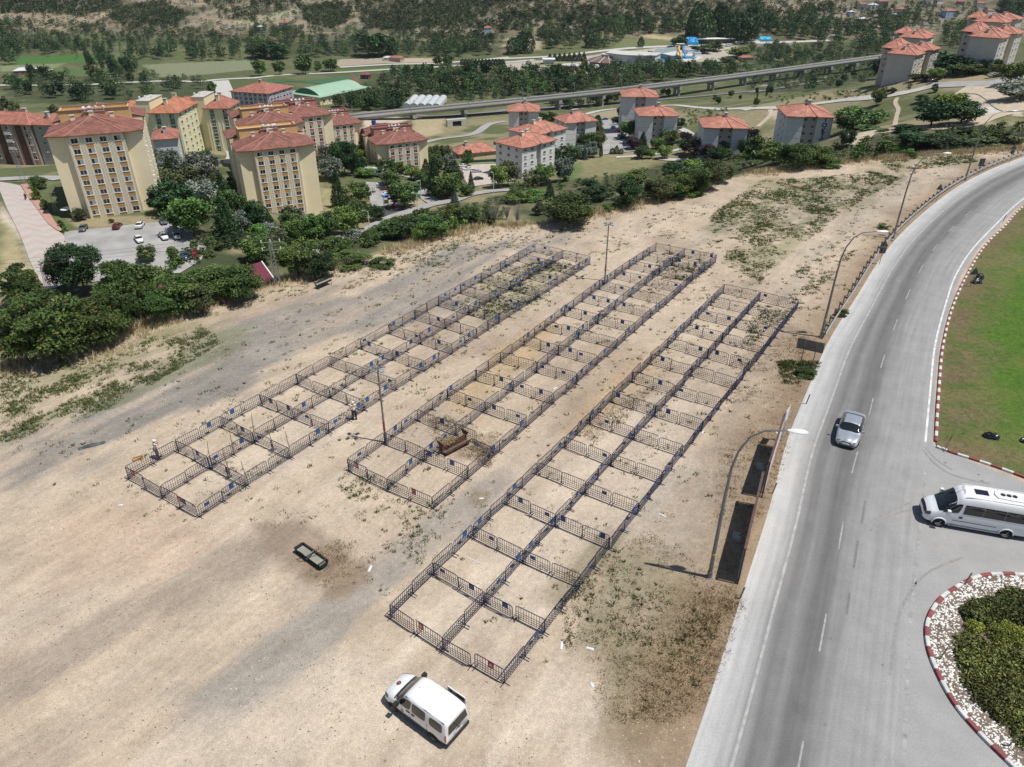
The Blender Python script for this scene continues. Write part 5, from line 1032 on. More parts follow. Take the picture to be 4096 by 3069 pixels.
def kerb(name,pts,lb,w=.22,h=.17):
    l=0; q,l=resample(pts,max(40,int(3*sum((b-a).length for a,b in zip(pts,pts[1:]))))); A,B=offset_line(q,w); prof=[]
    V=[];UV=[];n=len(q)
    for i in range(n):
        a,b=A[i],B[i]
        for p,z_ in ((a,0),(a,h-.02),(a.lerp(b,.12),h),(a.lerp(b,.88),h),(b,h-.02),(b,0)): V.append((p.x,p.y,z_)); UV.append((0,l*i/(n-1)))
    ix=np.arange(n*6).reshape(n,6); Fq=np.stack([ix[:-1,:-1],ix[:-1,1:],ix[1:,1:],ix[1:,:-1]],-1).reshape(-1,4); me=np_mesh(name,V,Fq,km,uv=UV); o=link(bpy.data.objects.new(name,me)); b=bmesh.new(); b.from_mesh(me); bmesh.ops.recalc_face_normals(b,faces=b.faces); b.to_mesh(me); b.free(); return tag(o,lb,'kerb')
k1=[V2(atz(*p)) for p in D2([(2330,352),(2211,445),(2172,486),(2120,540),(2066,640),(2037,740),(2026,850),(2020,955)])]; k1=catmull(k1,10)
kerb('kerb',k1,'red and white kerb along the lawn inside the road bend')
k1b=[V2(atz(*p)) for p in D2([(2022,966),(2060,980),(2110,996),(2160,1013),(2211,1032),(2330,1078)])]; k1b=catmull(k1b,6); kerb('kerb',k1b,'red and white kerb at the lower lawn edge behind the minibus')
k2=[V2(atz(*p)) for p in D2([(2330,1256),(2211,1243),(2160,1241),(2110,1247),(2060,1272),(2025,1300),(2002,1345),(2003,1395),(2022,1450),(2060,1520),(2110,1580),(2170,1640),(2240,1705)])]; k2=catmull(k2,10); kerb('kerb',k2,'red and white kerb curving round the juniper bed')
lawnm=bpy.data.materials.new('lawn'); lawnm.use_nodes=True; t=lawnm.node_tree; L=t.links; p=t.nodes['Principled BSDF']; p.inputs['Roughness'].default_value=.95; p.inputs['Specular IOR Level'].default_value=.1
at_=t.nodes.new('ShaderNodeAttribute'); at_.attribute_name='Col'; tc=t.nodes.new('ShaderNodeTexCoord'); n=t.nodes.new('ShaderNodeTexNoise'); n.inputs['Scale'].default_value=2.2; n.inputs['Detail'].default_value=8; n.inputs['Roughness'].default_value=.8; L.new(tc.outputs['Object'],n.inputs['Vector']); r=t.nodes.new('ShaderNodeMapRange'); r.inputs[1].default_value=.3; r.inputs[2].default_value=.7; r.inputs[3].default_value=.6; r.inputs[4].default_value=1.35; L.new(n.outputs[0],r.inputs[0]); s=t.nodes.new('ShaderNodeVectorMath'); s.operation='SCALE'; L.new(at_.outputs['Color'],s.inputs[0]); L.new(r.outputs[0],s.inputs['Scale']); L.new(s.outputs[0],p.inputs['Base Color'])
def snap_in(X,Y,ok,poly):
    x=X.ravel().copy(); y=Y.ravel().copy(); o=~ok.ravel(); bx=x[o].copy(); by=y[o].copy(); best=np.full(o.sum(),1e9); sx=bx.copy(); sy=by.copy(); n=len(poly)
    for i in range(n):
        x0,y0=poly[i]; x1,y1=poly[(i+1)%n]; dx,dy=x1-x0,y1-y0; t=np.clip(((bx-x0)*dx+(by-y0)*dy)/(dx*dx+dy*dy+1e-9),0,1); px=x0+t*dx; py=y0+t*dy; d=np.hypot(bx-px,by-py); k=d<best; best[k]=d[k]; sx[k]=px[k]; sy[k]=py[k]
    x[o]=sx; y[o]=sy; return x.reshape(X.shape),y.reshape(Y.shape)
def bed(name,outline,fn,z0,step=.5,mt=lawnm):
    poly=[(p.x,p.y) for p in outline]; xs=np.arange(min(a for a,_ in poly),max(a for a,_ in poly)+step,step); ys=np.arange(min(b for _,b in poly),max(b for _,b in poly)+step,step); X,Y=np.meshgrid(xs,ys); ok=in_poly(X,Y,poly); 
    dk=seg_dist(X.ravel(),Y.ravel(),poly).reshape(X.shape); Z=z0+np.clip(dk/3,0,1)*.12; C=fn(X.ravel(),Y.ravel(),dk.ravel()); ix=np.arange(X.size).reshape(X.shape); inn=ok[:-1,:-1]|ok[1:,1:]|ok[1:,:-1]|ok[:-1,1:]; X,Y=snap_in(X,Y,ok,poly)
    Fq=np.stack([ix[:-1,:-1],ix[:-1,1:],ix[1:,1:],ix[1:,:-1]],-1)[inn]
    me=np_mesh(name,np.stack([X.ravel(),Y.ravel(),Z.ravel()],1),Fq,mt,True,{'Col':C}); b=bmesh.new(); b.from_mesh(me); bmesh.ops.delete(b,geom=[v for v in b.verts if not v.link_faces],context='VERTS'); b.to_mesh(me); b.free(); return tag(link(bpy.data.objects.new(name,me)),kind='structure')
def lawn_col(X,Y,d):
    c=np.tile((.078,.14,.024),(len(X),1)); w=np.clip(1.25-d/(2.2+4*fbm(X,Y,5,4,41)),0,1); c=mixc(c,(.155,.115,.07),w*.95); c=mixc(c,(.17,.15,.07),np.clip((fbm(X,Y,7,5,45)-.45)*5,0,1)*.35); c=mixc(c,(.13,.14,.045),np.clip((fbm(X,Y,3,4,42)-.45)*4,0,1)*.5); return mixc(c,(.055,.12,.02),np.clip((fbm(X,Y,1.5,3,43)-.5)*5,0,1)*.5)
lo=k1+k1b+[Vector((130,60,0)),Vector((150,110,0)),Vector((110,118,0))]
bed('lawn',lo,lawn_col,.05,.4)
bo=k2+[Vector((60,12,0)),Vector((60,36,0))]
bed('planting_bed_soil',bo,lambda X,Y,d: mixc(np.tile((.13,.10,.075),(len(X),1)),(.2,.16,.12),fbm(X,Y,1,3,44)),.05,.3)
# ================= vegetation =================
def leaf_mat(name,c,objvar=.25,tr=.15):
    m=bpy.data.materials.new(name); m.use_nodes=True; t=m.node_tree; L=t.links; p=t.nodes['Principled BSDF']; p.inputs['Roughness'].default_value=.6; p.inputs['Specular IOR Level'].default_value=.25
    a=t.nodes.new('ShaderNodeAttribute'); a.attribute_name='Col'; oi=t.nodes.new('ShaderNodeObjectInfo'); r=t.nodes.new('ShaderNodeMapRange'); r.inputs[3].default_value=1-objvar; r.inputs[4].default_value=1+objvar; L.new(oi.outputs['Random'],r.inputs[0])
    s=t.nodes.new('ShaderNodeVectorMath'); s.operation='SCALE'; L.new(a.outputs['Color'],s.inputs[0]); L.new(r.outputs[0],s.inputs['Scale'])
    h=t.nodes.new('ShaderNodeHueSaturation'); mu=t.nodes.new('ShaderNodeMath'); mu.operation='MULTIPLY_ADD'; mu.inputs[1].default_value=.05; mu.inputs[2].default_value=.475
    f=t.nodes.new('ShaderNodeMath'); f.operation='FRACT'; m7=t.nodes.new('ShaderNodeMath'); m7.operation='MULTIPLY'; m7.inputs[1].default_value=7.3; L.new(oi.outputs['Random'],m7.inputs[0]); L.new(m7.outputs[0],f.inputs[0]); L.new(f.outputs[0],mu.inputs[0]); L.new(mu.outputs[0],h.inputs['Hue']); L.new(s.outputs[0],h.inputs['Color'])
    L.new(h.outputs[0],p.inputs['Base Color']); return m
leafm=leaf_mat('foliage',None); barkm=mat('bark',(.12,.095,.07),.95,var=.3,scale=4)
def leaves(P_,size,cl,seed,aspect=.55,droop=0):
    """diamond leaves / sprays at points P_, random facing"""
    g=np.random.default_rng(seed); n=len(P_); d=g.normal(size=(n,3)); d[:,2]=d[:,2]*.7-droop; d/=np.linalg.norm(d,axis=1)[:,None]; e=g.normal(size=(n,3)); e=np.cross(d,e); e/=np.linalg.norm(e,axis=1)[:,None]+1e-9
    s=size*g.uniform(.6,1.4,n)[:,None]; V=np.stack([P_-d*s,P_+e*s*aspect,P_+d*s,P_-e*s*aspect],1).reshape(-1,3); Fq=np.arange(4*n).reshape(n,4); return V,Fq,np.repeat(cl,4,0)
def crown_pts(kind,n,seed):
    g=np.random.default_rng(seed); P_=[];K=[]
    if kind in('broad','bush'):
        k=int(34 if kind=='broad' else 18); c=g.normal(size=(k,3)); c/=np.linalg.norm(c,axis=1)[:,None]; c*=g.uniform(.35,1,(k,1))**.6
        if kind=='broad': c=c*np.array([.37,.37,.36])+np.array([0,0,.54])
        else: c=c*np.array([.36,.36,.34])+np.array([0,0,.45]); c[:,2]=np.abs(c[:,2])
        rad=g.uniform(.10,.19,k)
        for i in range(k):
            m_=n//k; q=g.normal(size=(m_,3)); q/=np.linalg.norm(q,axis=1)[:,None]; q*=(g.uniform(.5,1.06,(m_,1)))*rad[i]; q[:,2]*=.75; P_.append(c[i]+q); K.append(np.full(m_,g.uniform(.6,1.45)))
    elif kind=='poplar':
        k=26
        for i in range(k):
            z=.12+.86*(i/(k-1)); r=.5*(.25+.95*math.sin(math.pi*min(.97,(z*.93+.10)))**.8)*g.uniform(.8,1.1); m_=n//k; a=g.uniform(0,6.28,m_); rr=r*np.sqrt(g.uniform(.3,1,m_)); q=np.stack([rr*np.cos(a),rr*np.sin(a),z+g.normal(0,.03,m_)],1); P_.append(q); K.append(np.full(m_,g.uniform(.7,1.3)))
    elif kind=='conifer':
        k=34
        for i in range(k):
            z=.08+.9*(i/(k-1)); r=.5*(1-z)**.75*g.uniform(.75,1.15)+.02; m_=int(n/k*(1.7-1.4*z)); a=g.uniform(0,6.28,m_); nb=7; a=np.round(a/(6.28/nb)+i*.5)*(6.28/nb)+g.normal(0,.2,m_); rr=r*np.sqrt(g.uniform(.05,1,m_)); q=np.stack([rr*np.cos(a),rr*np.sin(a),z-rr*.22+g.normal(0,.008,m_)],1); P_.append(q); K.append(g.uniform(.75,1.25,m_))
    elif kind=='layered':   # tree of heaven: flat tiers of long fronds
        k=48; c=g.normal(size=(k,3)); c/=np.linalg.norm(c,axis=1)[:,None]; c=c*np.array([.40,.40,.42])*g.uniform(.45,1,(k,1))+np.array([0,0,.53])
        for i in range(k):
            m_=n//k; a=g.uniform(0,6.28,m_); a=np.round(a/.7)*.7+g.normal(0,.1,m_); rr=g.uniform(.02,.16,m_); q=np.stack([rr*np.cos(a),rr*np.sin(a),-rr*rr*2+g.normal(0,.012,m_)+.03],1); P_.append(c[i]+q); K.append(np.full(m_,g.uniform(.65,1.4)))
    return np.concatenate(P_),np.concatenate(K)
PROTO={}
def tree_proto(kind,pal,lod,var):
    key=(kind,pal,lod,var)
    if key in PROTO: return PROTO[key]
    n={'hi':10500,'mid':4000,'lo':1000}[lod]; 
    if kind=='bush': n=int(n*.6)
    sd=hash((kind,lod,var))&0xffff if False else sum(map(ord,kind))*7+var*131+len(lod)*17
    P_,K=crown_pts(kind,n,sd); g=np.random.default_rng(sd+1)
    c=np.array(PALET[pal])[None]*K[:,None]*g.uniform(.75,1.3,(len(P_),1)); c[:,0]*=1+.25*(K-1)
    if pal=='rustgreen': k=g.random(len(P_))<.06; c[k]=np.array([.17,.10,.03])
    size={'hi':.018,'mid':.030,'lo':.058}[lod]*(1.25 if kind in('layered',) else 1)*(1.15 if kind=='bush' else 1)
    V,Fq,C=leaves(P_,size,c,sd+2,.45 if kind in('conifer','layered') else .6,.2 if kind=='conifer' else 0)
    cm=np_mesh('crown',V,Fq,leafm,False,{'Col':C})
    m=MB(); th=.022 if kind!='bush' else .012
    top=.55 if kind in('broad','layered') else .8
    m.tube([(0,0,-.25),(0,0,.0),(.008,.004,top*.5),(0,.006,top)],[th*1.25,th,th*.7,th*.3],6,False)
    if kind in('broad','layered'):
        for i in range(7):
            a=i*2.4; z0=.16+.05*i; m.tube([(0,0,z0),(.12*math.cos(a),.12*math.sin(a),z0+.14),(.3*math.cos(a),.3*math.sin(a),z0+.26)],[th*.5,th*.35,th*.1],4,False)
    if kind=='bush':
        for i in range(5): a=i*1.3; m.tube([(0,0,0),(.2*math.cos(a),.2*math.sin(a),.5)],[.012,.004],4,False)
    tm=m.mesh('trunk',[barkm],True); PROTO[key]=(cm,tm); return PROTO[key]
PALET={'green':(.072,.118,.032),'dark':(.032,.070,.025),'yellowgreen':(.15,.20,.035),'olive':(.085,.105,.045),'silver':(.17,.20,.16),'blue':(.07,.115,.105),'plum':(.030,.017,.022),'rustgreen':(.08,.115,.03),'fresh':(.10,.175,.04),'poplar':(.040,.086,.028)}
TP={'silver':'olive_tree','plum':'plum_tree','yellowgreen':'locust_tree'}
TN={'broad':('broadleaf_tree','tree'),'layered':('ailanthus_tree','tree'),'poplar':('poplar_tree','tree'),'conifer':('conifer_tree','tree'),'bush':('bush','bush')}
NT=[0]
def tree(x,y,z,h,w,kind,pal,label=None,group=None,lod=None):
    d=math.hypot(x,y); lod=lod or ('hi' if d<190 else ('mid' if d<430 else 'lo')); cm,tm=tree_proto(kind,pal,lod,NT[0]%3); NT[0]+=1
    e=empty(TP[pal] if kind=='broad' and pal in TP else TN[kind][0],(x,y,z-.1),random.uniform(0,6.28),label,TN[kind][1],group); e.scale=(w,w,h)
    link(bpy.data.objects.new('crown',cm),e); link(bpy.data.objects.new('trunk',tm),e); return e
def TB(u,vt,vb,wpx,kind,pal,label,group=None):
    """tree that stands at picture foot (u,vb), reaches up to vt and is wpx wide"""
    p=at(u,vb); s=math.hypot(p.x,p.y); a,b,c=ray(u,vt); ztop=H+c/b*p.y; h=max(ztop-p.z,1.0); w=wpx/F*math.hypot(p.y,H-p.z)*(1.3 if kind in('broad','layered','bush') else 1.15)
    return tree(p.x,p.y,p.z,h*1.02,w,kind,pal,label,group)
PN={'green':'green','dark':'dark green','yellowgreen':'bright yellow green','olive':'olive green','silver':'silvery grey','blue':'bluish','plum':'dark plum','rustgreen':'rust flecked green','fresh':'fresh green','poplar':'deep green'}
def Q(zf,a,b): return zf([(a,b)])[0]
# --- trees below the near edge of the lot, bottom left ---
N5=lambda u,vt,vb,w,k,p,l: TB(*(lambda a,b: (a[0],a[1],b[1]))(Q(Z5,u,vt),Q(Z5,u,vb)),w*.463,k,p,l)
N5(740,625,1130,330,'broad','dark','big dense dark tree at the lower edge of the parking lot, right lobe'); N5(570,715,1120,220,'broad','dark','big dense dark tree beside the paver street, left lobe')
N5(1240,770,1400,450,'layered','green','airy tree with thin visible trunks standing above the rust flecked trees'); N5(1060,1040,1490,360,'layered','green','mid green tree between the dense dark tree and the airy one')
N5(480,1090,1700,560,'layered','rustgreen','wide rust flecked tree filling the lower left corner'); N5(800,1150,1610,420,'layered','rustgreen','rust flecked tree right beside the widest one'); N5(250,1240,1740,330,'layered','rustgreen','rust flecked tree at the far lower left above blue cypresses')
N5(620,1290,1680,420,'layered','rustgreen','low rust flecked tree hanging over the lot edge'); N5(960,1290,1570,300,'layered','green','green tree touching the lot edge below the airy tree')
N5(200,875,1260,300,'layered','green','feathery green tree beside the lattice pylon at far left'); N5(330,1010,1330,260,'layered','green','feathery green tree just right of the leftmost lattice pylon')
N5(1420,1090,1390,230,'layered','green','small green tree beside the dark red roof corner')
N5(1620,910,1290,400,'layered','green','leafy tree right of the dark red sloping roof, first'); N5(1880,870,1180,400,'broad','green','round green tree above the lot edge, middle of the near thicket'); N5(2120,880,1200,330,'broad','green','green tree closing the near thicket on the right')
N5(1760,1010,1310,220,'layered','olive','olive tree with pink flowered shrub at its foot')
for i,(a,b,c) in enumerate(((30,1370,90),(90,1440,110),(130,1390,70),(20,1470,120))): N5(a,b-70,b+90,c,'bush','blue',['rounded blue cypress hedge mass at left border, upper','rounded blue cypress mass nearest the lot edge','small blue cypress at the right of the hedge','rounded blue cypress at the left border, lowest'][i])
# --- around the parking lot ---
for u,vt,vb,w,k,p,l in ((700,385,500,110,'broad','olive','small olive tree at the left corner of the nearest tall block'),(970,468,520,45,'bush','green','small round bush before the nearest tall block'),(340,110,230,130,'broad','green','tree beside the street lattice pylon'),(320,190,330,90,'bush','yellowgreen','bright hedge along the red pavement, upper part'),(390,290,420,60,'bush','fresh','green hedge along the red pavement, middle part'),(535,480,560,50,'bush','green','dark bush at the corner of the parking lot entrance'),(575,540,600,60,'bush','fresh','light green bush beside the lot entrance path'),
 (1530,150,440,330,'broad','dark','big dark tree at the right wing of the nearest tall block'),(1680,260,640,330,'broad','fresh','light green spreading tree over the parked cars'),(1400,210,440,190,'broad','dark','dark tree hiding the lower right of the nearest tall block'),(1990,300,700,260,'conifer','dark','tall drooping conifer between the parking lot and tall blocks'),(1520,700,880,90,'broad','fresh','slim young tree beside the dark parked car'),(1280,700,860,150,'broad','fresh','young yellowish tree in the middle of the parking lot'),(1830,620,720,60,'broad','fresh','small globe tree at the right end of the parking lot'),(1900,670,760,80,'bush','green','round bush at the right end of the parking lot'),(1740,745,800,60,'bush','fresh','small round bush over the black car'),
 (1760,120,420,260,'broad','silver','silvery tree left of the second tall block'),(1870,80,250,110,'conifer','olive','slender olive green conifer beside the garden path'),(2030,110,260,110,'broad','dark','dark round tree at the foot of the second tall block'),(1600,0,330,300,'broad','olive','large olive tree in the garden between the tall blocks'),(1780,-120,200,260,'broad','silver','large silvery olive in the garden between the tall blocks'),(1490,-140,170,240,'broad','silver','pale silvery tree beside the yellow block'),(1330,-150,60,140,'broad','green','green tree below the white gable building'),
 (2080,370,620,170,'bush','silver','silvery bush left of the second tall block base'),(2150,300,560,200,'conifer','green','dense green pine covering the left base of the second tall block')): N5(u,vt,vb,w,k,p,l)
N6=lambda u,vt,vb,w,k,p,l: TB(*(lambda a,b: (a[0],a[1],b[1]))(Q(Z6,u,vt),Q(Z6,u,vb)),w*.463,k,p,l)
for u,vt,vb,w,k,p,l in ((60,400,690,190,'broad','dark','round dark pine at the left foot of the second tall block'),(140,600,720,200,'bush','silver','pale silvery bush below the second tall block'),(510,560,800,240,'broad','fresh','bright rounded tree under the second tall block, left'),(680,520,760,200,'broad','green','rounded green tree under the second tall block, middle'),(820,480,740,240,'broad','fresh','bright rounded tree beside the playground, largest'),(930,420,690,200,'broad','green','green tree left of the playground street lamp'),(1090,460,610,150,'broad','dark','dark round tree covering the playground corner'),
 (770,160,500,140,'conifer','dark','tall dark spruce beside the parked car yard'),(700,60,260,200,'broad','silver','silvery tree right behind the second tall block'),(640,-180,130,190,'conifer','green','big conifer in front of the salmon panelled tall block'),(930,270,480,230,'broad','green','airy tree in front of the parked cars yard'),(950,-20,180,120,'broad','yellowgreen','bright yellow green tree beside the white bus, left'),(1000,140,230,170,'broad','fresh','fresh green tree covering the bus front'),(1060,105,190,90,'broad','yellowgreen','small yellow green tree above the bus'),(1180,60,230,150,'broad','green','tree right behind the white bus'),(1220,160,330,170,'broad','green','tree over the right end of the parked car row'),(1340,260,500,270,'broad','green','broad tree shading the parked cars'),(1290,90,210,120,'broad','yellowgreen','bright yellow green tree below the salmon parapet block, first'),(1390,120,220,110,'broad','fresh','fresh green tree below the salmon parapet block, second'),(1450,150,260,130,'broad','yellowgreen','yellow green tree above the street, third in the row'),(1540,160,330,170,'broad','green','green tree on the bend above the street'),(1600,60,400,150,'conifer','dark','tall dark conifer on the street bend'),(1700,180,420,220,'broad','green','green tree inside the street bend'),(1760,120,360,160,'broad','olive','olive tree inside the street bend'),(1910,180,320,60,'conifer','dark','thin dark spruce beside the black parked car'),(1880,290,400,130,'broad','green','low tree at the street junction corner'),(1770,350,470,80,'conifer','blue','bluish conifer at the street junction'),(1850,360,410,90,'bush','yellowgreen','yellow green hedge at the junction'),
 (1000,-180,120,170,'conifer','dark','dark conifer left of the salmon parapet block'),(880,-60,150,200,'broad','green','green tree in the courtyard left of the salmon parapet block'),(820,-120,220,200,'broad','dark','dark tree in the courtyard beside the conifers'),(750,-90,60,120,'poplar','poplar','narrow dark tree between salmon panelled blocks'),(1080,-70,110,140,'broad','olive','olive tree at the left wall of the salmon parapet block'),(1250,-30,90,120,'conifer','olive','pale conifer in front of the salmon parapet block'),(1350,-10,100,110,'conifer','olive','second pale conifer in front of the salmon parapet block'),(1460,10,110,110,'conifer','dark','dark conifer at the right corner of the salmon parapet block'),(1560,-10,90,80,'conifer','dark','dark conifer at the street right of the salmon parapet block'),
 (2150,110,330,160,'broad','fresh','bright tree at the left wall of the nearest grey corner block')): N6(u,vt,vb,w,k,p,l)
# --- thicket just below the lot edge ---
for u,vt,vb,w,k,p,l in ((1150,920,1010,200,'bush','green','bush at the left end of the edge thicket'),(760,740,900,230,'broad','green','low tree over the left end of the street'),(900,660,800,140,'bush','silver','dry grey shrub beside the street lamp'),(1050,690,800,180,'broad','green','dense shrub tree right of the grey shrub'),(1240,590,760,240,'broad','green','dense shrub tree in the middle of the edge thicket'),(1390,570,780,220,'broad','dark','dark shrub tree below the leftmost street lamp'),(1560,560,760,270,'broad','green','wide shrub tree right of the middle of the edge thicket'),(1460,660,790,90,'poplar','yellowgreen','bright narrow sapling at the edge thicket'),(1760,460,620,190,'broad','rustgreen','rust flecked shrub tree near the street junction'),(1900,480,640,190,'broad','green','green shrub near the right end of the street'),(2050,520,640,150,'bush','olive','olive shrub at the start of the bare bushes'),(860,860,1000,320,'bush','green','broad low bush above the pale dry grass'),(620,880,1100,260,'broad','dark','dark low tree above the dark red roof garden'),(420,730,1090,360,'broad','green','large airy tree above the red roofed shelter'),(250,680,900,220,'broad','olive','olive tree left of the large airy tree'),(90,730,980,240,'broad','fresh','fresh green tree behind the leftmost wires'),(-130,960,1240,260,'broad','green','green tree over the dark red roof, nearest the edge')): N6(u,vt,vb,w,k,p,l)
N7=lambda u,vt,vb,w,k,p,l: TB(*(lambda a,b: (a[0],a[1],b[1]))(Q(Z7,u,vt),Q(Z7,u,vb)),w*.463,k,p,l)
for u,vt,vb,w,k,p,l in ((70,80,310,160,'broad','olive','olive tree at the wall of the nearest grey corner block'),(330,40,200,110,'conifer','dark','dark conifer between windows of the nearest grey corner block'),(380,100,300,170,'broad','fresh','bright tree at the right foot of the grey corner block'),(290,170,310,180,'broad','olive','reddish tipped olive tree in front of the grey corner block'),(550,45,270,160,'broad','silver','silvery willow on the slope right of the grey corner block'),(430,270,440,110,'conifer','dark','dark pointed conifer above the wide round bush'),(600,350,640,420,'broad','green','very wide round bush at the lot edge'),(330,420,560,120,'bush','olive','small olive bush left of the widest bush'),(140,330,460,220,'bush','green','green bushes below the grey corner block, left'),(300,330,440,200,'bush','fresh','fresh bushes below the grey corner block, right'),(820,300,440,240,'broad','dark','dark rounded bush on the open slope, left'),(780,220,330,160,'bush','dark','dark bush behind the rounded one on the slope'),(930,280,400,150,'bush','olive','olive bush beside the dark rounded one'),(1100,240,500,230,'broad','dark','tall dark bush descending to the lot edge'),(1160,160,320,200,'broad','green','green bush on the slope above the tall dark one'),(1010,390,500,120,'bush','green','small bush at the edge left of the tall dark one'),(920,450,530,110,'bush','fresh','round green bush at the lot edge'),(1280,260,400,180,'bush','green','bush right of the tall dark one'),(1350,220,440,260,'broad','olive','broad olive bush at the thicket edge, first'),(1520,180,400,260,'broad','green','broad green bush at the thicket edge, second'),(1680,100,380,260,'broad','green','broad green bush at the thicket edge, third'),(1800,60,340,230,'broad','olive','broad olive bush at the thicket edge, fourth'),(1500,100,260,200,'broad','dark','dark bush below the plum trees, left'),(1650,60,240,200,'broad','fresh','fresh bush below the plum trees, right'),(1900,60,280,180,'bush','olive','thin greyish bush near the edge bend'),(1450,300,420,240,'bush','dark','low dark bush hugging the lot edge, left'),(1650,290,390,200,'bush','fresh','low fresh bush hugging the lot edge, right')): N7(u,vt,vb,w,k,p,l)
N3=lambda u,vt,vb,w,k,p,l: TB(*(lambda a,b: (a[0],a[1],b[1]))(Q(Z3,u,vt),Q(Z3,u,vb)),w*.463,k,p,l)
for u,vt,vb,w,k,p,l in ((1110,1020,1200,140,'broad','fresh','bright round tree at the foot of the tallest grey block'),(1550,1010,1110,90,'broad','dark','dark tree at the right wall of the second grey tower'),(1600,1130,1220,110,'broad','plum','plum coloured tree above the pavement, smaller'),(1740,1190,1380,260,'broad','plum','wide dark plum tree in front of the grey block'),(2160,1100,1250,160,'broad','plum','plum coloured tree behind the right wing of the grey block'),(1590,1190,1330,110,'broad','dark','dark tree left of the wide plum tree'),(1840,1150,1330,110,'conifer','dark','dark conifer in front of the plum and grey block'),(2130,1180,1350,170,'broad','dark','dark tree covering the right wing of the grey block'),(1230,1140,1270,90,'conifer','dark','dark conifer at the left wall of the second grey tower'),(1180,1010,1120,60,'poplar','dark','narrow dark tree beside the bright round one'),(1460,1110,1250,160,'broad','green','row of green pines before the second grey tower'),(1420,1240,1370,120,'broad','fresh','bright round tree beside the pavement, middle'),(1300,1280,1370,80,'broad','fresh','small light green tree beside the pavement, left'),(1220,1250,1370,120,'broad','green','green tree at the lower end of the yard'),(1150,1180,1290,120,'broad','plum','small plum tree beside the parked cars'),(1360,1180,1290,120,'broad','fresh','light green tree in front of the second grey tower'),(970,1280,1330,40,'poplar','green','small pointed cypress, left of three below the yard'),(1005,1260,1330,35,'poplar','green','small pointed cypress, middle of three below the yard'),(1045,1285,1330,35,'poplar','green','small pointed cypress, right of three below the yard'),
 (840,1000,1120,70,'poplar','dark','dark cypress at the right wall of the two chimney block'),(730,1120,1260,190,'broad','green','green tree below the two chimney block'),(850,1130,1270,110,'broad','olive','olive tree at the left of the yard'),(620,1160,1230,70,'conifer','blue','small bluish spruce below the two chimney block'),(560,1230,1390,240,'broad','dark','dark tree group right of the grey corner block'),(700,1250,1370,110,'broad','silver','silvery tree below the two chimney block'),(800,1260,1360,90,'broad','silver','second silvery tree beside the yard wall'),(730,1270,1380,60,'conifer','blue','bluish conifer between the silvery trees'),(870,1260,1360,25,'poplar','dark','very thin dark cypress at the yard wall'),(540,1130,1230,120,'broad','green','green tree touching the grey corner block behind'),(400,950,1080,150,'broad','green','green tree between the distant grey blocks'),(1010,1000,1080,90,'broad','dark','dark tree at the top of the yard'),(1040,920,1010,70,'broad','dark','dark tree on the road bend above the yard')): N3(u,vt,vb,w,k,p,l)
N4=lambda u,vt,vb,w,k,p,l: TB(*(lambda a,b: (a[0],a[1],b[1]))(Q(Z4,u,vt),Q(Z4,u,vb)),w*.494,k,p,l)
for u,vt,vb,w,k,p,l in ((1020,690,860,100,'broad','green','lone upright tree casting shade on the hillside road'),(1140,700,760,80,'bush','dark','dark bush above the hillside road'),(1490,660,750,60,'bush','green','bush at the road junction island'),(880,850,1040,330,'broad','green','wide green tree clump on the slope right of the lettered block'),(780,910,1080,200,'broad','green','green clump next to the lettered block'),(780,1040,1190,120,'broad','dark','dark tree below the slope clump'),(930,1000,1060,170,'bush','green','low bushes right of the slope clump'),(1600,730,950,230,'broad','yellowgreen','yellow green crown of the big hillside tree pair'),(1460,790,1030,260,'broad','dark','dark left crown of the big hillside trees'),(1700,800,1010,290,'broad','dark','dark right crown of the big hillside trees'),(1390,755,830,110,'bush','dark','small dark bush above the big hillside trees'),(1260,990,1060,230,'bush','dark','low dark bushes above the dirt track'),(1070,1030,1065,110,'bush','green','low green bushes beside the footpath'),(1330,1060,1190,260,'broad','dark','dark bush below the dirt track'),(1110,1120,1200,200,'bush','green','olive bush below the dirt track, left'),(1600,1080,1230,360,'broad','dark','wide dark bush behind the white shack'),(1740,1010,1080,140,'bush','dark','dark bush beside the lamp arm'),(1300,1195,1270,130,'bush','fresh','round green bush at the far lot edge'),(2180,650,810,300,'broad','silver','big silvery willow at the right border'),(2100,480,690,170,'broad','green','tree shading the road at the right border'),(1950,1100,1200,260,'bush','olive','olive scrub on the slope behind the farthest lamp'),(2120,1040,1180,200,'bush','olive','grey olive scrub at the right border'),(1230,570,650,110,'broad','green','small tree at the corner of the viaduct end block'),(1330,590,660,90,'broad','green','small tree before the sunny side of the viaduct end block'),(1490,540,650,110,'broad','fresh','fresh green tree at the chained block entrance'),(1410,590,650,70,'broad','olive','small olive tree at the chained block entrance'),(1140,590,650,100,'broad','plum','dark plum bush before the blank end wall'),(1520,390,560,100,'broad','dark','dark tree at the right corner of the viaduct end block'),(1460,440,580,100,'broad','dark','dark tree beside the chained block entrance'),(1640,430,600,280,'broad','dark','wide dark tree group between the two chained blocks'),(1760,500,610,180,'broad','green','green tree right of the wide dark group'),(1930,450,580,140,'broad','dark','dark tree before the large chained block'),(1870,540,600,110,'bush','green','bush on the bank before the large chained block'),(2000,510,600,110,'broad','green','green tree beside the red flag'),(1060,440,640,180,'broad','dark','dark trees left of the viaduct end block'),
 (60,1090,1330,200,'broad','green','green tree clump at the lot edge below plum trees'),(180,1135,1340,220,'broad','fresh','fresh clump left below the lettered block'),(340,1135,1370,260,'broad','green','tall green clump below the lettered block'),(520,1165,1350,240,'broad','rustgreen','thin reddish clump right below the lettered block'),(640,1270,1350,200,'bush','fresh','low fresh bush at the lot edge below the lettered block'),(430,1160,1290,160,'broad','green','tree hiding the base of the lettered block')): N4(u,vt,vb,w,k,p,l)
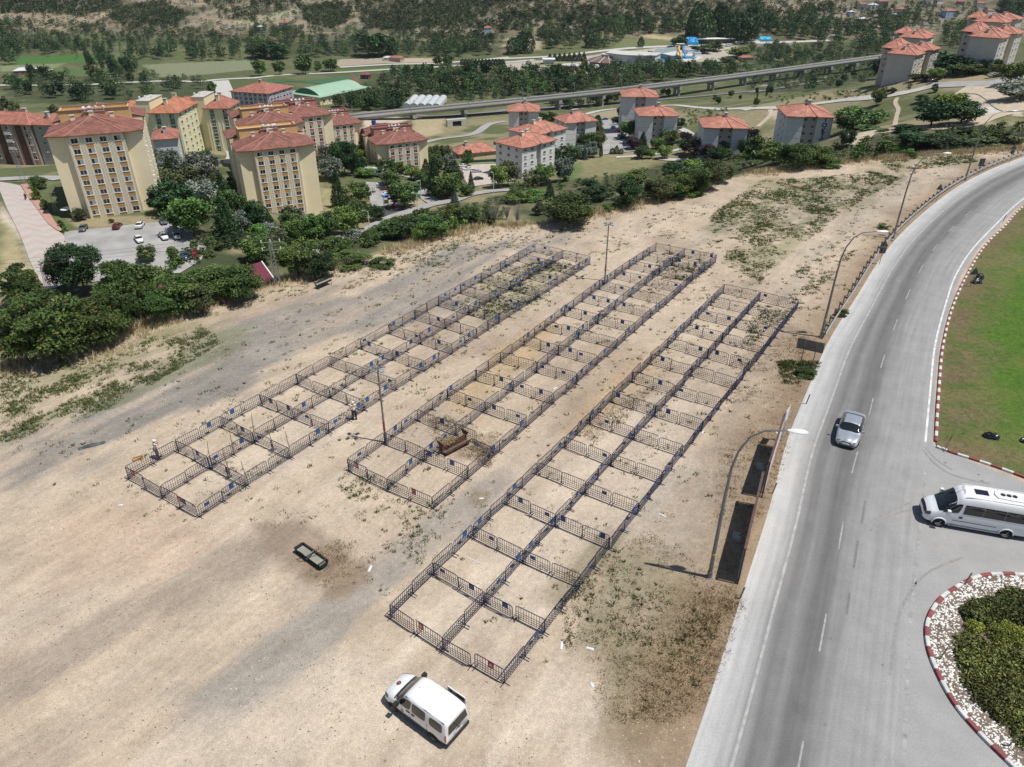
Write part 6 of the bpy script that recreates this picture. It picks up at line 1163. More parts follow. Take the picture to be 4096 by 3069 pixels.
# bare bushes
def bare(u,vt,vb,lb,n=70):
    p=at(u,vb); a,b,c=ray(u,vt); h=H+c/b*p.y-p.z; m=MB(); g=random.Random(int(u))
    for i in range(n):
        a_=g.uniform(0,6.28); r=g.uniform(.05,.5)*h*.8; z=h*g.uniform(.6,1); k=Vector((math.cos(a_),math.sin(a_),0)); m.tube([(0,0,0),k*r*.35+Vector((0,0,z*.45)),k*r+Vector((0,0,z))],[.05,.03,.01],4,False)
        q=k*r*.6+Vector((0,0,z*.65)); m.tube([q,q+Vector((g.uniform(-.3,.3),g.uniform(-.3,.3),.3))*h*.3],[.018,.006],3,False)
    o=m.obj('bare_bush',mat('grey_twigs',(.30,.27,.235),.9,var=.2),fix=False); o.location=p; tag(o,lb,'bush')
bare(*Q(Z6,2110,400),Q(Z6,0,640)[1],'leafless grey bush with upright twigs at the lot edge'); bare(*Q(Z7,150,430),Q(Z7,0,630)[1],'widest leafless grey bush at the lot edge'); bare(*Q(Z7,60,440),Q(Z7,0,600)[1],'leafless grey bush between two others'); bare(*Q(Z5,1660,1120),Q(Z5,0,1270)[1],'dry grey shrub before the near thicket'); bare(*Q(Z4,2180,1040),Q(Z4,0,1170)[1],'leafless tall shrub at the right border')
# --- woods filled at random inside picture areas ---
def fill(px,n,hr,wr,kinds,label,group,seed,stuff=None,hero=True):
    g=np.random.default_rng(seed); us=[a for a,_ in px]; vs=[b for _,b in px]; P_=[]
    while len(P_)<n:
        u=g.uniform(min(us),max(us),n*2); v=g.uniform(min(vs),max(vs),n*2); k=in_poly(u,v,px); P_+=list(zip(u[k],v[k]))
    P_=P_[:n]; w=at_many([a for a,_ in P_],[b for _,b in P_]); o=np.argsort(np.hypot(w[:,0],w[:,1]))
    pu=np.array([a for a,_ in P_]); pv=np.array([b for _,b in P_]); ru=pu.argsort().argsort()/max(n-1,1); rv=pv.argsort().argsort()/max(n-1,1)
    SEC=['at the far left of','left in','left of centre in','centred in','right of centre in','right in','at the far right of']; 
    for j,i in enumerate(o):
        kd,pal=kinds[g.integers(len(kinds))]; sec=('rear, ' if rv[i]<.33 else ('front, ' if rv[i]>.67 else ''))+SEC[min(6,int(ru[i]*7))]; h=g.uniform(*hr); ww=h*g.uniform(*wr)*(.35 if kd=='poplar' else 1)
        tree(w[i,0],w[i,1],w[i,2],h,ww,kd,pal,label.replace('#',PN[pal]).replace('@',{'poplar':'narrow','conifer':'pointed','bush':'low','broad':'round','layered':'airy'}[kd]).replace('%',sec),group)
STUFF=[]
def mass(px,n,hr,wr,kinds,seed,den=1.0):
    g=np.random.default_rng(seed); us=[a for a,_ in px]; vs=[b for _,b in px]; P_=[]
    while len(P_)<n:
        u=g.uniform(min(us),max(us),n*2); v=g.uniform(min(vs),max(vs),n*2); k=in_poly(u,v,px); P_+=list(zip(u[k],v[k]))
    P_=P_[:n]; w=at_many([a for a,_ in P_],[b for _,b in P_])
    for i in range(n):
        kd,pal=kinds[g.integers(len(kinds))]; h=g.uniform(*hr); ww=h*g.uniform(*wr)*(.35 if kd=='poplar' else 1); STUFF.append((w[i],h,ww,kd,pal,g.integers(3),g.uniform(.7,1.3)))
def flush(name,label,cat,per=300):
    V=[];C=[]
    for w,h,ww,kd,pal,vr,br in STUFF:
        P_,K=crown_pts(kd,per if kd!='bush' else int(per*.5),int(vr)*131+sum(map(ord,kd))*7); c=np.array(PALET[pal])[None]*K[:,None]*br; P_=P_*np.array([ww,ww,h])+w; v,f,cc_=leaves(P_,(.05 if kd!='bush' else .085)*math.sqrt(h*ww),c*(1 if kd!='bush' or w[1]<900 else .8),int(w[0]*7)&0xffff,.6); V.append(v); C.append(cc_)
    V=np.concatenate(V); C=np.concatenate(C); me=np_mesh(name,V,np.arange(len(V)).reshape(-1,4),leafm,False,{'Col':C}); tag(link(bpy.data.objects.new(name,me)),label,cat,kind='stuff'); STUFF.clear()
BD=[('broad','green'),('broad','dark'),('broad','dark'),('broad','olive')]
fill(Z1([(20,820),(480,860),(700,900),(1500,830),(1880,840),(1700,720),(1380,690),(1040,720),(560,640),(60,680)]),22,(10,16),(.7,1.0),BD,'# @ tree, % the grove behind the left blocks','trees behind the left blocks',11)
fill(Z1([(0,960),(480,960),(560,1180),(420,1240),(0,1230)]),12,(9,13),(.7,.9),[('broad','green'),('broad','olive')],'# @ tree, % the row before the pinkish block','trees before the pinkish block',12)
fill(Z2([(1000,780),(1350,860),(1300,940),(900,980),(720,950),(860,860),(980,820)]),16,(10,14),(.8,1.1),BD,'# @ tree, % the orchard left of the greenhouse','trees beside the greenhouse',13)
fill(Z2([(1000,760),(1350,640),(2212,620),(2212,780),(1750,850),(1340,830)]),17,(12,17),(.7,1.0),BD+[('poplar','poplar')],'# @ tree, % the wood behind the greenhouse','trees behind the greenhouse',14)
fill(Z3([(0,650),(300,640),(640,660),(1250,580),(1700,590),(1900,640),(2000,640),(1500,680),(1000,760),(500,830),(0,860)]),24,(11,16),(.7,1.0),BD+[('broad','fresh')],'# @ tree, % the wood behind the viaduct','trees behind the viaduct',15)
fill(Z3([(370,900),(800,850),(1050,820),(1050,900),(800,930),(600,960)]),10,(6,10),(.7,1.0),BD,'# @ tree, % the strip under the viaduct','trees under the viaduct',16)
fill(Z3([(1380,800),(1500,790),(1500,880),(2212,820),(2212,920),(1700,900),(1400,880)]),9,(4,8),(.7,1.0),BD,'# @ tree, % the bank below the viaduct piers','trees below the viaduct piers',17)
fill(Z4([(420,640),(700,560),(1000,490),(1060,620),(900,690),(500,740),(250,740)]),13,(5,9),(.8,1.1),BD+[('broad','silver')],'# @ tree, % the slope under the viaduct end','trees on the slope under the viaduct end',18)
fill(Z4([(0,730),(180,720),(160,800),(20,830)]),5,(6,9),(.4,.6),[('poplar','poplar'),('broad','dark')],'# @ tree, % the group by the hillside road','trees left of the hillside road',19)
fill(Z1([(740,560),(1240,590),(1300,660),(1150,700),(760,600)]),8,(14,19),(.5,.8),[('broad','dark'),('poplar','poplar')],'# @ tree, % the left field corner','field corner trees',20)
fill(Z2([(430,560),(520,620),(500,640),(420,640)]),2,(15,19),(.7,.9),[('broad','dark')],'# @ tree, % the pair behind the hall','roadside trees',21)
for i,(a,b,c,w) in enumerate(((90,500,660,110),(260,510,650,90),(460,460,640,130),(590,520,630,60),(700,490,620,130),(1620,470,570,70),(1715,470,570,90),(110,440,500,90))): TB(*Q(Z2,a,b),Q(Z2,0,c)[1],w*.463,'broad','green',['large roadside tree left above the school','roadside tree above the school roof','large roadside tree directly above the green hall','thin roadside tree above the green hall','broad roadside tree right of the green hall','roadside tree at the end of the valley lawn','broad roadside tree before the cypress rows','tree at the border of the left fields'][i])
for i in range(13): TB(*Q(Z2,1835+i*29,512),Q(Z2,0,566)[1],16*.463*2,'poplar','dark','%s small clipped cypress from the left in the row beside the valley road'%ORDN[i],'clipped cypresses by the valley road')
for i in range(8): TB(*Q(Z3,430+i*42,462-i*2),Q(Z3,0,530)[1],36*.463*1.6,'conifer','dark','%s dark conifer from the left in the row behind the round restaurant'%ORDN[i],'conifers behind the restaurant')
for i,(a,b,c,w) in enumerate(((165,310,460,50),(200,270,430,45),(250,280,460,50),(110,330,470,60),(780,270,410,50),(1215,320,410,28),(1700,40,350,100),(1650,120,330,60),(1870,40,300,70),(1910,60,320,60),(1800,130,340,60),(1970,130,340,70),(2080,130,360,100),(2150,60,340,80),(750,180,290,30),(1550,300,420,90),(1960,490,540,90),(1740,380,460,110),(1850,350,440,90),(2060,400,500,130))): TB(*Q(Z3,a,b),Q(Z3,0,c)[1],w*.463*1.5,'poplar' if i<15 else 'broad','poplar' if i<15 else 'green',(['first','second','third','fourth'][i]+' tall poplar of the left valley group' if i<4 else (['tall poplar beside the farm track','lone slim poplar behind the event hall','tallest poplar of the valley wood','slim poplar left of the tallest one','twin poplar crown right of the tallest one, left half','twin poplar crown right of the tallest one, right half','poplar behind the white roofed shelter, left','poplar behind the white roofed shelter, right','broad poplar group right of the shelter','poplar at the right end of the shelter','thin dark poplar on the rocky slope'][i-4] if i<15 else ['round tree standing behind the water slide','round tree beside the sandy field','round tree before the market shelter, left','round tree before the market shelter, right','large round tree right of the market shelter'][i-15])))
for i,(a,b,c,w) in enumerate(((1060,250,490,170),(1110,280,490,110),(1235,330,470,60),(1190,390,470,50),(90,370,500,130),(240,360,510,130))): TB(*Q(Z2,a,b),Q(Z2,0,c)[1],w*.463*1.3,'poplar' if i in(2,3) else 'broad','poplar',['biggest dark tree of the middle valley row','dark tree right beside the biggest one','slim dark poplar right of the biggest tree','short dark poplar beside the slim one','dark tree at the left of the valley row','second dark tree of the valley row'][i])
GD=[('broad','green'),('broad','dark'),('conifer','dark'),('broad','olive'),('conifer','green'),('broad','fresh'),('broad','silver')]
fill(Z5([(1400,150),(1900,-20),(2100,150),(2050,560),(1900,650),(1500,470)]),18,(7,12),(.7,.9),GD,'# @ tree, % the garden between the tall blocks','trees in the garden between the tall blocks',201)
fill(Z1([(0,1200),(440,1210),(500,1420),(0,1480)]),14,(7,11),(.8,1.),GD,'# @ tree, % the street row at far left','trees of the left street row',202)
fill(Z6([(600,-20),(1000,-120),(1100,150),(900,250),(640,160)]),13,(7,12),(.7,.9),GD,'# @ tree, % the courtyard behind the tall blocks','trees in the courtyard behind the tall blocks',203)
fill(Z6([(1300,60),(1900,20),(1900,280),(1750,420),(1560,330),(1250,150)]),18,(6,11),(.7,1.),GD,'# @ tree, % the park above the street','trees in the park above the street',204)
fill(Z6([(150,650),(900,560),(960,620),(760,780),(600,900),(0,860)]),14,(5,9),(.8,1.),GD,'# @ tree, % the verge below the second block','trees on the verge below the second tall block',205)
fill(Z3([(420,1120),(860,1150),(880,1320),(560,1400),(440,1330)]),16,(6,10),(.7,.9),GD,'# @ tree, % the garden of the grey blocks','trees in the garden of the grey blocks',206)
fill(Z3([(1480,1230),(2100,1290),(2212,1300),(2212,1420),(1600,1390)]),12,(5,9),(.8,1.),GD+[('broad','plum')],'# @ tree, % the bank below the grey towers','trees on the bank below the grey towers',207)
fill(Z5([(30,1000),(300,960),(480,1180),(900,1200),(1200,1150),(1500,1200),(1100,1330),(500,1350),(100,1200)]),5,(7,10),(.7,.9),[('layered','green'),('layered','green'),('layered','rustgreen'),('broad','fresh')],'# @ tree, % the paver street belt','trees in the belt below the paver street',208)
mass(Z1([(0,420),(800,330),(1200,340),(2212,400),(2212,470),(1200,420),(800,520),(0,480)]),90,(8,14),(.7,1.),[('broad','dark'),('poplar','poplar'),('broad','green')],230); mass(Z2([(0,230),(700,280),(1300,300),(2212,330),(2212,420),(1000,400),(0,420)]),110,(7,12),(.8,1.1),BD,231)
mass(Z3([(0,200),(700,180),(1250,200),(1650,230),(1650,300),(900,280),(600,330),(0,330)]),120,(8,14),(.7,1.),[('broad','dark'),('poplar','poplar'),('broad','green')],232); mass(Z4([(0,120),(700,100),(1400,140),(1500,240),(1150,300),(700,280),(0,300)]),150,(11,18),(.6,1.),[('poplar','poplar'),('broad','dark'),('broad','green')],233)
# far woods as masses
mass(Z1([(20,820),(480,860),(700,900),(1500,830),(1880,840),(1700,720),(1380,690),(1040,720),(560,640),(60,680)]),60,(8,14),(.8,1.1),BD,130)
mass(Z2([(1000,780),(1350,860),(1300,940),(900,980),(720,950),(860,860),(980,820)]),80,(7,11),(.9,1.2),BD,131)
mass(Z2([(1000,760),(1350,640),(2212,620),(2212,780),(1750,850),(1340,830)]),110,(9,14),(.8,1.1),BD,132); mass(Z2([(1750,850),(2212,780),(2212,860),(1780,900)]),26,(5,8),(.9,1.2),BD,138)
mass(Z3([(0,650),(300,640),(640,660),(1250,580),(1700,590),(1900,640),(2212,600),(2212,650),(1500,690),(1000,770),(500,830),(0,860)]),230,(8,14),(.8,1.1),BD+[('broad','fresh')],133)
mass(Z3([(370,900),(800,850),(1050,820),(1050,900),(800,930),(600,960)]),26,(5,8),(.9,1.2),BD,134); mass(Z4([(0,560),(500,530),(1000,470),(1060,620),(900,690),(500,740),(0,740)]),110,(4,8),(.9,1.3),BD,135)
mass(Z4([(0,400),(500,380),(1100,420),(1000,470),(500,530),(0,570)]),90,(6,11),(.9,1.2),BD,136); mass(Z1([(700,500),(1240,560),(1300,700),(1050,720),(760,620)]),14,(10,16),(.7,.9),BD,137)
mass(Z1([(0,420),(180,380),(150,560),(0,600)]),16,(12,17),(.7,.9),BD,30); mass(Z1([(820,500),(1180,420),(1700,450),(2212,470),(2212,540),(1250,530),(900,560)]),60,(12,19),(.6,.9),[('broad','dark'),('broad','dark'),('poplar','poplar')],31)
mass(Z2([(0,400),(420,440),(700,440),(1000,400),(1600,430),(2000,400),(2000,490),(1240,500),(640,500),(0,520)]),90,(10,16),(.7,1.),BD,32); mass(Z2([(1500,400),(2212,340),(2212,470),(1640,500)]),36,(8,13),(.8,1.),BD,33); mass(Z2([(0,320),(260,260),(500,360),(420,430),(0,400)]),26,(7,11),(.8,1.1),BD,34)
mass(Z3([(300,300),(560,280),(900,300),(960,420),(600,440),(400,420)]),60,(9,14),(.7,1.),BD,35); mass(Z3([(900,260),(1100,220),(1650,230),(1600,300),(1250,300),(1000,380)]),50,(11,17),(.7,1.),[('broad','dark'),('poplar','poplar'),('broad','green')],36)
mass(Z3([(1650,250),(2212,150),(2212,400),(1950,330)]),60,(12,20),(.6,.9),[('poplar','poplar'),('broad','dark')],37); mass(Z4([(0,180),(500,150),(760,230),(1100,280),(1140,420),(900,440),(700,380),(300,320),(0,290)]),150,(11,19),(.6,1.),[('poplar','poplar'),('broad','dark'),('broad','green')],38)
mass(Z4([(150,400),(480,380),(640,420),(1000,430),(1000,480),(500,530),(0,590),(100,500)]),60,(6,10),(.8,1.1),BD,39); mass(Z4([(1000,230),(1400,130),(1560,230),(1500,260),(1380,210),(1150,300)]),30,(11,17),(.6,.9),[('poplar','poplar'),('broad','green')],40)
mass(Z4([(1480,240),(1750,220),(1740,400),(1560,420)]),40,(12,18),(.6,.9),[('broad','green'),('poplar','poplar')],41); mass(Z4([(1960,60),(2240,-40),(2240,210),(2100,200)]),50,(14,22),(.6,.9),[('poplar','poplar'),('broad','dark')],42); mass(Z4([(760,60),(1300,40),(1960,60),(1900,160),(1300,160),(800,140)]),60,(7,12),(.7,1.),BD,43)
mass(Z1([(0,190),(180,180),(150,330),(0,350)]),14,(9,14),(.5,.8),BD,44); mass(Z1([(200,440),(320,260),(760,260),(800,330),(1100,330),(800,440)]),70,(3,7),(1.,1.6),[('bush','olive'),('broad','green'),('bush','dark')],45); mass(Z3([(0,130),(300,120),(800,200),(700,300),(300,290),(0,260)]),50,(5,12),(.7,1.),BD,46); mass(Z3([(560,640),(1300,580),(1900,570),(1900,640),(1300,680),(600,720)]),40,(10,14),(.8,1.),BD,47)
flush('far_woods','dark green woods in the far valley and round the village','woods')
# scrub on the bare hills
def scrub(px,n,hr,seed,den=None):
    mass(px,int(n*1.5),(hr[0]*1.1,hr[1]*1.4),(1.2,2.2),[('bush','dark'),('bush','dark'),('bush','olive')],seed)
scrub(Z1([(1000,60),(1400,10),(1620,120),(1500,230),(1150,240),(950,160)]),260,(3,6),50); scrub(Z1([(0,0),(1100,-40),(1050,50),(700,150),(400,110),(0,120)]),260,(3,6.5),51); scrub(Z1([(1700,-20),(2212,-20),(2212,200),(1980,170)]),60,(3,6),52); scrub(Z1([(600,200),(1700,240),(2100,330),(2212,380),(1200,390),(650,300)]),130,(3,6),53); scrub(Z1([(0,160),(600,180),(500,430),(0,400)]),90,(2.5,5),54)
scrub(Z2([(420,60),(860,20),(900,160),(700,260),(500,200)]),230,(3,5.5),55); scrub(Z2([(860,-20),(2212,-20),(2000,160),(1600,240),(1000,250)]),520,(3,6),56); scrub(Z2([(1000,240),(2100,180),(2212,260),(1900,400),(1300,300)]),160,(3,6),57); scrub(Z2([(0,0),(500,0),(420,60),(0,150)]),50,(3,6),58)
scrub(Z3([(0,-20),(2212,-20),(2212,150),(1200,200),(400,200),(0,130)]),420,(2.5,6),59); scrub(Z4([(0,-20),(800,-20),(760,80),(300,150),(0,150)]),110,(3,7),60)
scrub(Z1([(0,0),(2212,-20),(2212,330),(0,330)]),330,(2,4.5),250); scrub(Z2([(0,0),(2212,-20),(2212,260),(0,260)]),330,(2,4.5),251); scrub(Z3([(0,0),(2212,-20),(2212,160),(0,200)]),300,(2,4.5),252)
flush('hill_scrub','dark scrub bushes dotted over the bare hills','scrub',110)
# shrubs covering the slope between the blocks, ground cover
def slope_scrub(px,n,hr,seed): mass(px,n,hr,(1.1,1.8),[('bush','green'),('bush','olive'),('bush','fresh')],seed)
slope_scrub(Z6([(700,950),(1100,800),(1600,780),(2000,620),(2212,600),(2212,420),(1900,500),(1500,540),(1200,660),(800,860)]),90,(1.5,3),61); slope_scrub(Z7([(0,400),(700,330),(1100,400),(1500,330),(1900,260),(2212,140),(2212,60),(1600,140),(1200,200),(700,240),(0,330)]),110,(1.2,3),62); slope_scrub(Z4([(650,1180),(1300,1100),(1900,1060),(2212,1000),(2212,1160),(1900,1200),(1200,1270),(700,1320)]),120,(1.2,3),63); slope_scrub(Z5([(900,1480),(1500,1280),(2100,1130),(1900,1050),(1900,950),(1500,1120),(1000,1220),(300,1500),(500,1600)]),80,(1.5,3.2),64); slope_scrub(Z6([(0,720),(500,640),(760,760),(1000,760),(700,1000),(300,860),(0,900)]),60,(1.8,3.6),67); slope_scrub(Z5([(1900,560),(2212,520),(2212,720),(1900,800),(1500,950),(1450,900)]),60,(1.5,3),68); slope_scrub(Z6([(1040,720),(1500,540),(1560,560),(1700,640),(1300,760),(900,900)]),60,(2,4),69); slope_scrub(Z4([(0,800),(900,740),(1300,700),(1440,700),(1000,780),(300,850)]),60,(1,2.2),65); slope_scrub(Z3([(1550,930),(2100,960),(1900,1000),(1600,1100)]),40,(1,2.5),66)
flush('slope_undergrowth','low green undergrowth on the slopes below the lot','undergrowth',260)
# grass tufts: weeds on the lot, dry grass at its rim
def tufts(name,label,pts,h,nb,cols,spread,wd,seed):
    g=np.random.default_rng(seed); n=len(pts); pts=np.repeat(pts,nb,0); hh=np.repeat(h,nb)*g.uniform(.5,1.2,n*nb); sp=np.repeat(spread,nb); a=g.uniform(0,6.28,n*nb); r=sp*np.sqrt(g.random(n*nb)); b=pts+np.stack([r*np.cos(a),r*np.sin(a),0*r],1)
    d=np.stack([np.cos(a),np.sin(a)],1)*g.uniform(.1,.9,(n*nb,1)); tip=b+np.stack([d[:,0]*hh,d[:,1]*hh,hh],1); w=wd*np.repeat(h,nb)[:,None]*np.stack([-np.sin(a+1),np.cos(a+1),0*a],1)
    V=np.stack([b-w,b+w,tip],1).reshape(-1,3); C=np.repeat(np.repeat(cols,nb,0)*g.uniform(.7,1.3,(n*nb,1)),3,0); me=np_mesh(name,V,np.arange(len(V)).reshape(-1,3),leafm,False,{'Col':C}); tag(link(bpy.data.objects.new(name,me)),label,'grass',kind='stuff')
def scatter_lot(polys,seed,clump=2.2,thr=.5):
    g=np.random.default_rng(seed); out=[]
    for px,n in polys:
        wp=[atz(u,v) for u,v in px]; xs=[a for a,_ in wp]; ys=[b for _,b in wp]; X=g.uniform(min(xs),max(xs),n*16); Y=g.uniform(min(ys),max(ys),n*16); f=fbm(X,Y,clump,4,seed)
        th_=R(57); f=f*.6+.4*fbm((X*math.cos(th_)+Y*math.sin(th_))/4,-X*math.sin(th_)+Y*math.cos(th_),2.,3,seed+5)
        k=in_poly(X,Y,wp)&in_poly(X,Y,PLAT)&(g.random(len(X))<np.clip((f-thr+.17)/.34,0.02,1)**1.5); out.append(np.stack([X[k],Y[k],0*X[k]],1)[:n])
    return np.concatenate(out)
LOTALL=D2([(0,900),(300,800),(600,680),(1000,520),(1300,480),(1700,400),(2050,360),(1850,620),(1700,820),(1560,1200),(1480,1500),(1280,1560),(1150,1470),(840,1330),(700,1150),(260,1130),(0,1000)])
wp_=scatter_lot([(LOTALL,2600),(D2([(1530,470),(1640,390),(1760,385),(1880,370),(1945,385),(1850,440),(1720,540),(1640,610),(1560,570)]),5200),(D2([(1900,348),(2100,335),(2110,350),(1930,375)]),900),(D2([(0,800),(200,765),(430,700),(480,740),(330,830),(200,900),(0,960)]),2400),(D2([(1040,600),(1180,560),(1260,575),(1180,640),(1060,690),(980,680)]),800),(D2([(1440,540),(1540,570),(1500,610),(1400,600)]),350),(D2([(1200,1300),(1330,1180),(1420,1260),(1560,1330),(1500,1480),(1330,1560),(1230,1420)]),300),(D2([(700,980),(940,1090),(1010,1020),(900,1240),(760,1120)]),200),(D2([(480,660),(720,590),(1000,500),(1250,500),(1000,560),(700,640)]),700),(D2([(880,900),(960,940),(1000,1030),(900,1010)]),50),(D2([(1640,640),(1760,560),(1850,540),(1700,700),(1600,760)]),500),(D2([(1680,780),(1770,780),(1750,830),(1690,830)]),500)],71)
g_=np.random.default_rng(5); cw=np.where(g_.random((len(wp_),1))<.7,np.array([[.125,.165,.055]]),np.array([[.17,.155,.06]]))*g_.uniform(.7,1.3,(len(wp_),1))
tufts('lot_weeds','green weeds growing over the gravel lot','' and None or wp_,g_.uniform(.06,.24,len(wp_)),16,cw,g_.uniform(.06,.34,len(wp_)),.15,72)
dr=scatter_lot([(D2([(1220,1240),(1400,1150),(1600,1290),(1500,1560),(1300,1560)]),1300),(D2([(1560,780),(1760,700),(1700,980),(1600,1250),(1540,1240)]),1300),(D2([(920,880),(1080,940),(1060,1010),(940,960)]),500),(D2([(1340,860),(1420,830),(1300,960),(1240,940)]),400),(D2([(640,1190),(760,1170),(800,1250),(700,1290)]),200),(C2([(440,540),(560,500),(575,560),(525,680),(480,790),(380,850),(290,840),(330,740),(420,640)]),800)],73,3.,.42)
tufts('dry_weeds','dry brown weeds and straw on the lot and the road verge',dr,g_.uniform(.05,.16,len(dr)),12,np.tile((.26,.19,.09),(len(dr),1))*g_.uniform(.6,1.4,(len(dr),1)),g_.uniform(.1,.4,len(dr)),.13,74)
# dry grass rim
el=[]; ql,_=resample([Vector((a,b,0)) for a,b in EDGE],4200); gg=np.random.default_rng(9)
for i,p in enumerate(ql):
    off=gg.normal(0.6,1.1); q=ql[min(i+1,4199)]-ql[max(i-1,0)]; q.normalize(); nn=Vector((-q.y,q.x,0)); pt=p+nn*off; el.append((pt.x,pt.y))
el=np.array(el); f=fbm(el[:,0],el[:,1],9,3,80); k=f>.42; el=el[k]; el=np.concatenate([el,el+gg.normal(0,1.2,el.shape)]); ez=terr(el[:,0],el[:,1]); E3=np.concatenate([el,ez[:,None]],1)
tufts('dry_rim_grass','tall pale dry grass along the rim of the lot',E3,gg.uniform(.25,.85,len(E3)),12,np.tile((.44,.36,.21),(len(E3),1))*gg.uniform(.7,1.25,(len(E3),1)),gg.uniform(.2,.6,len(E3)),.05,81)
# lawn blades, junipers, spirea, pebbles
def in_bed(poly,n,seed):
    g=np.random.default_rng(seed); pl_=[(p.x,p.y) for p in poly]; xs=[a for a,_ in pl_]; ys=[b for _,b in pl_]; X=g.uniform(min(xs),min(max(xs),75),n); Y=g.uniform(min(ys),max(ys),n); k=in_poly(X,Y,pl_); return X[k],Y[k],pl_
X,Y,pl_=in_bed(lo,42000,90); d=seg_dist(X,Y,pl_); k=(d>.15)&(Y<75); X,Y,d=X[k],Y[k],d[k]; c=lawn_col(X,Y,d); LP3=np.stack([X,Y,np.full(len(X),.06)+np.clip(d/3,0,1)*.12],1)
tufts('lawn_grass','short mown grass of the lawn inside the bend',LP3,np.full(len(X),.05),4,c,np.full(len(X),.12),.3,91)
def pebbles(name,label,X,Y,Z,rad,mt,seed):
    g=np.random.default_rng(seed); n=len(X); base=np.array([(1,0,0),(-.5,.87,0),(-.5,-.87,0),(.3,.2,.8),(-.3,-.1,.75)]); fc=[(0,1,3),(1,4,3),(1,2,4),(2,0,3),(2,3,4)]
    a=g.uniform(0,6.28,n); s=rad*g.uniform(.6,1.5,n); V=np.zeros((n,5,3)); 
    for i in range(5): x0=base[i,0]+g.normal(0,.15,n); y0=base[i,1]+g.normal(0,.15,n); V[:,i,0]=X+(x0*np.cos(a)-y0*np.sin(a))*s; V[:,i,1]=Y+(x0*np.sin(a)+y0*np.cos(a))*s*.8; V[:,i,2]=Z+base[i,2]*s
    Fq=(np.array(fc)[None]+np.arange(n)[:,None,None]*5).reshape(-1,3); me=np_mesh(name,V.reshape(-1,3),Fq,mt); tag(link(bpy.data.objects.new(name,me)),label,'stones',kind='stuff')
X,Y,pl_=in_bed(bo,60000,92); dk=seg_dist(X,Y,[(p.x,p.y) for p in k2],False); k=(dk>.16)&(dk<1.6)&(X<40); pebbles('white_pebbles','band of white pebbles between the kerb and the junipers',X[k],Y[k],np.full(k.sum(),.08),.07,mat('white_stone',(.72,.71,.69),.8,var=.12,scale=8),93)
pk=scatter_lot([(LOTALL,7000),(D2([(300,1657),(560,1420),(840,1340),(1080,1490),(1480,1500),(1480,1657)]),900)],94,3.,.3); pebbles('scattered_stones','pale and grey stones scattered over the gravel lot',pk[:,0],pk[:,1],pk[:,2],.035,mat('pale_stone',(.50,.47,.42),.9,var=.4,scale=.9),95)
dk_=scatter_lot([(LOTALL,2600),(D2([(0,1100),(300,1000),(840,1340),(1400,1657),(0,1657)]),900)],96,2.,.35); pebbles('dark_specks','dark stones and dried lumps scattered over the gravel lot',dk_[:,0],dk_[:,1],dk_[:,2],.04,mat('dark_stone',(.10,.085,.065),.9,var=.3,scale=.9),97)
def shrub_mass(name,label,cat,pts,rad,h,pal,n,seed,size=.095):
    g=np.random.default_rng(seed); V=[];C=[]
    for (x_,y_) in pts:
        r=rad*g.uniform(.7,1.25); q=g.normal(size=(n,3)); q/=np.linalg.norm(q,axis=1)[:,None]; q[:,2]=np.abs(q[:,2]); q*=g.uniform(.6,1.08,(n,1)); q=q*np.array([r,r,h*g.uniform(.8,1.2)])+np.array([x_,y_,.08]); K=g.uniform(.5,1.4); c=np.array(PALET[pal])[None]*K*g.uniform(.4,1.6,(n,1)); br=g.random(n)<.12; c[br]=np.array([.11,.08,.045]); v,f,cc_=leaves(q,size,c,seed+len(V),.4); V.append(v); C.append(cc_)
    V=np.concatenate(V); me=np_mesh('foliage',V,np.arange(len(V)).reshape(-1,4),leafm,False,{'Col':np.concatenate(C)}); e=empty(name,(0,0,0),0,label,cat); link(bpy.data.objects.new('foliage',me),e); m=MB()
    for (x_,y_) in pts[:40]: m.tube([(x_,y_,0),(x_+.1,y_,h*.7)],.03,4,False)
    m.obj('stems',barkm,e,fix=False); return e
PALET['juniper']=(.105,.145,.04); PALET['juniper2']=(.135,.17,.045); PALET['spirea']=(.26,.27,.05)
def pts_in(px,n,seed): g=np.random.default_rng(seed); wp=[atz(u,v) for u,v in px]; xs=[a for a,_ in wp]; ys=[b for _,b in wp]; X=g.uniform(min(xs),max(xs),n*6); Y=g.uniform(min(ys),max(ys),n*6); k=in_poly(X,Y,wp)&(seg_dist(X,Y,[(p.x,p.y) for p in k2],False)>1.85); return list(zip(X[k],Y[k]))[:n]
shrub_mass('juniper_bush','dark spreading junipers filling the upper part of the bed','bush',pts_in(D2([(2060,1290),(2120,1262),(2300,1262),(2300,1350),(2150,1345),(2020,1360),(2015,1320)]),90,1),.75,.65,'juniper',900,101)
shrub_mass('juniper_bush','dark spreading junipers filling the lower part of the bed','bush',pts_in(D2([(2035,1375),(2090,1390),(2211,1440),(2300,1460),(2300,1700),(2180,1620),(2090,1540),(2030,1460),(2015,1400)]),150,2),.75,.6,'juniper2',900,102)
shrub_mass('spirea_bush','yellow green low shrubs between the two juniper masses','bush',pts_in(D2([(2080,1362),(2130,1352),(2200,1362),(2300,1380),(2300,1430),(2211,1412),(2150,1385)]),30,3),.55,.55,'spirea',900,103,.055)
for u,v,w,l in ((3225,1505,2.2,'dark weedy bush at the posts of the blank backed sign'),(3365,1262,1.8,'dark bush at the start of the guardrail'),(3535,915,2.0,'green bush at the foot of the second farthest lamp')):
    x_,y_=atz(u,v); tree(x_,y_,0,1.0,w,'bush','green',l)
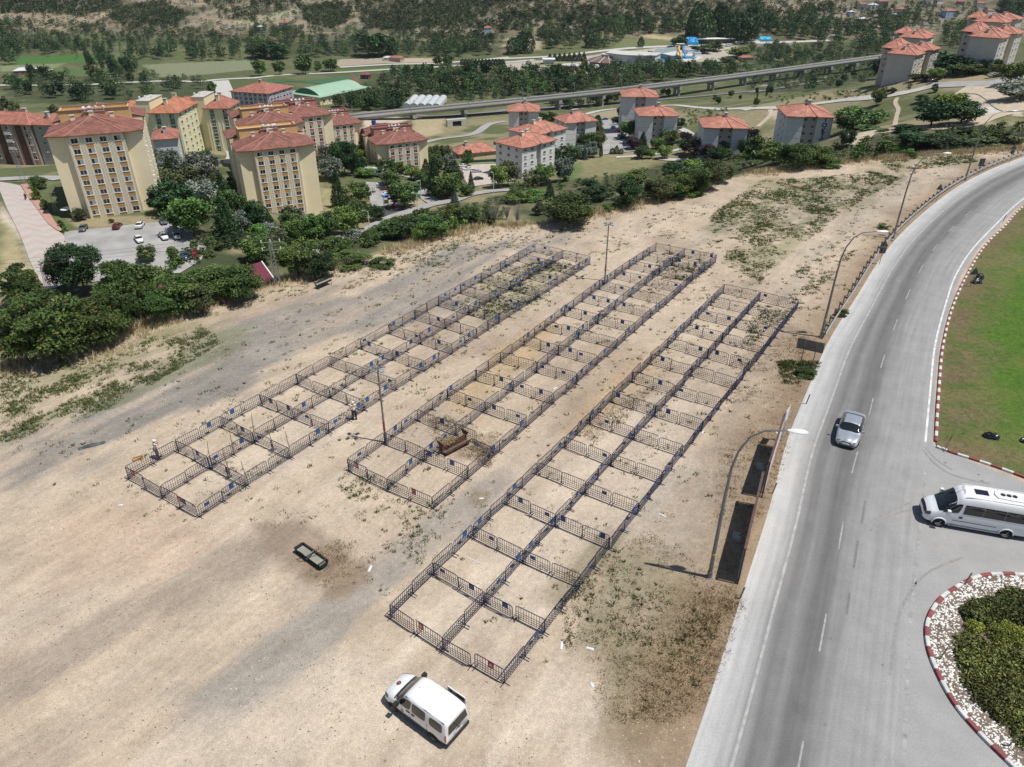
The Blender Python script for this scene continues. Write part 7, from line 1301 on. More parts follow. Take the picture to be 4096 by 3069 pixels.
# ================= vehicles =================
carwhite=mat('white_car_paint',(.76,.77,.78),.28,spec=.5,coat=.6,var=.02); silver=mat('silver_car_paint',(.42,.46,.50),.3,metal=.45,spec=.5,coat=.6,var=.03); blackplast=mat('black_plastic',(.02,.02,.021),.6,var=.1); carglass=mat('car_glass',(.012,.015,.018),.06,spec=.8,var=.1); tyrem=mat('tyre_rubber',(.018,.018,.018),.85,var=.1); rimm=mat('wheel_rim',(.40,.41,.42),.35,metal=.6,var=.05); lampr=mat('red_tail_lamp',(.35,.01,.01),.25,coat=.5,var=.03); lampc=mat('clear_head_lamp',(.45,.47,.5),.15,coat=.5,var=.05); underm=mat('underbody',(.012,.012,.012),.9)
class Body:
    """car body from cross-sections; st = list of (x, lean, [(y, z) ...]) bottom to top centre"""
    def __init__(s,st):
        s.st=st; K=len(st[0][2])
        g=[]
        for x,lean,pts in st:
            z0=pts[0][1]; g.append([(x+lean*(z-z0),y,z) for y,z in pts])
        s.G=np.array(g); s.K=K
    def cr(s,a,b,c,d,t): return .5*((2*b)+(c-a)*t+(2*a-5*b+4*c-d)*t*t+(3*b-a-3*c+d)*t**3)
    def at(s,u,v,side=1):
        n=len(s.G); u=min(max(u,0),n-1-1e-6); v=min(max(v,0),s.K-1-1e-6); i=int(u); f=u-i; j=int(v); h=v-j
        def row(i_):
            i_=min(max(i_,0),n-1); r=s.G[i_]; P=lambda q:r[q] if 0<=q<s.K else (r[0]*2-r[1] if q<0 else r[2*(s.K-1)-q]*np.array([1,-1,1])); return s.cr(P(j-1),P(j),P(j+1),P(j+2),h)
        lo,hi=row(i),row(i+1); p=s.cr(row(i-1),lo,hi,row(i+2),f)*.75+(lo*(1-f)+hi*f)*.25; p=p.copy(); p[1]*=side; return Vector(p)
    def mesh(s,parent,mt,su=5,sv=3):
        n=len(s.G); us=[i/su for i in range((n-1)*su+1)]; vs=[j/sv for j in range((s.K-1)*sv+1)]; ring=[(v,1) for v in vs]+[(v,-1) for v in vs[-2::-1]]
        V=[s.at(u,v,sd) for u in us for v,sd in ring]; k=len(ring); m=MB(); fs=[(i*k+j,i*k+j+1,(i+1)*k+j+1,(i+1)*k+j) for i in range(len(us)-1) for j in range(k-1)]
        fs+=[(i*k+k-1,i*k,(i+1)*k,(i+1)*k+k-1) for i in range(len(us)-1)]+[tuple(range(k)),tuple(range((len(us)-1)*k,len(us)*k))]
        m.add(V,fs); o=m.obj('body',mt,parent,smooth=True); return o
    def patch(s,name,mt,parent,u0,u1,v0,v1,side=1,off=.012,rnd=.16,across=False,skew=0):
        """glass or trim laid on the body between two stations and two heights; across = from one side over the roof line to the other"""
        bd=[]; 
        def sp(a,b):   # a,b in -1..1
            u=(u0+u1)/2+a*(u1-u0)/2
            if across:
                v=s.K-1-(s.K-1-v0)*abs(b) ; sd=1 if b>=0 else -1; return u,v,sd
            return u+skew*b*(u1-u0)/2,(v0+v1)/2+b*(v1-v0)/2,side
        def P(a,b):
            u,v,sd=sp(a,b); p=s.at(u,v,sd); e=.03; q=s.at(u+e,v,sd)-p
            r=s.at(u,v-e,sd)-p; nn=q.cross(r)
            c=Vector((p.x,0,.7)); 
            if nn.length<1e-9: nn=p-c
            nn.normalize()
            if nn.dot(p-c)<0: nn=-nn
            return p+nn*off
        N=8; grid=[]; m=MB(); 
        def sq(a,b):   # rounded square map
            if rnd: 
                k=rnd*.5; return a*(1-k*b*b*abs(b)),b*(1-k*a*a*abs(a))
            return a,b
        V=[P(*sq(-1+2*i/N,-1+2*j/N)) for i in range(N+1) for j in range(N+1)]
        m.add(V,[(i*(N+1)+j,i*(N+1)+j+1,(i+1)*(N+1)+j+1,(i+1)*(N+1)+j) for i in range(N) for j in range(N)]); return m.obj(name,mt,parent,smooth=True)
def wheel(parent,x,y,r,w,spokes=7,side=1):
    m=MB(); m.lathe([(r*.6,-w/2),(r*.93,-w/2),(r,-w*.36),(r,w*.36),(r*.93,w/2),(r*.6,w/2)],22,(0,0,0),'Y'); e=empty_part('wheel',parent,(x,y,r)); m.obj('tyre',tyrem,e,smooth=True)
    m=MB(); s=side; m.lathe([(r*.60,s*w*.5),(r*.64,s*w*.52),(r*.64,s*w*.46),(r*.6,s*w*.44)],20,(0,0,0),'Y'); m.lathe([(0,s*w*.40),(r*.6,s*w*.38)],20,(0,0,0),'Y'); m.lathe([(0,s*w*.52),(r*.14,s*w*.52),(r*.16,s*w*.42)],12,(0,0,0),'Y')
    for k in range(spokes): a=2*math.pi*k/spokes; m.tube([(0,s*w*.48,0),(r*.62*math.cos(a),s*w*.5,r*.62*math.sin(a))],.028,4)
    m.obj('rim',rimm,e); return e
def empty_part(name,parent,loc):
    o=bpy.data.objects.new(name,None); o.empty_display_size=.1; link(o,parent); o.location=loc; return o
def arch(parent,x,y,r,side,w=.02,mt=None):
    m=MB(); n=18; V=[(r*1.16*math.cos(math.pi*k/n),0,r*1.16*math.sin(math.pi*k/n)) for k in range(n+1)]; V2_=[(a,side*w,c) for a,_,c in V]; m.add(V+V2_,[tuple(range(n+1)),tuple(range(n+1,2*n+2))]+[(i,i+1,n+2+i,n+1+i) for i in range(n)]); o=m.obj('wheel_arch',mt or underm,parent); o.location=(x,y,r*.92); return o
def sec(w0,z0,wm,zm,wb,zb,wr,zr,wt,zt): return [(w0*.88,z0),(w0,z0+.06),(wm,zm),(wb,zb),(wr,zr),(wt,zt),(0,zt+.03)]
# ---- white delivery van with side windows ----
def make_doblo():
    r=empty('van',(0,0,0),0,'white van with dark windows and a round brown badge parked by the pens','van')
    S=[(-2.20,.02,sec(.74,.32,.84,.62,.84,.98,.70,1.55,.5,1.74)),(-2.12,.05,sec(.80,.28,.90,.62,.885,1.02,.75,1.66,.58,1.80)),(-1.6,0,sec(.86,.26,.915,.62,.90,1.04,.78,1.70,.60,1.83)),(-.8,0,sec(.86,.26,.915,.62,.90,1.04,.79,1.71,.61,1.85)),(0,0,sec(.86,.26,.915,.62,.90,1.03,.78,1.70,.60,1.84)),(.55,0,sec(.86,.26,.915,.62,.90,1.02,.745,1.62,.56,1.77)),(.98,0,sec(.86,.26,.91,.6,.89,1.0,.72,1.34,.54,1.42)),(1.28,0,sec(.86,.26,.91,.6,.87,.98,.70,1.10,.5,1.13)),(1.75,0,sec(.84,.26,.89,.58,.82,.86,.62,1.0,.4,1.03)),(2.08,0,sec(.76,.27,.80,.54,.72,.78,.5,.86,.32,.88)),(2.22,0,sec(.60,.30,.64,.48,.56,.66,.38,.72,.2,.73))]
    b=Body(S); b.mesh(r,carwhite)
    for sd in (1,-1):
        b.patch('side_window',carglass,r,4.25,5.75,3.12,3.98,sd,skew=-.15); b.patch('side_window',carglass,r,2.95,4.1,3.12,3.98,sd); b.patch('side_window',carglass,r,1.35,2.65,3.15,3.9,sd,rnd=.28)
        b.patch('rub_strip',blackplast,r,2.0,6.4,1.55,1.8,sd,.014,0); b.patch('sill_trim',blackplast,r,1.6,7.4,.3,1.0,sd,.01,0)
        b.patch('tail_lamp',lampr,r,.25,.85,2.2,3.2,sd,.02); b.patch('head_lamp',mat('dark_lamp',(.05,.055,.06),.15,coat=.6),r,8.1,9.5,2.45,3.2,sd,.02); b.patch('mirror_base',blackplast,r,5.85,6.15,3.02,3.3,sd,.03)
        m=MB(); m.obox((0,0,0),(.2,.26,.22)); m.obox((-.02,-sd*.15,-.1),(.08,.2,.06)); o=m.obj('wing_mirror',blackplast,r); o.location=(1.0,sd*1.06,1.12)
        m=MB(); m.obox((0,0,0),(.2,.03,.07)); o=m.obj('door_handle',blackplast,r); o.location=(.32,sd*.925,.95)
        m=MB(); m.obox((0,0,0),(.2,.03,.07)); o=m.obj('door_handle',blackplast,r); o.location=(-.02,sd*.925,.95)
        for q in (.18,-.95,1.18): m=MB(); m.obox((0,0,0),(.012,.012,.72)); o=m.obj('door_gap',blackplast,r); o.location=(q,sd*.917,.68)
        m=MB(); m.tube([(-2.0,sd*.73,1.755),(-.8,sd*.745,1.80),(.5,sd*.71,1.72),(.62,sd*.7,1.70)],.018,4); m.obj('roof_rail',blackplast,r)
        for x in (1.42,-1.33): wheel(r,x,sd*.80,.315,.2,8,sd); arch(r,x,sd*.905,.315,sd)
    b.patch('windshield',carglass,r,5.3,7.05,3.35,6,across=True,rnd=.3); b.patch('cowl',blackplast,r,7.0,7.22,3.4,6,across=True,rnd=0)
    m=MB(); m.add([(-2.245,-.70,1.05),(-2.245,.70,1.05),(-2.17,.62,1.62),(-2.17,-.62,1.62)],[(0,1,2,3)]); m.obj('rear_window',carglass,r)
    m=MB(); m.box(-2.25,-.8,.28,-2.13,.8,.5); m.obj('rear_bumper',blackplast,r); m=MB(); m.box(2.08,-.5,.32,2.245,.5,.47); m.obj('front_bumper',blackplast,r)
    m=MB(); m.box(-2.275,-.26,.72,-2.262,.26,.83); pl_=m.obj('number_plate',whitep,r); lettering('34 TD 617',.1,blackplast,'plate_text',pl_,(-2.278,0,.775),(R(90),0,R(-90)),.001)
    br=mat('brown_badge',(.20,.045,.02),.6); gold=mat('gold_print',(.5,.32,.1),.6)
    m=MB(); m.lathe([(.0,0),(.13,0),(.13,.012),(0,.012)],20); o=m.obj('bonnet_badge',br,r); p=b.at(8.05,5.9,1); o.location=p+Vector((0,0,.01)); o.rotation_euler=(0,R(13),0); o2=lettering('III',.13,gold,'badge_emblem',o,(0,0,.014),(0,0,R(90)),.001)
    m=MB(); m.lathe([(0,.0),(.11,.0),(.11,.012),(0,.012)],18,(0,0,0),'Y'); o=m.obj('door_badge',mat('faded_badge',(.42,.30,.24),.6),r); o.location=(.72,.918,.72)
    m=MB(); m.box(-.02,-.24,0,.02,.0,.005); m.obox((0,0,.2),(.4,.02,.02)); m.obj('rear_wiper',blackplast,r).location=(-2.25,.1,.98)
    m=MB(); m.tube([(0,0,0),(-.16,0,.2)],.008,4); m.obj('aerial',blackplast,r).location=(.35,0,1.79)
    # sliding door standing open on the far side
    m=MB(); m.box(-.6,-.025,0,.6,.025,1.22); o=m.obj('sliding_door',carwhite,r); o.location=(-1.25,-1.06,.40); m=MB(); m.box(-.5,-.03,.72,.48,.03,1.12); m.obj('side_window',carglass,o)
    m=MB(); m.box(-.55,-.912,.5,.12,-.80,1.5); m.obj('door_opening',underm,r)
    m=MB(); m.box(-2.05,-.78,.18,2.0,.78,.34); m.obj('underbody',underm,r); return r
vr_=W4([(1578,2842)])[0]; vb_=W4([(1737,2962)])[0]; hd=(vr_-vb_).normalized(); left=Vector((-hd.y,hd.x,0)); mid=(vr_+vb_)/2
o=make_doblo(); c=mid-left*.84-hd*.045; o.location=(c.x,c.y,.014 if False else 0); o.rotation_euler=(0,0,math.atan2(hd.y,hd.x)); o.scale=(1,1,1)
# ---- saloon cars ----
def make_sedan(name,label,paint,detail=True,estate=False,cat='car'):
    r=empty(name,(0,0,0),0,label,cat)
    rz=.36 if not estate else .0
    S=[(-2.25,0,sec(.66,.35,.74,.55,.70,.80,.55,.86,.35,.88)),(-2.10,0,sec(.78,.26,.84,.6,.80,.90,.64,.96,.4,.98)),(-1.72,0,sec(.82,.22,.87,.6,.84,.93,.66,(1.0 if not estate else 1.2),.42,(1.02 if not estate else 1.26))),(-1.35,0,sec(.82,.2,.88,.6,.85,.94,.62,(1.16 if not estate else 1.34),.42,(1.19 if not estate else 1.4))),(-.85,0,sec(.82,.2,.88,.58,.85,.94,.60,1.33,.42,1.38)),(-.1,0,sec(.82,.2,.88,.58,.855,.93,.60,1.365,.42,1.41)),(.35,0,sec(.82,.2,.88,.58,.85,.92,.60,1.32,.42,1.36)),(.75,0,sec(.82,.2,.88,.58,.85,.90,.62,1.10,.44,1.12)),(1.1,0,sec(.82,.2,.87,.57,.83,.87,.64,.92,.42,.935)),(1.6,0,sec(.80,.2,.85,.54,.79,.78,.60,.84,.38,.86)),(2.0,0,sec(.74,.22,.79,.48,.70,.66,.52,.73,.3,.745)),(2.2,0,sec(.60,.26,.66,.42,.56,.55,.4,.6,.2,.61))]
    b=Body(S); b.mesh(r,paint,4 if detail else 3,3 if detail else 2)
    for sd in (1,-1):
        b.patch('side_window',carglass,r,5.0,7.2,3.15,3.92,sd,skew=-.1); b.patch('side_window',carglass,r,3.5,4.88,3.15,3.92,sd)
        if detail: b.patch('side_window',carglass,r,2.85,3.4,3.2,3.8,sd)
        b.patch('head_lamp',lampc,r,9.75,10.6,2.5,3.5,sd,.012); b.patch('tail_lamp',lampr,r,.2,1.0,2.3,3.1,sd,.012)
        if detail:
            m=MB(); m.obox((0,0,0),(.14,.2,.13)); o=m.obj('wing_mirror',paint,r); o.location=(.72,sd*.98,.98); m=MB(); m.obox((0,0,0),(.16,.02,.04)); m.obj('door_handle',blackplast,r).location=(-.02,sd*.885,.8); m=MB(); m.obox((0,0,0),(.16,.02,.04)); m.obj('door_handle',blackplast,r).location=(-1.0,sd*.885,.8)
            for q in (.12,-.82,1.0): m=MB(); m.obox((0,0,0),(.01,.01,.58)); m.obj('door_gap',blackplast,r).location=(q,sd*.884,.58)
        for x in (1.35,-1.3):
            if detail: wheel(r,x,sd*.76,.30,.2,6,sd)
            else: 
                m=MB(); m.lathe([(.0,-.1),(.3,-.1),(.3,.1),(0,.1)],14,(0,0,0),'Y'); m.mi=1; m.lathe([(.0,sd*.1),(.18,sd*.105)],12,(0,0,0),'Y'); o=m.obj('wheel',[tyrem,rimm],r); o.location=(x,sd*.77,.3)
            arch(r,x,sd*.875,.30,sd)
    b.patch('windshield',carglass,r,6.15,7.9,3.5,6,across=True,rnd=.3); b.patch('rear_window',carglass,r,2.15,3.85 if not estate else 3.2,3.55,6,across=True,rnd=.3)
    if detail:
        m=MB(); m.obox((2.13,0,.60),(.16,.62,.07)); m.obj('grille',blackplast,r); m=MB(); m.obox((2.17,0,.33),(.12,1.0,.07)); m.obj('air_intake',blackplast,r); m=MB(); m.obox((2.235,0,.45),(.03,.5,.12)); pl_=m.obj('number_plate',whitep,r); lettering('34 HB 52',.1,blackplast,'plate_text',pl_,(2.252,0,.45),(R(90),0,R(90)),.001)
        for sd in (1,-1): m=MB(); m.obox((2.04,sd*.50,.625),(.16,.32,.10),-sd*.42); m.obj('head_lamp',mat('smoky_lamp',(.13,.15,.17),.15,coat=.6),r)
        for z_ in (): pass
    m=MB(); m.box(-2.0,-.74,.14,2.0,.74,.3); m.obj('underbody',underm,r); return r
f_=atz(3377,1797); b_=atz(3418,1664); hd=Vector((f_[0]-b_[0],f_[1]-b_[1],0)).normalized()
sc=make_sedan('car','silver saloon car driving towards the camera on the main road',silver); P0=Vector((f_[0],f_[1],0))-hd*2.25; sc.location=(P0.x,P0.y,.018); sc.rotation_euler=(0,0,math.atan2(hd.y,hd.x))
# ---- white minibus turning out of the side road ----
def make_minibus():
    r=empty('minibus',(0,0,0),0,'white minibus with dark side windows and rooftop ventilation at the junction','minibus')
    S=[(-3.6,.0,sec(.86,.36,.96,.8,.94,1.3,.86,2.05,.6,2.45)),(-3.5,0,sec(.92,.32,1.0,.8,.98,1.32,.90,2.15,.68,2.55)),(-2.6,0,sec(.95,.3,1.025,.8,1.0,1.32,.93,2.2,.72,2.62)),(-1.2,0,sec(.95,.3,1.025,.8,1.0,1.32,.93,2.2,.72,2.62)),(.2,0,sec(.95,.3,1.025,.8,1.0,1.32,.93,2.2,.72,2.62)),(1.1,0,sec(.95,.3,1.025,.8,1.0,1.32,.91,2.15,.68,2.52)),(1.45,0,sec(.95,.3,1.02,.8,1.0,1.30,.86,2.0,.60,2.26)),(1.95,0,sec(.95,.3,1.02,.78,.98,1.26,.82,1.66,.56,1.80)),(2.35,0,sec(.95,.3,1.01,.76,.95,1.16,.80,1.28,.52,1.34)),(2.75,0,sec(.92,.3,.98,.7,.88,.98,.70,1.10,.42,1.14)),(3.0,0,sec(.80,.32,.86,.62,.76,.84,.55,.93,.3,.96)),(3.1,0,sec(.62,.36,.68,.55,.58,.72,.4,.78,.2,.8))]
    b=Body(S); b.mesh(r,carwhite)
    for sd in (1,-1):
        b.patch('side_window',carglass,r,5.05,7.3,3.1,3.95,sd,skew=-.12)
        for a,c_ in ((3.70,4.78),(2.80,3.685),(1.90,2.785),(1.05,1.885)): b.patch('side_window',carglass,r,a,c_,3.08,3.88,sd,rnd=0)
        b.patch('head_lamp',mat('dark_lamp2',(.06,.065,.07),.15,coat=.6),r,9.0,10.3,2.6,3.5,sd,.02); b.patch('side_trim',blackplast,r,3.0,6.0,1.9,1.98,sd,.012,0)
        m=MB(); m.obox((0,0,0),(.2,.22,.42)); o=m.obj('wing_mirror',carwhite,r); o.location=(1.85,sd*1.2,1.42); m=MB(); m.tube([(-1.9,sd*1.02,.32),(1.6,sd*1.02,.32)],.04,5); m.obj('side_step',rimm,r)
        m=MB(); m.tube([(-3.3,sd*.72,2.66),(1.0,sd*.72,2.62)],.03,5); m.obj('roof_rail',carwhite,r); m=MB(); m.obox((0,0,0),(.2,.03,.14)); m.obj('door_handle',blackplast,r).location=(1.0,sd*1.035,1.08)
        for x in (2.15,-1.885): wheel(r,x,sd*.92,.345,.23,3,sd); arch(r,x,sd*1.02,.345,sd,.03,underm); m=MB(); m.tube([(.43*math.cos(t),0,.43*math.sin(t)) for t in [math.pi*k/12 for k in range(13)]],.05,5); m.obj('arch_lip',carwhite,r).location=(x,sd*1.03,.34)
    b.patch('windshield',carglass,r,5.95,8.05,3.35,6,across=True,rnd=.25); b.patch('grille',blackplast,r,9.75,10.7,3.2,6,across=True,off=.025,rnd=.25); m=MB(); m.box(2.75,-.5,.34,3.12,.5,.5); m.obj('front_bumper',blackplast,r)
    m=MB(); m.box(-.42,-.28,2.655,.38,.28,2.675); m.obj('roof_hatch',carglass,r); m=MB(); m.prism([(-2.6,-.5),(-.9,-.42),(-.75,0),(-.9,.42),(-2.6,.5)],2.6,2.74); hv=m.obj('air_conditioner',carwhite,r)
    for x in (-1.25,-1.6,-1.95): m=MB(); m.lathe([(0,.0),(.15,.0),(.15,.03),(0,.03)],14,(x,0,2.742)); m.obj('fan',blackplast,hv)
    m=MB(); m.obox((1.62,-.25,2.20),(.24,.22,.06),0,0,R(38)); m.obj('roof_vent',blackplast,r); m=MB(); m.tube([(1.45,.05,2.32),(1.15,.05,2.68)],.01,4); m.obj('aerial',blackplast,r)
    lettering('34 LAM 617',.21,mat('grey_print',(.12,.12,.13),.6),'roof_number',r,(1.0,0,2.615),(0,R(7),R(90)),.002)
    m=MB(); m.box(2.5,.28,1.16,2.56,.55,1.17); m.obj('bonnet_vent',MATS['blue_plate'],r).rotation_euler=(0,0,0)
    m=MB(); m.box(-3.3,-.85,.2,2.8,.85,.4); m.obj('underbody',underm,r); return r
fw=W4([(3746,2106)])[0]; rw=W4([(4014,2153)])[0]; hd=(fw-rw).normalized(); left=Vector((-hd.y,hd.x,0)); o=make_minibus(); c=rw+hd*1.885-left*1.0; o.location=(c.x,c.y,.008); o.rotation_euler=(0,0,math.atan2(hd.y,hd.x))
# ---- parked cars ----
PC={}
def parked(px,hd_deg,paintkey,label,estate=False):
    cols={'white':(.72,.72,.71),'black':(.015,.016,.02),'grey':(.09,.095,.105),'maroon':(.10,.015,.015),'silver':(.36,.38,.40),'blue':(.04,.09,.22),'red':(.42,.03,.03),'dark':(.03,.035,.045)}
    k=(paintkey,estate); p=at(*px)
    if k not in PC: PC[k]=make_sedan('parked_car',label,mat(paintkey+'_parked_paint',cols[paintkey],.3,coat=.5,var=.02),False,estate); o=PC[k]
    else: o=copy_tree(PC[k])
    o.location=(p.x,p.y,p.z+.24); o.rotation_euler=(0,0,R(hd_deg)); o['label']=label; o['group']='cars parked between the blocks'
for a,h,c,l,e in (((725,590),-75,'grey','dark grey car parked at the left end of the parking lot',0),((1020,570),100,'maroon','maroon hatchback parked before the nearest tall block',1),((1215,563),100,'white','white saloon parked nose in before the nearest tall block',0),((1415,530),-60,'grey','grey car parked right of the white nose in saloon',0),((1500,510),-60,'dark','dark car in the shade beside the grey one',0),((1205,685),-55,'white','white saloon parked alone in the middle row of the lot',0),((1420,660),-55,'white','white estate car parked in the middle row of the lot',1),((1530,655),-60,'silver','silver white car right of the white estate',0),((1685,700),-80,'black','black car parked at the right end of the middle row',0),((1690,820),-75,'dark','dark car under the globe tree in the lower row',0),((1600,830),-75,'blue','dark blue car in the lower row beside the white flag',0)): parked(Q(Z5,*a),h,c,l,bool(e))
for a,h,c,l,e in (((1140,310),20,'white','white car uppermost in the shaded street car park',0),((1150,330),20,'silver','silver car second in the shaded street car park',0),((1175,350),20,'maroon','maroon car third in the shaded street car park',0),((1190,400),20,'white','car under a white cover in the street car park',1),((1270,450),10,'white','white car half hidden by the tree above the slide',0),((1845,150),20,'white','white car farthest left below the villa wall',0),((1890,178),20,'white','white car in the middle of three below the villa wall',0),((1960,198),20,'silver','silver car rightmost of three below the villa wall',0),((1975,262),25,'black','black car in the shade of the grey corner block',0)): parked(Q(Z6,*a),h,c,l,bool(e))
for a,h,c,l,e in (((907,1040),170,'blue','blue car at the top of the grey yard',0),((978,1112),60,'silver','light silver car in the sunny yard',0),((1020,1145),60,'red','red car in the row beside the tall grey block',0),((1060,1200),20,'dark','dark blue car in the shaded yard row, upper',0),((1070,1240),20,'white','white car in the shaded yard row',0),((1050,1180),20,'black','black car in the shaded yard row, middle',0),((880,562),10,'white','white car in front of the round restaurant',0),((745,548),20,'red','red car beside the round restaurant',0)): parked(Q(Z3,*a),h,c,l,bool(e))
for a,h,c,l,e in (((1400,668),0,'dark','dark car at the entrance of the viaduct end block',0),((1480,672),0,'black','black car on the street before the viaduct end block',0),((1560,600),60,'white','white car between the chained blocks',0),((1550,630),60,'silver','silver car between the chained blocks',0),((1960,630),0,'silver','silver car parked before the large chained block',0),((2000,625),0,'grey','grey car at the right end before the large chained block',0),((2180,605),0,'white','white car at the right border street',0)): parked(Q(Z4,*a),h,c,l,bool(e))
# bus and truck
def longveh(name,px,rz,L_,w,h,body,label,cat,cab=None):
    p=at(*px); r=empty(name,(p.x,p.y,p.z+.35),R(rz),label,cat)
    if cab is None:
        m=MB(); m.prism([(-L_/2,-w/2),(L_/2-.4,-w/2),(L_/2,-w/2+.3),(L_/2,w/2-.3),(L_/2-.4,w/2),(-L_/2,w/2)],.35,h); m.box(-L_*.3,-w*.3,h,L_*.3,w*.3,h+.3); m.obj('body',body,r)
        for sd in (1,-1): 
            for i in range(6): m=MB(); x=-L_/2+1+i*(L_-2)/6; m.box(x,sd*(w/2),1.5,x+(L_-2)/6-.15,sd*(w/2+.02),h-.7); m.obj('side_window',carglass,r)
        m=MB(); m.box(L_/2-.01,-w/2+.4,1.4,L_/2+.02,w/2-.4,h-.5); m.obj('windshield',carglass,r)
    else:
        m=MB(); m.box(-L_/2,-w/2,1.0,L_/2-2.6,w/2,1.3); m.box(-L_/2,-w/2+.1,1.3,L_/2-3,w/2-.1,1.8); m.obj('trailer_bed',body,r); m=MB(); m.prism([(L_/2-2.4,-w/2),(L_/2-.2,-w/2),(L_/2,-w/2+.3),(L_/2,w/2-.3),(L_/2-.2,w/2),(L_/2-2.4,w/2)],.6,h); m.obj('cab',cab,r); m=MB(); m.box(L_/2,-w/2+.3,1.9,L_/2+.03,w/2-.3,h-.6); m.obj('windshield',carglass,r)
    for x in (-L_*.32,L_*.33):
        for sd in (1,-1): m=MB(); m.lathe([(0,-.15),(.48,-.15),(.48,.15),(0,.15)],14,(0,0,0),'Y'); m.obj('wheel',tyrem,r).location=(x,sd*(w/2-.12),.48)
    return r
longveh('bus',Q(Z6,1060,225),-12,11,2.5,3.1,carwhite,'white bus half hidden behind trees on the street','bus')
longveh('truck',Q(Z2,1150,1095),170,15,2.5,3.4,greym,'flatbed truck with blue cab on the sandy yard before the viaduct','truck',mat('blue_cab',(.03,.06,.30),.4))
longveh('minibus',Q(Z3,1970,402),10,7,2.2,2.6,carwhite,'tiny white minibus on the valley road beyond the pools','minibus')
# playground tower with slide
p=at(*Q(Z6,1180,510)); r=empty('playground_slide',(p.x,p.y,p.z+.3),R(20),'playground tower with blue roof and red spiral slide','playground'); m=MB(); [m.tube([(x,y,0),(x,y,4.2)],.07,5) for x in (-.8,.8) for y in (-.8,.8)]; m.box(-.8,-.8,1.9,.8,.8,2.0); m.obj('tower',greym,r); m=MB(); m.lathe([(1.3,4.2),(.9,4.8),(.2,5.2)],8); m.obj('roof',mat('blue_roof',(.05,.2,.6),.5),r); m=MB(); m.box(-.8,-.85,2.3,.8,-.78,3.4); m.obj('yellow_panel',mat('yellow_panel',(.55,.45,.05),.5),r)
m=MB(); m.tube([(.8,0,3.3),(1.8,.3,3.4),(2.7,-.2,2.9),(3.0,-1.2,2.3),(2.3,-1.9,1.7),(2.0,-1.2,1.2),(2.8,-.8,.8),(3.2,-1.8,.4)],.42,8); m.obj('slide',mat('red_plastic',(.55,.02,.015),.4),r,smooth=True)
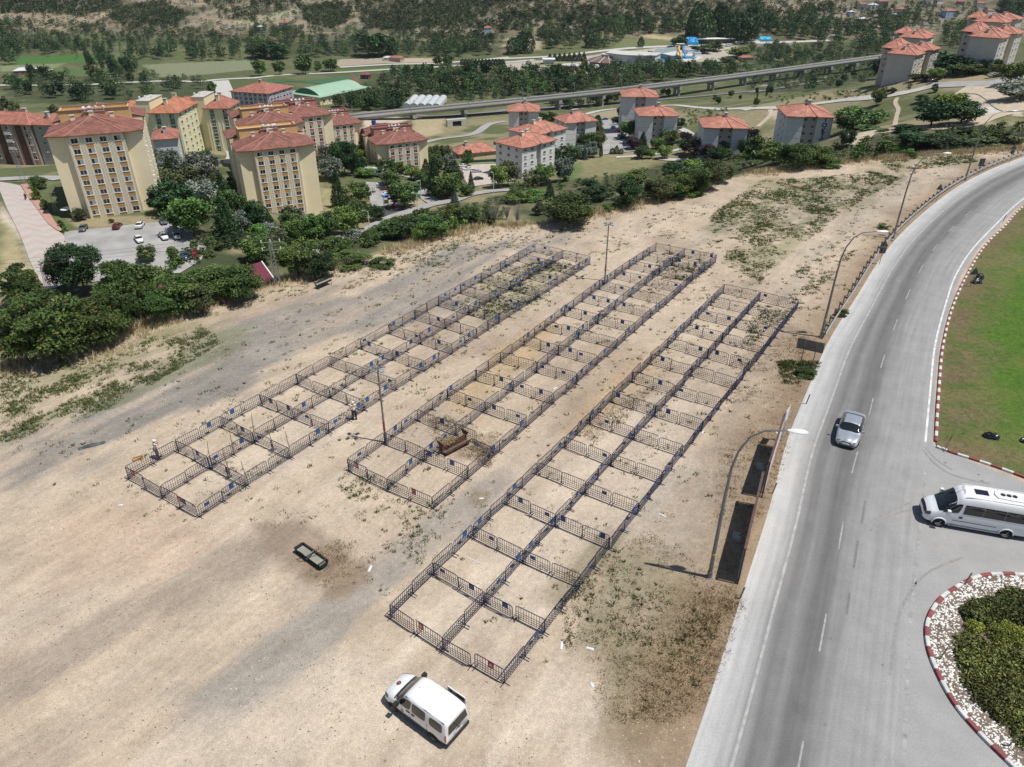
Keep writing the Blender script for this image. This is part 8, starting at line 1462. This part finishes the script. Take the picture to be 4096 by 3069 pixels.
# ================= people =================
skin=mat('skin',(.42,.24,.16),.6,var=.05); hairm=mat('dark_hair',(.02,.015,.012),.8)
def skinned(name,pts,edges,rad,mt,parent,sub=2):
    me=bpy.data.meshes.new(name); me.from_pydata(pts,edges,[]); me.materials.append(mt); o=link(bpy.data.objects.new(name,me),parent); o.modifiers.new('skin','SKIN'); sv=me.skin_vertices[0].data
    for i,r in enumerate(rad): sv[i].radius=(r if not hasattr(r,'__len__') else r[0], r if not hasattr(r,'__len__') else r[1]); sv[i].use_root=(i==0)
    s=o.modifiers.new('sub','SUBSURF'); s.levels=sub-1; s.render_levels=sub; o.modifiers['skin'].use_smooth_shade=True; return o
def person(label,loc,rz,shirt,trousers,arms,cap=True,lean=0,bend=0,shoes=None):
    r=empty('person',loc,rz,label,'person'); L_=lean
    hip_,wa,ch,nk,hd_=(0,0,.93),(L_*.3,0,1.12),(L_*.7,0,1.33),(L_,0,1.5),(L_*1.15+.02,0,1.63)
    (el,er),(wl,wr)=arms
    pts=[hip_,wa,ch,nk,hd_,(L_*1.15+.02,0,1.74),(L_*.8,.19,1.42),(L_*.8,-.19,1.42),el,er,wl,wr,(0,.1,.88),(0,-.1,.88),(.02+bend,.11,.48),(.02-bend*.3,-.11,.48),(-.03+bend*.6,.12,.09),(-.03-bend*.4,-.12,.09),(.14+bend*.6,.13,.04),(.14-bend*.4,-.13,.04)]
    ed=[(0,1),(1,2),(2,3),(3,4),(4,5),(2,6),(2,7),(6,8),(7,9),(8,10),(9,11),(0,12),(0,13),(12,14),(13,15),(14,16),(15,17),(16,18),(17,19)]
    rad=[(.13,.10),(.12,.09),(.14,.10),.055,.095,.08,.06,.06,.042,.042,.03,.03,.085,.085,.055,.055,.04,.04,.035,.035]
    skinned('body',pts,ed,rad,skin,r)
    # hands: palm with five fingers
    for k,(e_,w_) in enumerate(((el,wl),(er,wr))):
        d=(Vector(w_)-Vector(e_)).normalized(); a=d.cross(Vector((0,0,1))).normalized(); P_=[Vector(w_),Vector(w_)+d*.07]; ee=[(0,1)]; rr=[.026,.03]
        for f in range(4): b0=len(P_); P_+=[Vector(w_)+d*.09+a*(.028-.019*f),Vector(w_)+d*(.135+.01*(f in(1,2)))+a*(.03-.02*f)-Vector((0,0,.012)),Vector(w_)+d*(.16+.012*(f in(1,2)))+a*(.03-.02*f)-Vector((0,0,.03))]; ee+=[(1,b0),(b0,b0+1),(b0+1,b0+2)]; rr+=[.01,.009,.008]
        b0=len(P_); P_+=[Vector(w_)+d*.04+a*.04,Vector(w_)+d*.08+a*.06]; ee+=[(0,b0),(b0,b0+1)]; rr+=[.011,.009]; skinned('hand',[tuple(q) for q in P_],ee,rr,skin,r,1)
    sp=[hip_,wa,ch,(L_*.95,0,1.46),(L_*.8,.2,1.42),(L_*.8,-.2,1.42)]+[tuple(Vector((L_*.8,s*.2,1.42)).lerp(Vector(q),.7)) for s,q in ((1,el),(-1,er))]
    skinned('shirt',sp,[(0,1),(1,2),(2,3),(2,4),(2,5),(4,6),(5,7)],[(.16,.125),(.155,.12),(.175,.13),.075,.085,.085,.07,.07],shirt,r)
    tp=[(0,0,.95)]+[pts[i] for i in (12,13,14,15,16,17)]; skinned('trousers',tp,[(0,1),(0,2),(1,3),(2,4),(3,5),(4,6)],[(.15,.12),.105,.105,.08,.08,.065,.065],trousers,r)
    for i in (18,19): m=MB(); m.obox((pts[i][0]-.05,pts[i][1],.05),(.27,.1,.1)); m.obj('shoe',shoes or hairm,r)
    m=MB(); c=Vector(hd_)+Vector((.0,0,.05)); m.lathe([(.0,.115),(.06,.105),(.105,.05),(.115,-.01),(.112,-.03)],14,tuple(c))
    if cap: m.prism([(c.x+.06,c.y-.08),(c.x+.2,c.y-.05),(c.x+.21,c.y+.05),(c.x+.06,c.y+.08)],c.z-.012,c.z+.006); m.obj('cap',whitew,r,smooth=True)
    else: m.obj('hair',hairm,r,smooth=True)
    face=MB(); fc=Vector(hd_); face.obox((fc.x+.098,0,fc.z-.01),(.03,.025,.04)); face.obj('nose',skin,r); face=MB(); face.obox((fc.x+.09,.033,fc.z+.025),(.012,.022,.01)); face.obox((fc.x+.09,-.033,fc.z+.025),(.012,.022,.01)); face.obox((fc.x+.088,0,fc.z-.055),(.012,.045,.01)); face.obj('face_features',hairm,r); return r
wsh=mat('white_cotton',(.66,.65,.63),.9,var=.06); blk=mat('black_cloth',(.015,.015,.017),.9); gcl=mat('grey_trousers',(.12,.12,.14),.9,var=.1)
p=W4([(632,1836)])[0]; person('person in white cap and pale shirt raising one hand beside the wooden box',p,R(35),wsh,gcl,(((.12,.30,1.18),(.26,-.22,1.30)),((.28,.12,1.30),(.30,-.04,1.60))),True,.05,.12)
p=W4([(1420,1680)])[0]; person('person in white t-shirt and black trousers facing the barriers, seen from behind',p,R(110),wsh,blk,(((.12,.30,1.2),(.12,-.30,1.2)),((.36,.16,1.16),(.36,-.16,1.16))),True,.03)
p=at(*Q(Z6,1512,372)); person('tiny person in dark clothes walking along the tree shaded street',p+Vector((0,0,.35)),R(-80),blk,blk,(((0,.27,1.15),(0,-.27,1.15)),((.1,.28,.9),(-.05,-.28,.9))),False,.02,.1)
# motorcycle with rider
p=at(*Q(Z5,228,325)); r=empty('motorcycle',(p.x,p.y,p.z+.3),R(-70),'dark motorcycle going down the zigzag paved street','motorcycle')
for x in (-.65,.65): m=MB(); m.lathe([(.22,-.05),(.31,-.05),(.31,.05),(.22,.05)],16,(0,0,0),'Y'); m.obj('wheel',tyrem,r).location=(x,0,.31)
m=MB(); m.obox((0,0,.62),(.9,.22,.28)); m.tube([(.3,0,.8),(.65,0,.31)],.04,5); m.tube([(-.65,0,.31),(0,0,.5)],.04,5); m.obj('frame',blackplast,r); m=MB(); m.obox((-.3,0,.82),(.6,.25,.1)); m.obj('seat',blackplast,r); m=MB(); m.tube([(.3,-.35,1.05),(.35,0,1.0),(.3,.35,1.05)],.02,5); m.obj('handlebar',steel,r); m=MB(); m.obox((-.7,0,.95),(.4,.4,.3)); m.obj('top_box',mat('red_box',(.25,.03,.02),.5),r)
rd=empty('person',(p.x,p.y,p.z+.3),R(-70),'person in dark clothes riding the motorcycle down the zigzag paved street','person')
skinned('body',[(-.25,0,.92),(-.15,0,1.2),(-.05,0,1.4),(0,0,1.52),(.03,0,1.64),(.05,.2,1.36),(.05,-.2,1.36),(.25,.3,1.05),(.25,-.3,1.05),(.1,.2,.8),(.1,-.2,.8),(0,.2,.4),(0,-.2,.4)],[(0,1),(1,2),(2,3),(3,4),(2,5),(2,6),(5,7),(6,8),(0,9),(0,10),(9,11),(10,12)],[.16,.15,.16,.07,.12,.08,.08,.045,.045,.1,.1,.07,.07],blk,rd); m=MB(); m.lathe([(0,.15),(.1,.12),(.15,.03),(.14,-.08),(.05,-.14)],12,(.03,0,1.68)); m.obj('helmet',blackplast,rd,smooth=True)
# ================= things on the lot =================
green_s=mat('dark_green_steel',(.018,.035,.026),.45,metal=.2,var=.15,scale=3); rubber=mat('worn_conveyor',(.27,.26,.21),.8,var=.12,scale=2)
a,b=W4([(1180,2204),(1302,2292)]); d=(b-a); L_=2.6; mid=(a+b)/2+Vector((.05,.25,0)); r=empty('metal_trough',mid,math.atan2(d.y,d.x),'dark green half round trough with black hoses standing left of the white van','trough')
m=MB(); n=12
pr=[(.34*math.cos(t),.42-.34*math.sin(t)) for t in [math.pi*k/n for k in range(n+1)]]; pr2=[(a_*.93,.42+(z_-.42)*.93) for a_,z_ in pr]
V=[(x_,y_,z_) for x_ in (-L_/2,L_/2) for y_,z_ in pr+pr2[::-1]]; k=len(pr)*2; m.add(V,[(i,(i+1)%k,k+(i+1)%k,k+i) for i in range(k)]+[tuple(range(k)),tuple(range(k,2*k))]); m.obj('trough_shell',green_s,r)
m=MB(); m.box(-L_/2+.05,-.26,.22,L_/2-.05,.26,.26); m.obj('trough_floor',rubber,r)
for x_ in (-L_/2,L_/2): m=MB(); m.add([(x_,y_,z_) for y_,z_ in pr]+[(x_+.03*(1 if x_>0 else -1),y_,z_) for y_,z_ in pr],[tuple(range(n+1)),tuple(range(n+1,2*n+2))]+[(i,i+1,n+2+i,n+1+i) for i in range(n)]); m.obj('end_plate',green_s,r)
for x_ in (-L_/2+.15,0,L_/2-.15): m=MB(); m.tube([(x_,-.38,.46),(x_,.38,.46)],.035,5); m.obj('cross_bar',blackplast,r)
for x_ in (-L_/2+.12,L_/2-.12):
    for y_ in (-.3,.3): m=MB(); m.tube([(x_,y_,0),(x_,y_,.45)],.03,5); m.obj('leg',blackplast,r)
for i in range(26): m=MB(); x_=-L_/2+.1+i*(L_-.2)/25; m.tube([(x_,.36,.47),(x_,.40,.36),(x_,.36,.2)],.018,4); m.obj('hose_clip',green_s,r)
m=MB(); m.tube([(-.45,-.35,.3),(-.45,-.5,.75),(-.1,-.5,.75),(-.1,-.35,.3)],.03,5); m.obj('lifting_frame',blackplast,r); m=MB(); m.tube([(.15,-.3,.45),(.2,0,.62),(.3,.3,.5)],.03,5); m.mi=1; m.tube([(.05,-.4,.3),(.2,0,.7),(.1,.2,.65)],.02,5); m.obj('linkage_arm',[blackplast,rimm],r)
# second feeder
a,b=W4([(1268,1158),(1322,1135)]); d=(b-a); r=empty('feed_trough',(a+b)/2,math.atan2(d.y,d.x),'black metal feed trough on legs near the rim of the lot','trough'); L_=2.0
m=MB(); V=[(x_,y_,z_) for x_ in (-L_/2,L_/2) for y_,z_ in [(p_,q_+.25) for p_,q_ in pr+pr2[::-1]]]; m.add(V,[(i,(i+1)%k,k+(i+1)%k,k+i) for i in range(k)]+[tuple(range(k)),tuple(range(k,2*k))]); m.obj('trough_shell',blackplast,r); m=MB(); m.box(-L_/2+.05,-.27,.5,L_/2-.05,.27,.54); m.obj('trough_floor',rubber,r)
for x_ in (-L_/2+.1,L_/2-.1):
    for y_ in (-.32,.32): m=MB(); m.tube([(x_,y_,0),(x_,y_*.9,.7)],.03,5); m.obj('leg',blackplast,r)
# hay rack with hay in block C-D
a,b=W4([(1772,1818),(1866,1768)]); d=(b-a); L_=d.length*1.02; r=empty('hay_rack',(a+b)/2,math.atan2(d.y,d.x),'rusty brown V shaped hay rack inside block C-D','hay rack')
m=MB(); m.add([(-L_/2,-.45,.35),(L_/2,-.45,.35),(L_/2,0,.25),(-L_/2,0,.25)],[(0,1,2,3)]); 
for i in range(4): y0=-.45+i*.11; m.box(-L_/2,y0,.30-.02*i,L_/2,y0+.085,.34-.02*i)
m.obj('feed_board',mat('dark_boards',(.13,.10,.085),.9,var=.3,scale=5),r); m=MB(); m.box(-L_/2,-.5,.3,L_/2,-.46,.5); m.box(-L_/2,.0,.15,L_/2,.04,.8); m.obj('side_plank',rust,r)
for x_ in (-L_/2,L_/2):
    m=MB(); m.add([(x_-.03,-.25,1.05),(x_-.03,.65,1.05),(x_-.03,.2,.3),(x_+.03,-.25,1.05),(x_+.03,.65,1.05),(x_+.03,.2,.3)],[(0,1,2),(5,4,3),(0,3,4,1),(1,4,5,2),(2,5,3,0)]); m.tube([(x_,.2,.4),(x_,-.35,0)],.04,4); m.tube([(x_,.2,.4),(x_,.5,0)],.04,4); m.obj('end_frame',rust,r)
hay=[]; g2=np.random.default_rng(3); q=g2.normal(size=(2600,3))*np.array([.32,.16,.11]); q[:,0]=np.clip(q[:,0],-.75,.75)-.45*L_/2*.9; q[:,1]+=.2; q[:,2]=np.abs(q[:,2])+.75; V,Fq,Cc=leaves(q,.07,np.tile((.40,.31,.16),(len(q),1))*g2.uniform(.6,1.3,(len(q),1)),8,.15); hm=np_mesh('hay',V,Fq,leafm,False,{'Col':Cc}); hy=link(bpy.data.objects.new('hay',hm)); hy.location=r.location; hy.rotation_euler=r.rotation_euler; tag(hy,'loose heap of pale hay lying in the rusty rack','hay')
m=MB(); m.lathe([(.42,.3),(.44,.7),(.3,.95),(.0,1.0)],10); 
# wooden box, cloth, bags, litter
p=W4([(553,1838)])[0]; r=empty('wooden_box',p,R(32),'open shallow wooden box on the ground beside the person outside block E-F','box'); wb=mat('light_wood',(.48,.29,.11),.8,var=.15,scale=4); m=MB(); r.scale=(.7,.7,.7); m.box(-.5,-.28,0,.5,.28,.03); m.obj('bottom',wb,r)
for q_ in ((-.5,-.28,.5,-.25),(-.5,.25,.5,.28),(-.5,-.25,-.47,.25),(.47,-.25,.5,.25)): m=MB(); m.box(q_[0],q_[1],.03,q_[2],q_[3],.26); m.obj('side',wb,r)
def crumple(name,px,w,d_,h,mt,label,cat,rz=0,seed=1):
    g=random.Random(seed); n=9; p=W4([px])[0]; m=MB(); V=[]
    for i in range(n+1):
        for j in range(n+1):
            a_,b_=i/n*2-1,j/n*2-1; k_=max(0,1-(a_*a_+b_*b_)*.72); V.append((a_*w/2*(1+.12*g.uniform(-1,1)),b_*d_/2*(1+.12*g.uniform(-1,1)),h*k_**.6*(.75+.5*g.random())))
    m.add(V,[(i*(n+1)+j,i*(n+1)+j+1,(i+1)*(n+1)+j+1,(i+1)*(n+1)+j) for i in range(n) for j in range(n)]); o=m.obj(name,mt,smooth=True); o.location=(p.x,p.y,.01); o.rotation_euler=(0,0,rz); return tag(o,label,cat)
bagm=mat('black_bin_bag',(.012,.012,.014),.35,spec=.6,var=.2)
crumple('bin_bag',(3960,1757),1.15,.7,.5,bagm,'single black rubbish bag lying on the lawn near the kerb corner','bag',-.3,2).location.z=.12; crumple('bin_bag',(3905,1135),1.2,.8,.5,bagm,'larger black rubbish bag at the foot of the triangular sign','bag',.2,3).location.z=.1; crumple('bin_bag',(3917,1118),.9,.8,.6,bagm,'smaller black rubbish bag behind the larger one at the triangular sign','bag',.9,4).location.z=.1
crumple('bin_bag',(4095,1772),.8,.6,.4,bagm,'black rubbish bag cut by the right border of the lawn','bag',.5,6).location.z=.12
crumple('discarded_cloth',(368,1783),1.9,.42,.12,mat('grey_blue_cloth',(.07,.085,.095),.9,var=.5,scale=3),'crumpled grey blue cloth lying alone on the gravel','cloth',.50,5)
lw=mat('white_litter',(.65,.65,.64),.7,var=.05)
for i,(u,v,l) in enumerate(((483,2021,'white scrap of litter in front of block E-F'),(1862,2140,'tiny white scrap between blocks C-D and A-B'),(2246,2582,'crumpled white tissue beside the near right corner of block A-B'),(2368,2740,'white scrap among the weeds right of the van'),(2360,2595,'pale scrap on the weedy ground near block A-B'),(2637,1752,'white plastic strip hooked behind block A-B'),(2810,1730,'white strip of litter beside block A-B'),(3110,1735,'white scrap at the foot of the narrow board'),(2650,2062,'white scrap right of block A-B near the grass patch'),(1926,1995,'pink and white scrap inside block C-D'),(2220,1554,'white stone slab inside block C-D'),(1480,2275,'small white scrap near the green trough'))): crumple('litter_scrap',(u,v),.34+.1*(i%3),.16,.05,lw,l,'litter',i*.7,20+i)
straw=scatter_lot([(D2([(1020,1060),(1060,1062),(1050,1090),(1015,1088)]),260)],5,2,.1); tufts('straw_pile','small pile of yellow straw between blocks C-D and A-B',straw,np.full(len(straw),.06),10,np.tile((.36,.25,.09),(len(straw),1)),np.full(len(straw),.2),.1,6)
m=MB(); x_,y_=atz(1893,2240); m.obox((0,0,.012),(1.3,.05,.006)); o=m.obj('chalk_line',paint); o.location=(x_,y_,0); o.rotation_euler=(0,0,-.55); tag(o,kind='structure')
# ================= pylons, wires, small street lamps, flags, roof of the shelter =================
def pylon(px,vt,label,w=.9,rz=.3):
    p=at(*px); a,b,c=ray(px[0],vt); h=H+c/b*p.y-p.z; r=empty('lattice_pylon',p,rz,label,'pylon'); m=MB(); q=lambda k:w/2*(1-.6*k)
    for sx in (-1,1):
        for sy in (-1,1): m.tube([(sx*q(0),sy*q(0),0),(sx*q(1),sy*q(1),h)],.05,4)
    n=9
    for i in range(n):
        z0,z1=h*i/n,h*(i+1)/n
        for (ax,ay,bx,by) in ((-1,-1,1,-1),(1,-1,1,1),(1,1,-1,1),(-1,1,-1,-1)): m.tube([(ax*q(i/n),ay*q(i/n),z0),(bx*q((i+1)/n),by*q((i+1)/n),z1)],.03,3,False)
    m.obj('lattice',greym,r); m=MB(); [m.tube([(-1.1,0,h-z_),(1.1,0,h-z_)],.05,4) for z_ in (.1,1.0)]; m.obj('cross_arm',greym,r); m=MB(); [m.tube([(x_,0,h+.0-z_),(x_,0,h+.3-z_)],.07,5) for x_ in (-1,0,1) for z_ in (.1,1.0)]; m.obj('insulators',whitew,r); return p,h
pylon(Q(Z5,212,185),Q(Z1,0,1290)[1],'lattice pylon standing beside the street above the zigzag paving',1.3); pylon(Q(Z5,490,440),Q(Z5,0,265)[1],'lattice pylon at the right pavement before the nearest tall block',.9,.6); pylon(Q(Z5,420,1090),Q(Z5,0,905)[1],'lattice pylon at the lower end of the zigzag street',.9,.1)
pa,ha=pylon(Q(Z6,240,1160),Q(Z6,0,790)[1],'thin lattice pylon beside the dark red shelter roof',.6,.2)
def slamp(px,vt,label,dx=-1.6):
    p=at(*px); a,b,c=ray(px[0],vt); h=H+c/b*p.y-p.z; r=empty('small_street_lamp',p,0,label,'street lamp','small street lamps between the blocks'); m=MB(); m.tube([(0,0,0),(0,0,h-.3)],[.13,.09],6); m.tube([(0,0,h-.4),(dx*.6,0,h),(dx,0,h)],.04,5); m.obj('pole',lampw,r); m=MB(); m.obox((dx*1.15,0,h),(.8,.3,.16)); m.obj('lamp_head',whitep,r)
for a,vt,l,dx in (((1035,700),523,'pale street lamp at the lower left of the curved street',-1.3),((1453,582),372,'pale street lamp right of the playground',-1.2),((1775,360),275,'pale street lamp inside the street junction',-1.1),((2105,372),193,'pale straight lamp post at the path beside the grey corner block',-.6),((1480,435),265,'bare grey pole where the shaded street meets the bend',-.3)): slamp(Q(Z6,*a),Q(Z6,0,vt)[1],l,dx)
for a,vt,l,dx in (((955,1310),1238,'pale lamp at the lower end of the yard',-1.0),((1710,1140),1015,'pale lamp on the slope between grey blocks',-1.0),((1712,1360),1272,'pale lamp in front of the wide plum tree',-1.2),((975,1020),935,'pale lamp above the yard entrance',-1.2),((880,1010),860,'lamp pole under the viaduct road',-.6)): slamp(Q(Z3,*a),Q(Z3,0,vt)[1],l,dx)
for a,vt,l,dx in (((445,620),560,'pale lamp by the viaduct slope',-.8),((1565,610),505,'lamp between the two chained blocks',.8),((1935,560),480,'lamp before the large chained block',.8)): slamp(Q(Z4,*a),Q(Z4,0,vt)[1],l,dx)
m=MB(); q0=pa+Vector((0,0,ha)); 
for k_ in range(3): m.tube([q0+Vector((0,.3*k_,-.5*k_))+Vector((-75*t,-30*t+4,-8*t*(1-t)+6*t)) for t in [i/10 for i in range(11)]],.013,3,False)
tag(m.obj('overhead_wires',darkm),'three thin overhead wires crossing above the thicket','wires')
rm=mat('maroon_sheet_roof',(.16,.035,.05),.5,var=.12,scale=1)
def shed_roof(A_,label,zr):
    z=zr; pts=[Vector((*atz(*Q(*q),zr),0)) for q in A_];  o0=Vector((pts[0].x,pts[0].y,zr-3)); r=empty('shelter_roof',o0,0,label,'roof'); V=[(p.x-o0.x,p.y-o0.y,3+dz) for p,dz in zip(pts,(0,0,.8,.8))]; m=MB(); m.add(V+[(a,b,c-.12) for a,b,c in V],[(0,1,2,3),(7,6,5,4),(0,4,5,1),(1,5,6,2),(2,6,7,3),(3,7,4,0)]); m.obj('roof_sheet',rm,r)
    for a,b,c in V: m=MB(); m.tube([(a*.92,b*.92,-3.5),(a*.92,b*.92,c-.1)],.08,5); m.obj('post',steel,r)
    m=MB(); 
    for i in (1,): m.tube([V[1],V[2]],.1,4)
    m.obj('white_verge',whitep,r)
shed_roof([(Z6,30,1230),(Z6,255,1180),(Z6,110,1010),(Z6,-20,1050)],'dark red sheet roof of a shelter just below the lot edge',-5.0); shed_roof([(Z5,1390,1190),(Z5,1540,1150),(Z5,1500,1040),(Z5,1370,1085)],'small dark red roof among the trees right of the airy tree',-22.0)
for a,c_,l in ((Q(Z5,1690,900),(.5,.02,.03),'red flag with white crescent and star on a thin pole by the parking lot'),(Q(Z4,1960,560),(.5,.02,.03),'small red flag on a pole before the large chained block')):
    p=at(*a); r=empty('flag',p,0,l,'flag'); m=MB(); m.tube([(0,0,0),(0,0,4.6)],.05,5); m.obj('pole',greym,r); m=MB(); m.add([(0,0,2.4),(.9,.1,2.5),(1.0,.2,4.3),(0,0,4.4)],[(0,1,2,3)]); f_=m.obj('cloth',mat('red_flag',c_,.8),r); m=MB(); m.lathe([(0,-.02),(.22,-.02),(.22,.02),(0,.02)],14,(.4,0,3.5),'Y'); m.mi=1; m.lathe([(0,-.03),(.17,-.03),(.17,.03),(0,.03)],14,(.46,0,3.5),'Y'); m.obj('crescent',[whitep,MATS['red_flag']],f_)
p=at(*Q(Z5,600,470)); r=empty('parasol',(p.x,p.y,p.z),0,'white parasol shaped light at the left foot of the nearest tall block','parasol'); m=MB(); m.tube([(0,0,0),(0,0,2.6)],.05,5); m.obj('pole',steel,r); m=MB(); m.lathe([(1.8,2.4),(.1,3.0)],10); m.obj('canopy',whitew,r)
p=at(*Q(Z4,1435,1180)); r=empty('shack',p,R(10),'collapsing white sheeted shack among dark bushes below the dirt track','shack'); m=MB(); m.box(-3,-1.5,2.2,3,1.5,2.35); m.obj('roof',whitew,r); m=MB(); m.box(.5,-1.4,0,3,1.4,2.2); m.obj('wall',underm,r); m=MB(); [m.tube([(x_,y_,0),(x_,y_,2.2)],.08,5) for x_ in (-2.8,0) for y_ in (-1.3,1.3)]; m.obj('post',greym,r)
# ================= air =================
hz=MB(); hz.box(-2600,-280,-140,2600,2950,460); hzm=bpy.data.materials.new('haze'); hzm.use_nodes=True; t=hzm.node_tree; t.nodes.remove(t.nodes['Principled BSDF']); v_=t.nodes.new('ShaderNodeVolumePrincipled'); v_.inputs['Color'].default_value=(.82,.88,.95,1); v_.inputs['Density'].default_value=.00003; t.links.new(v_.outputs[0],t.nodes['Material Output'].inputs['Volume'])
tag(hz.obj('haze',hzm),kind='stuff')
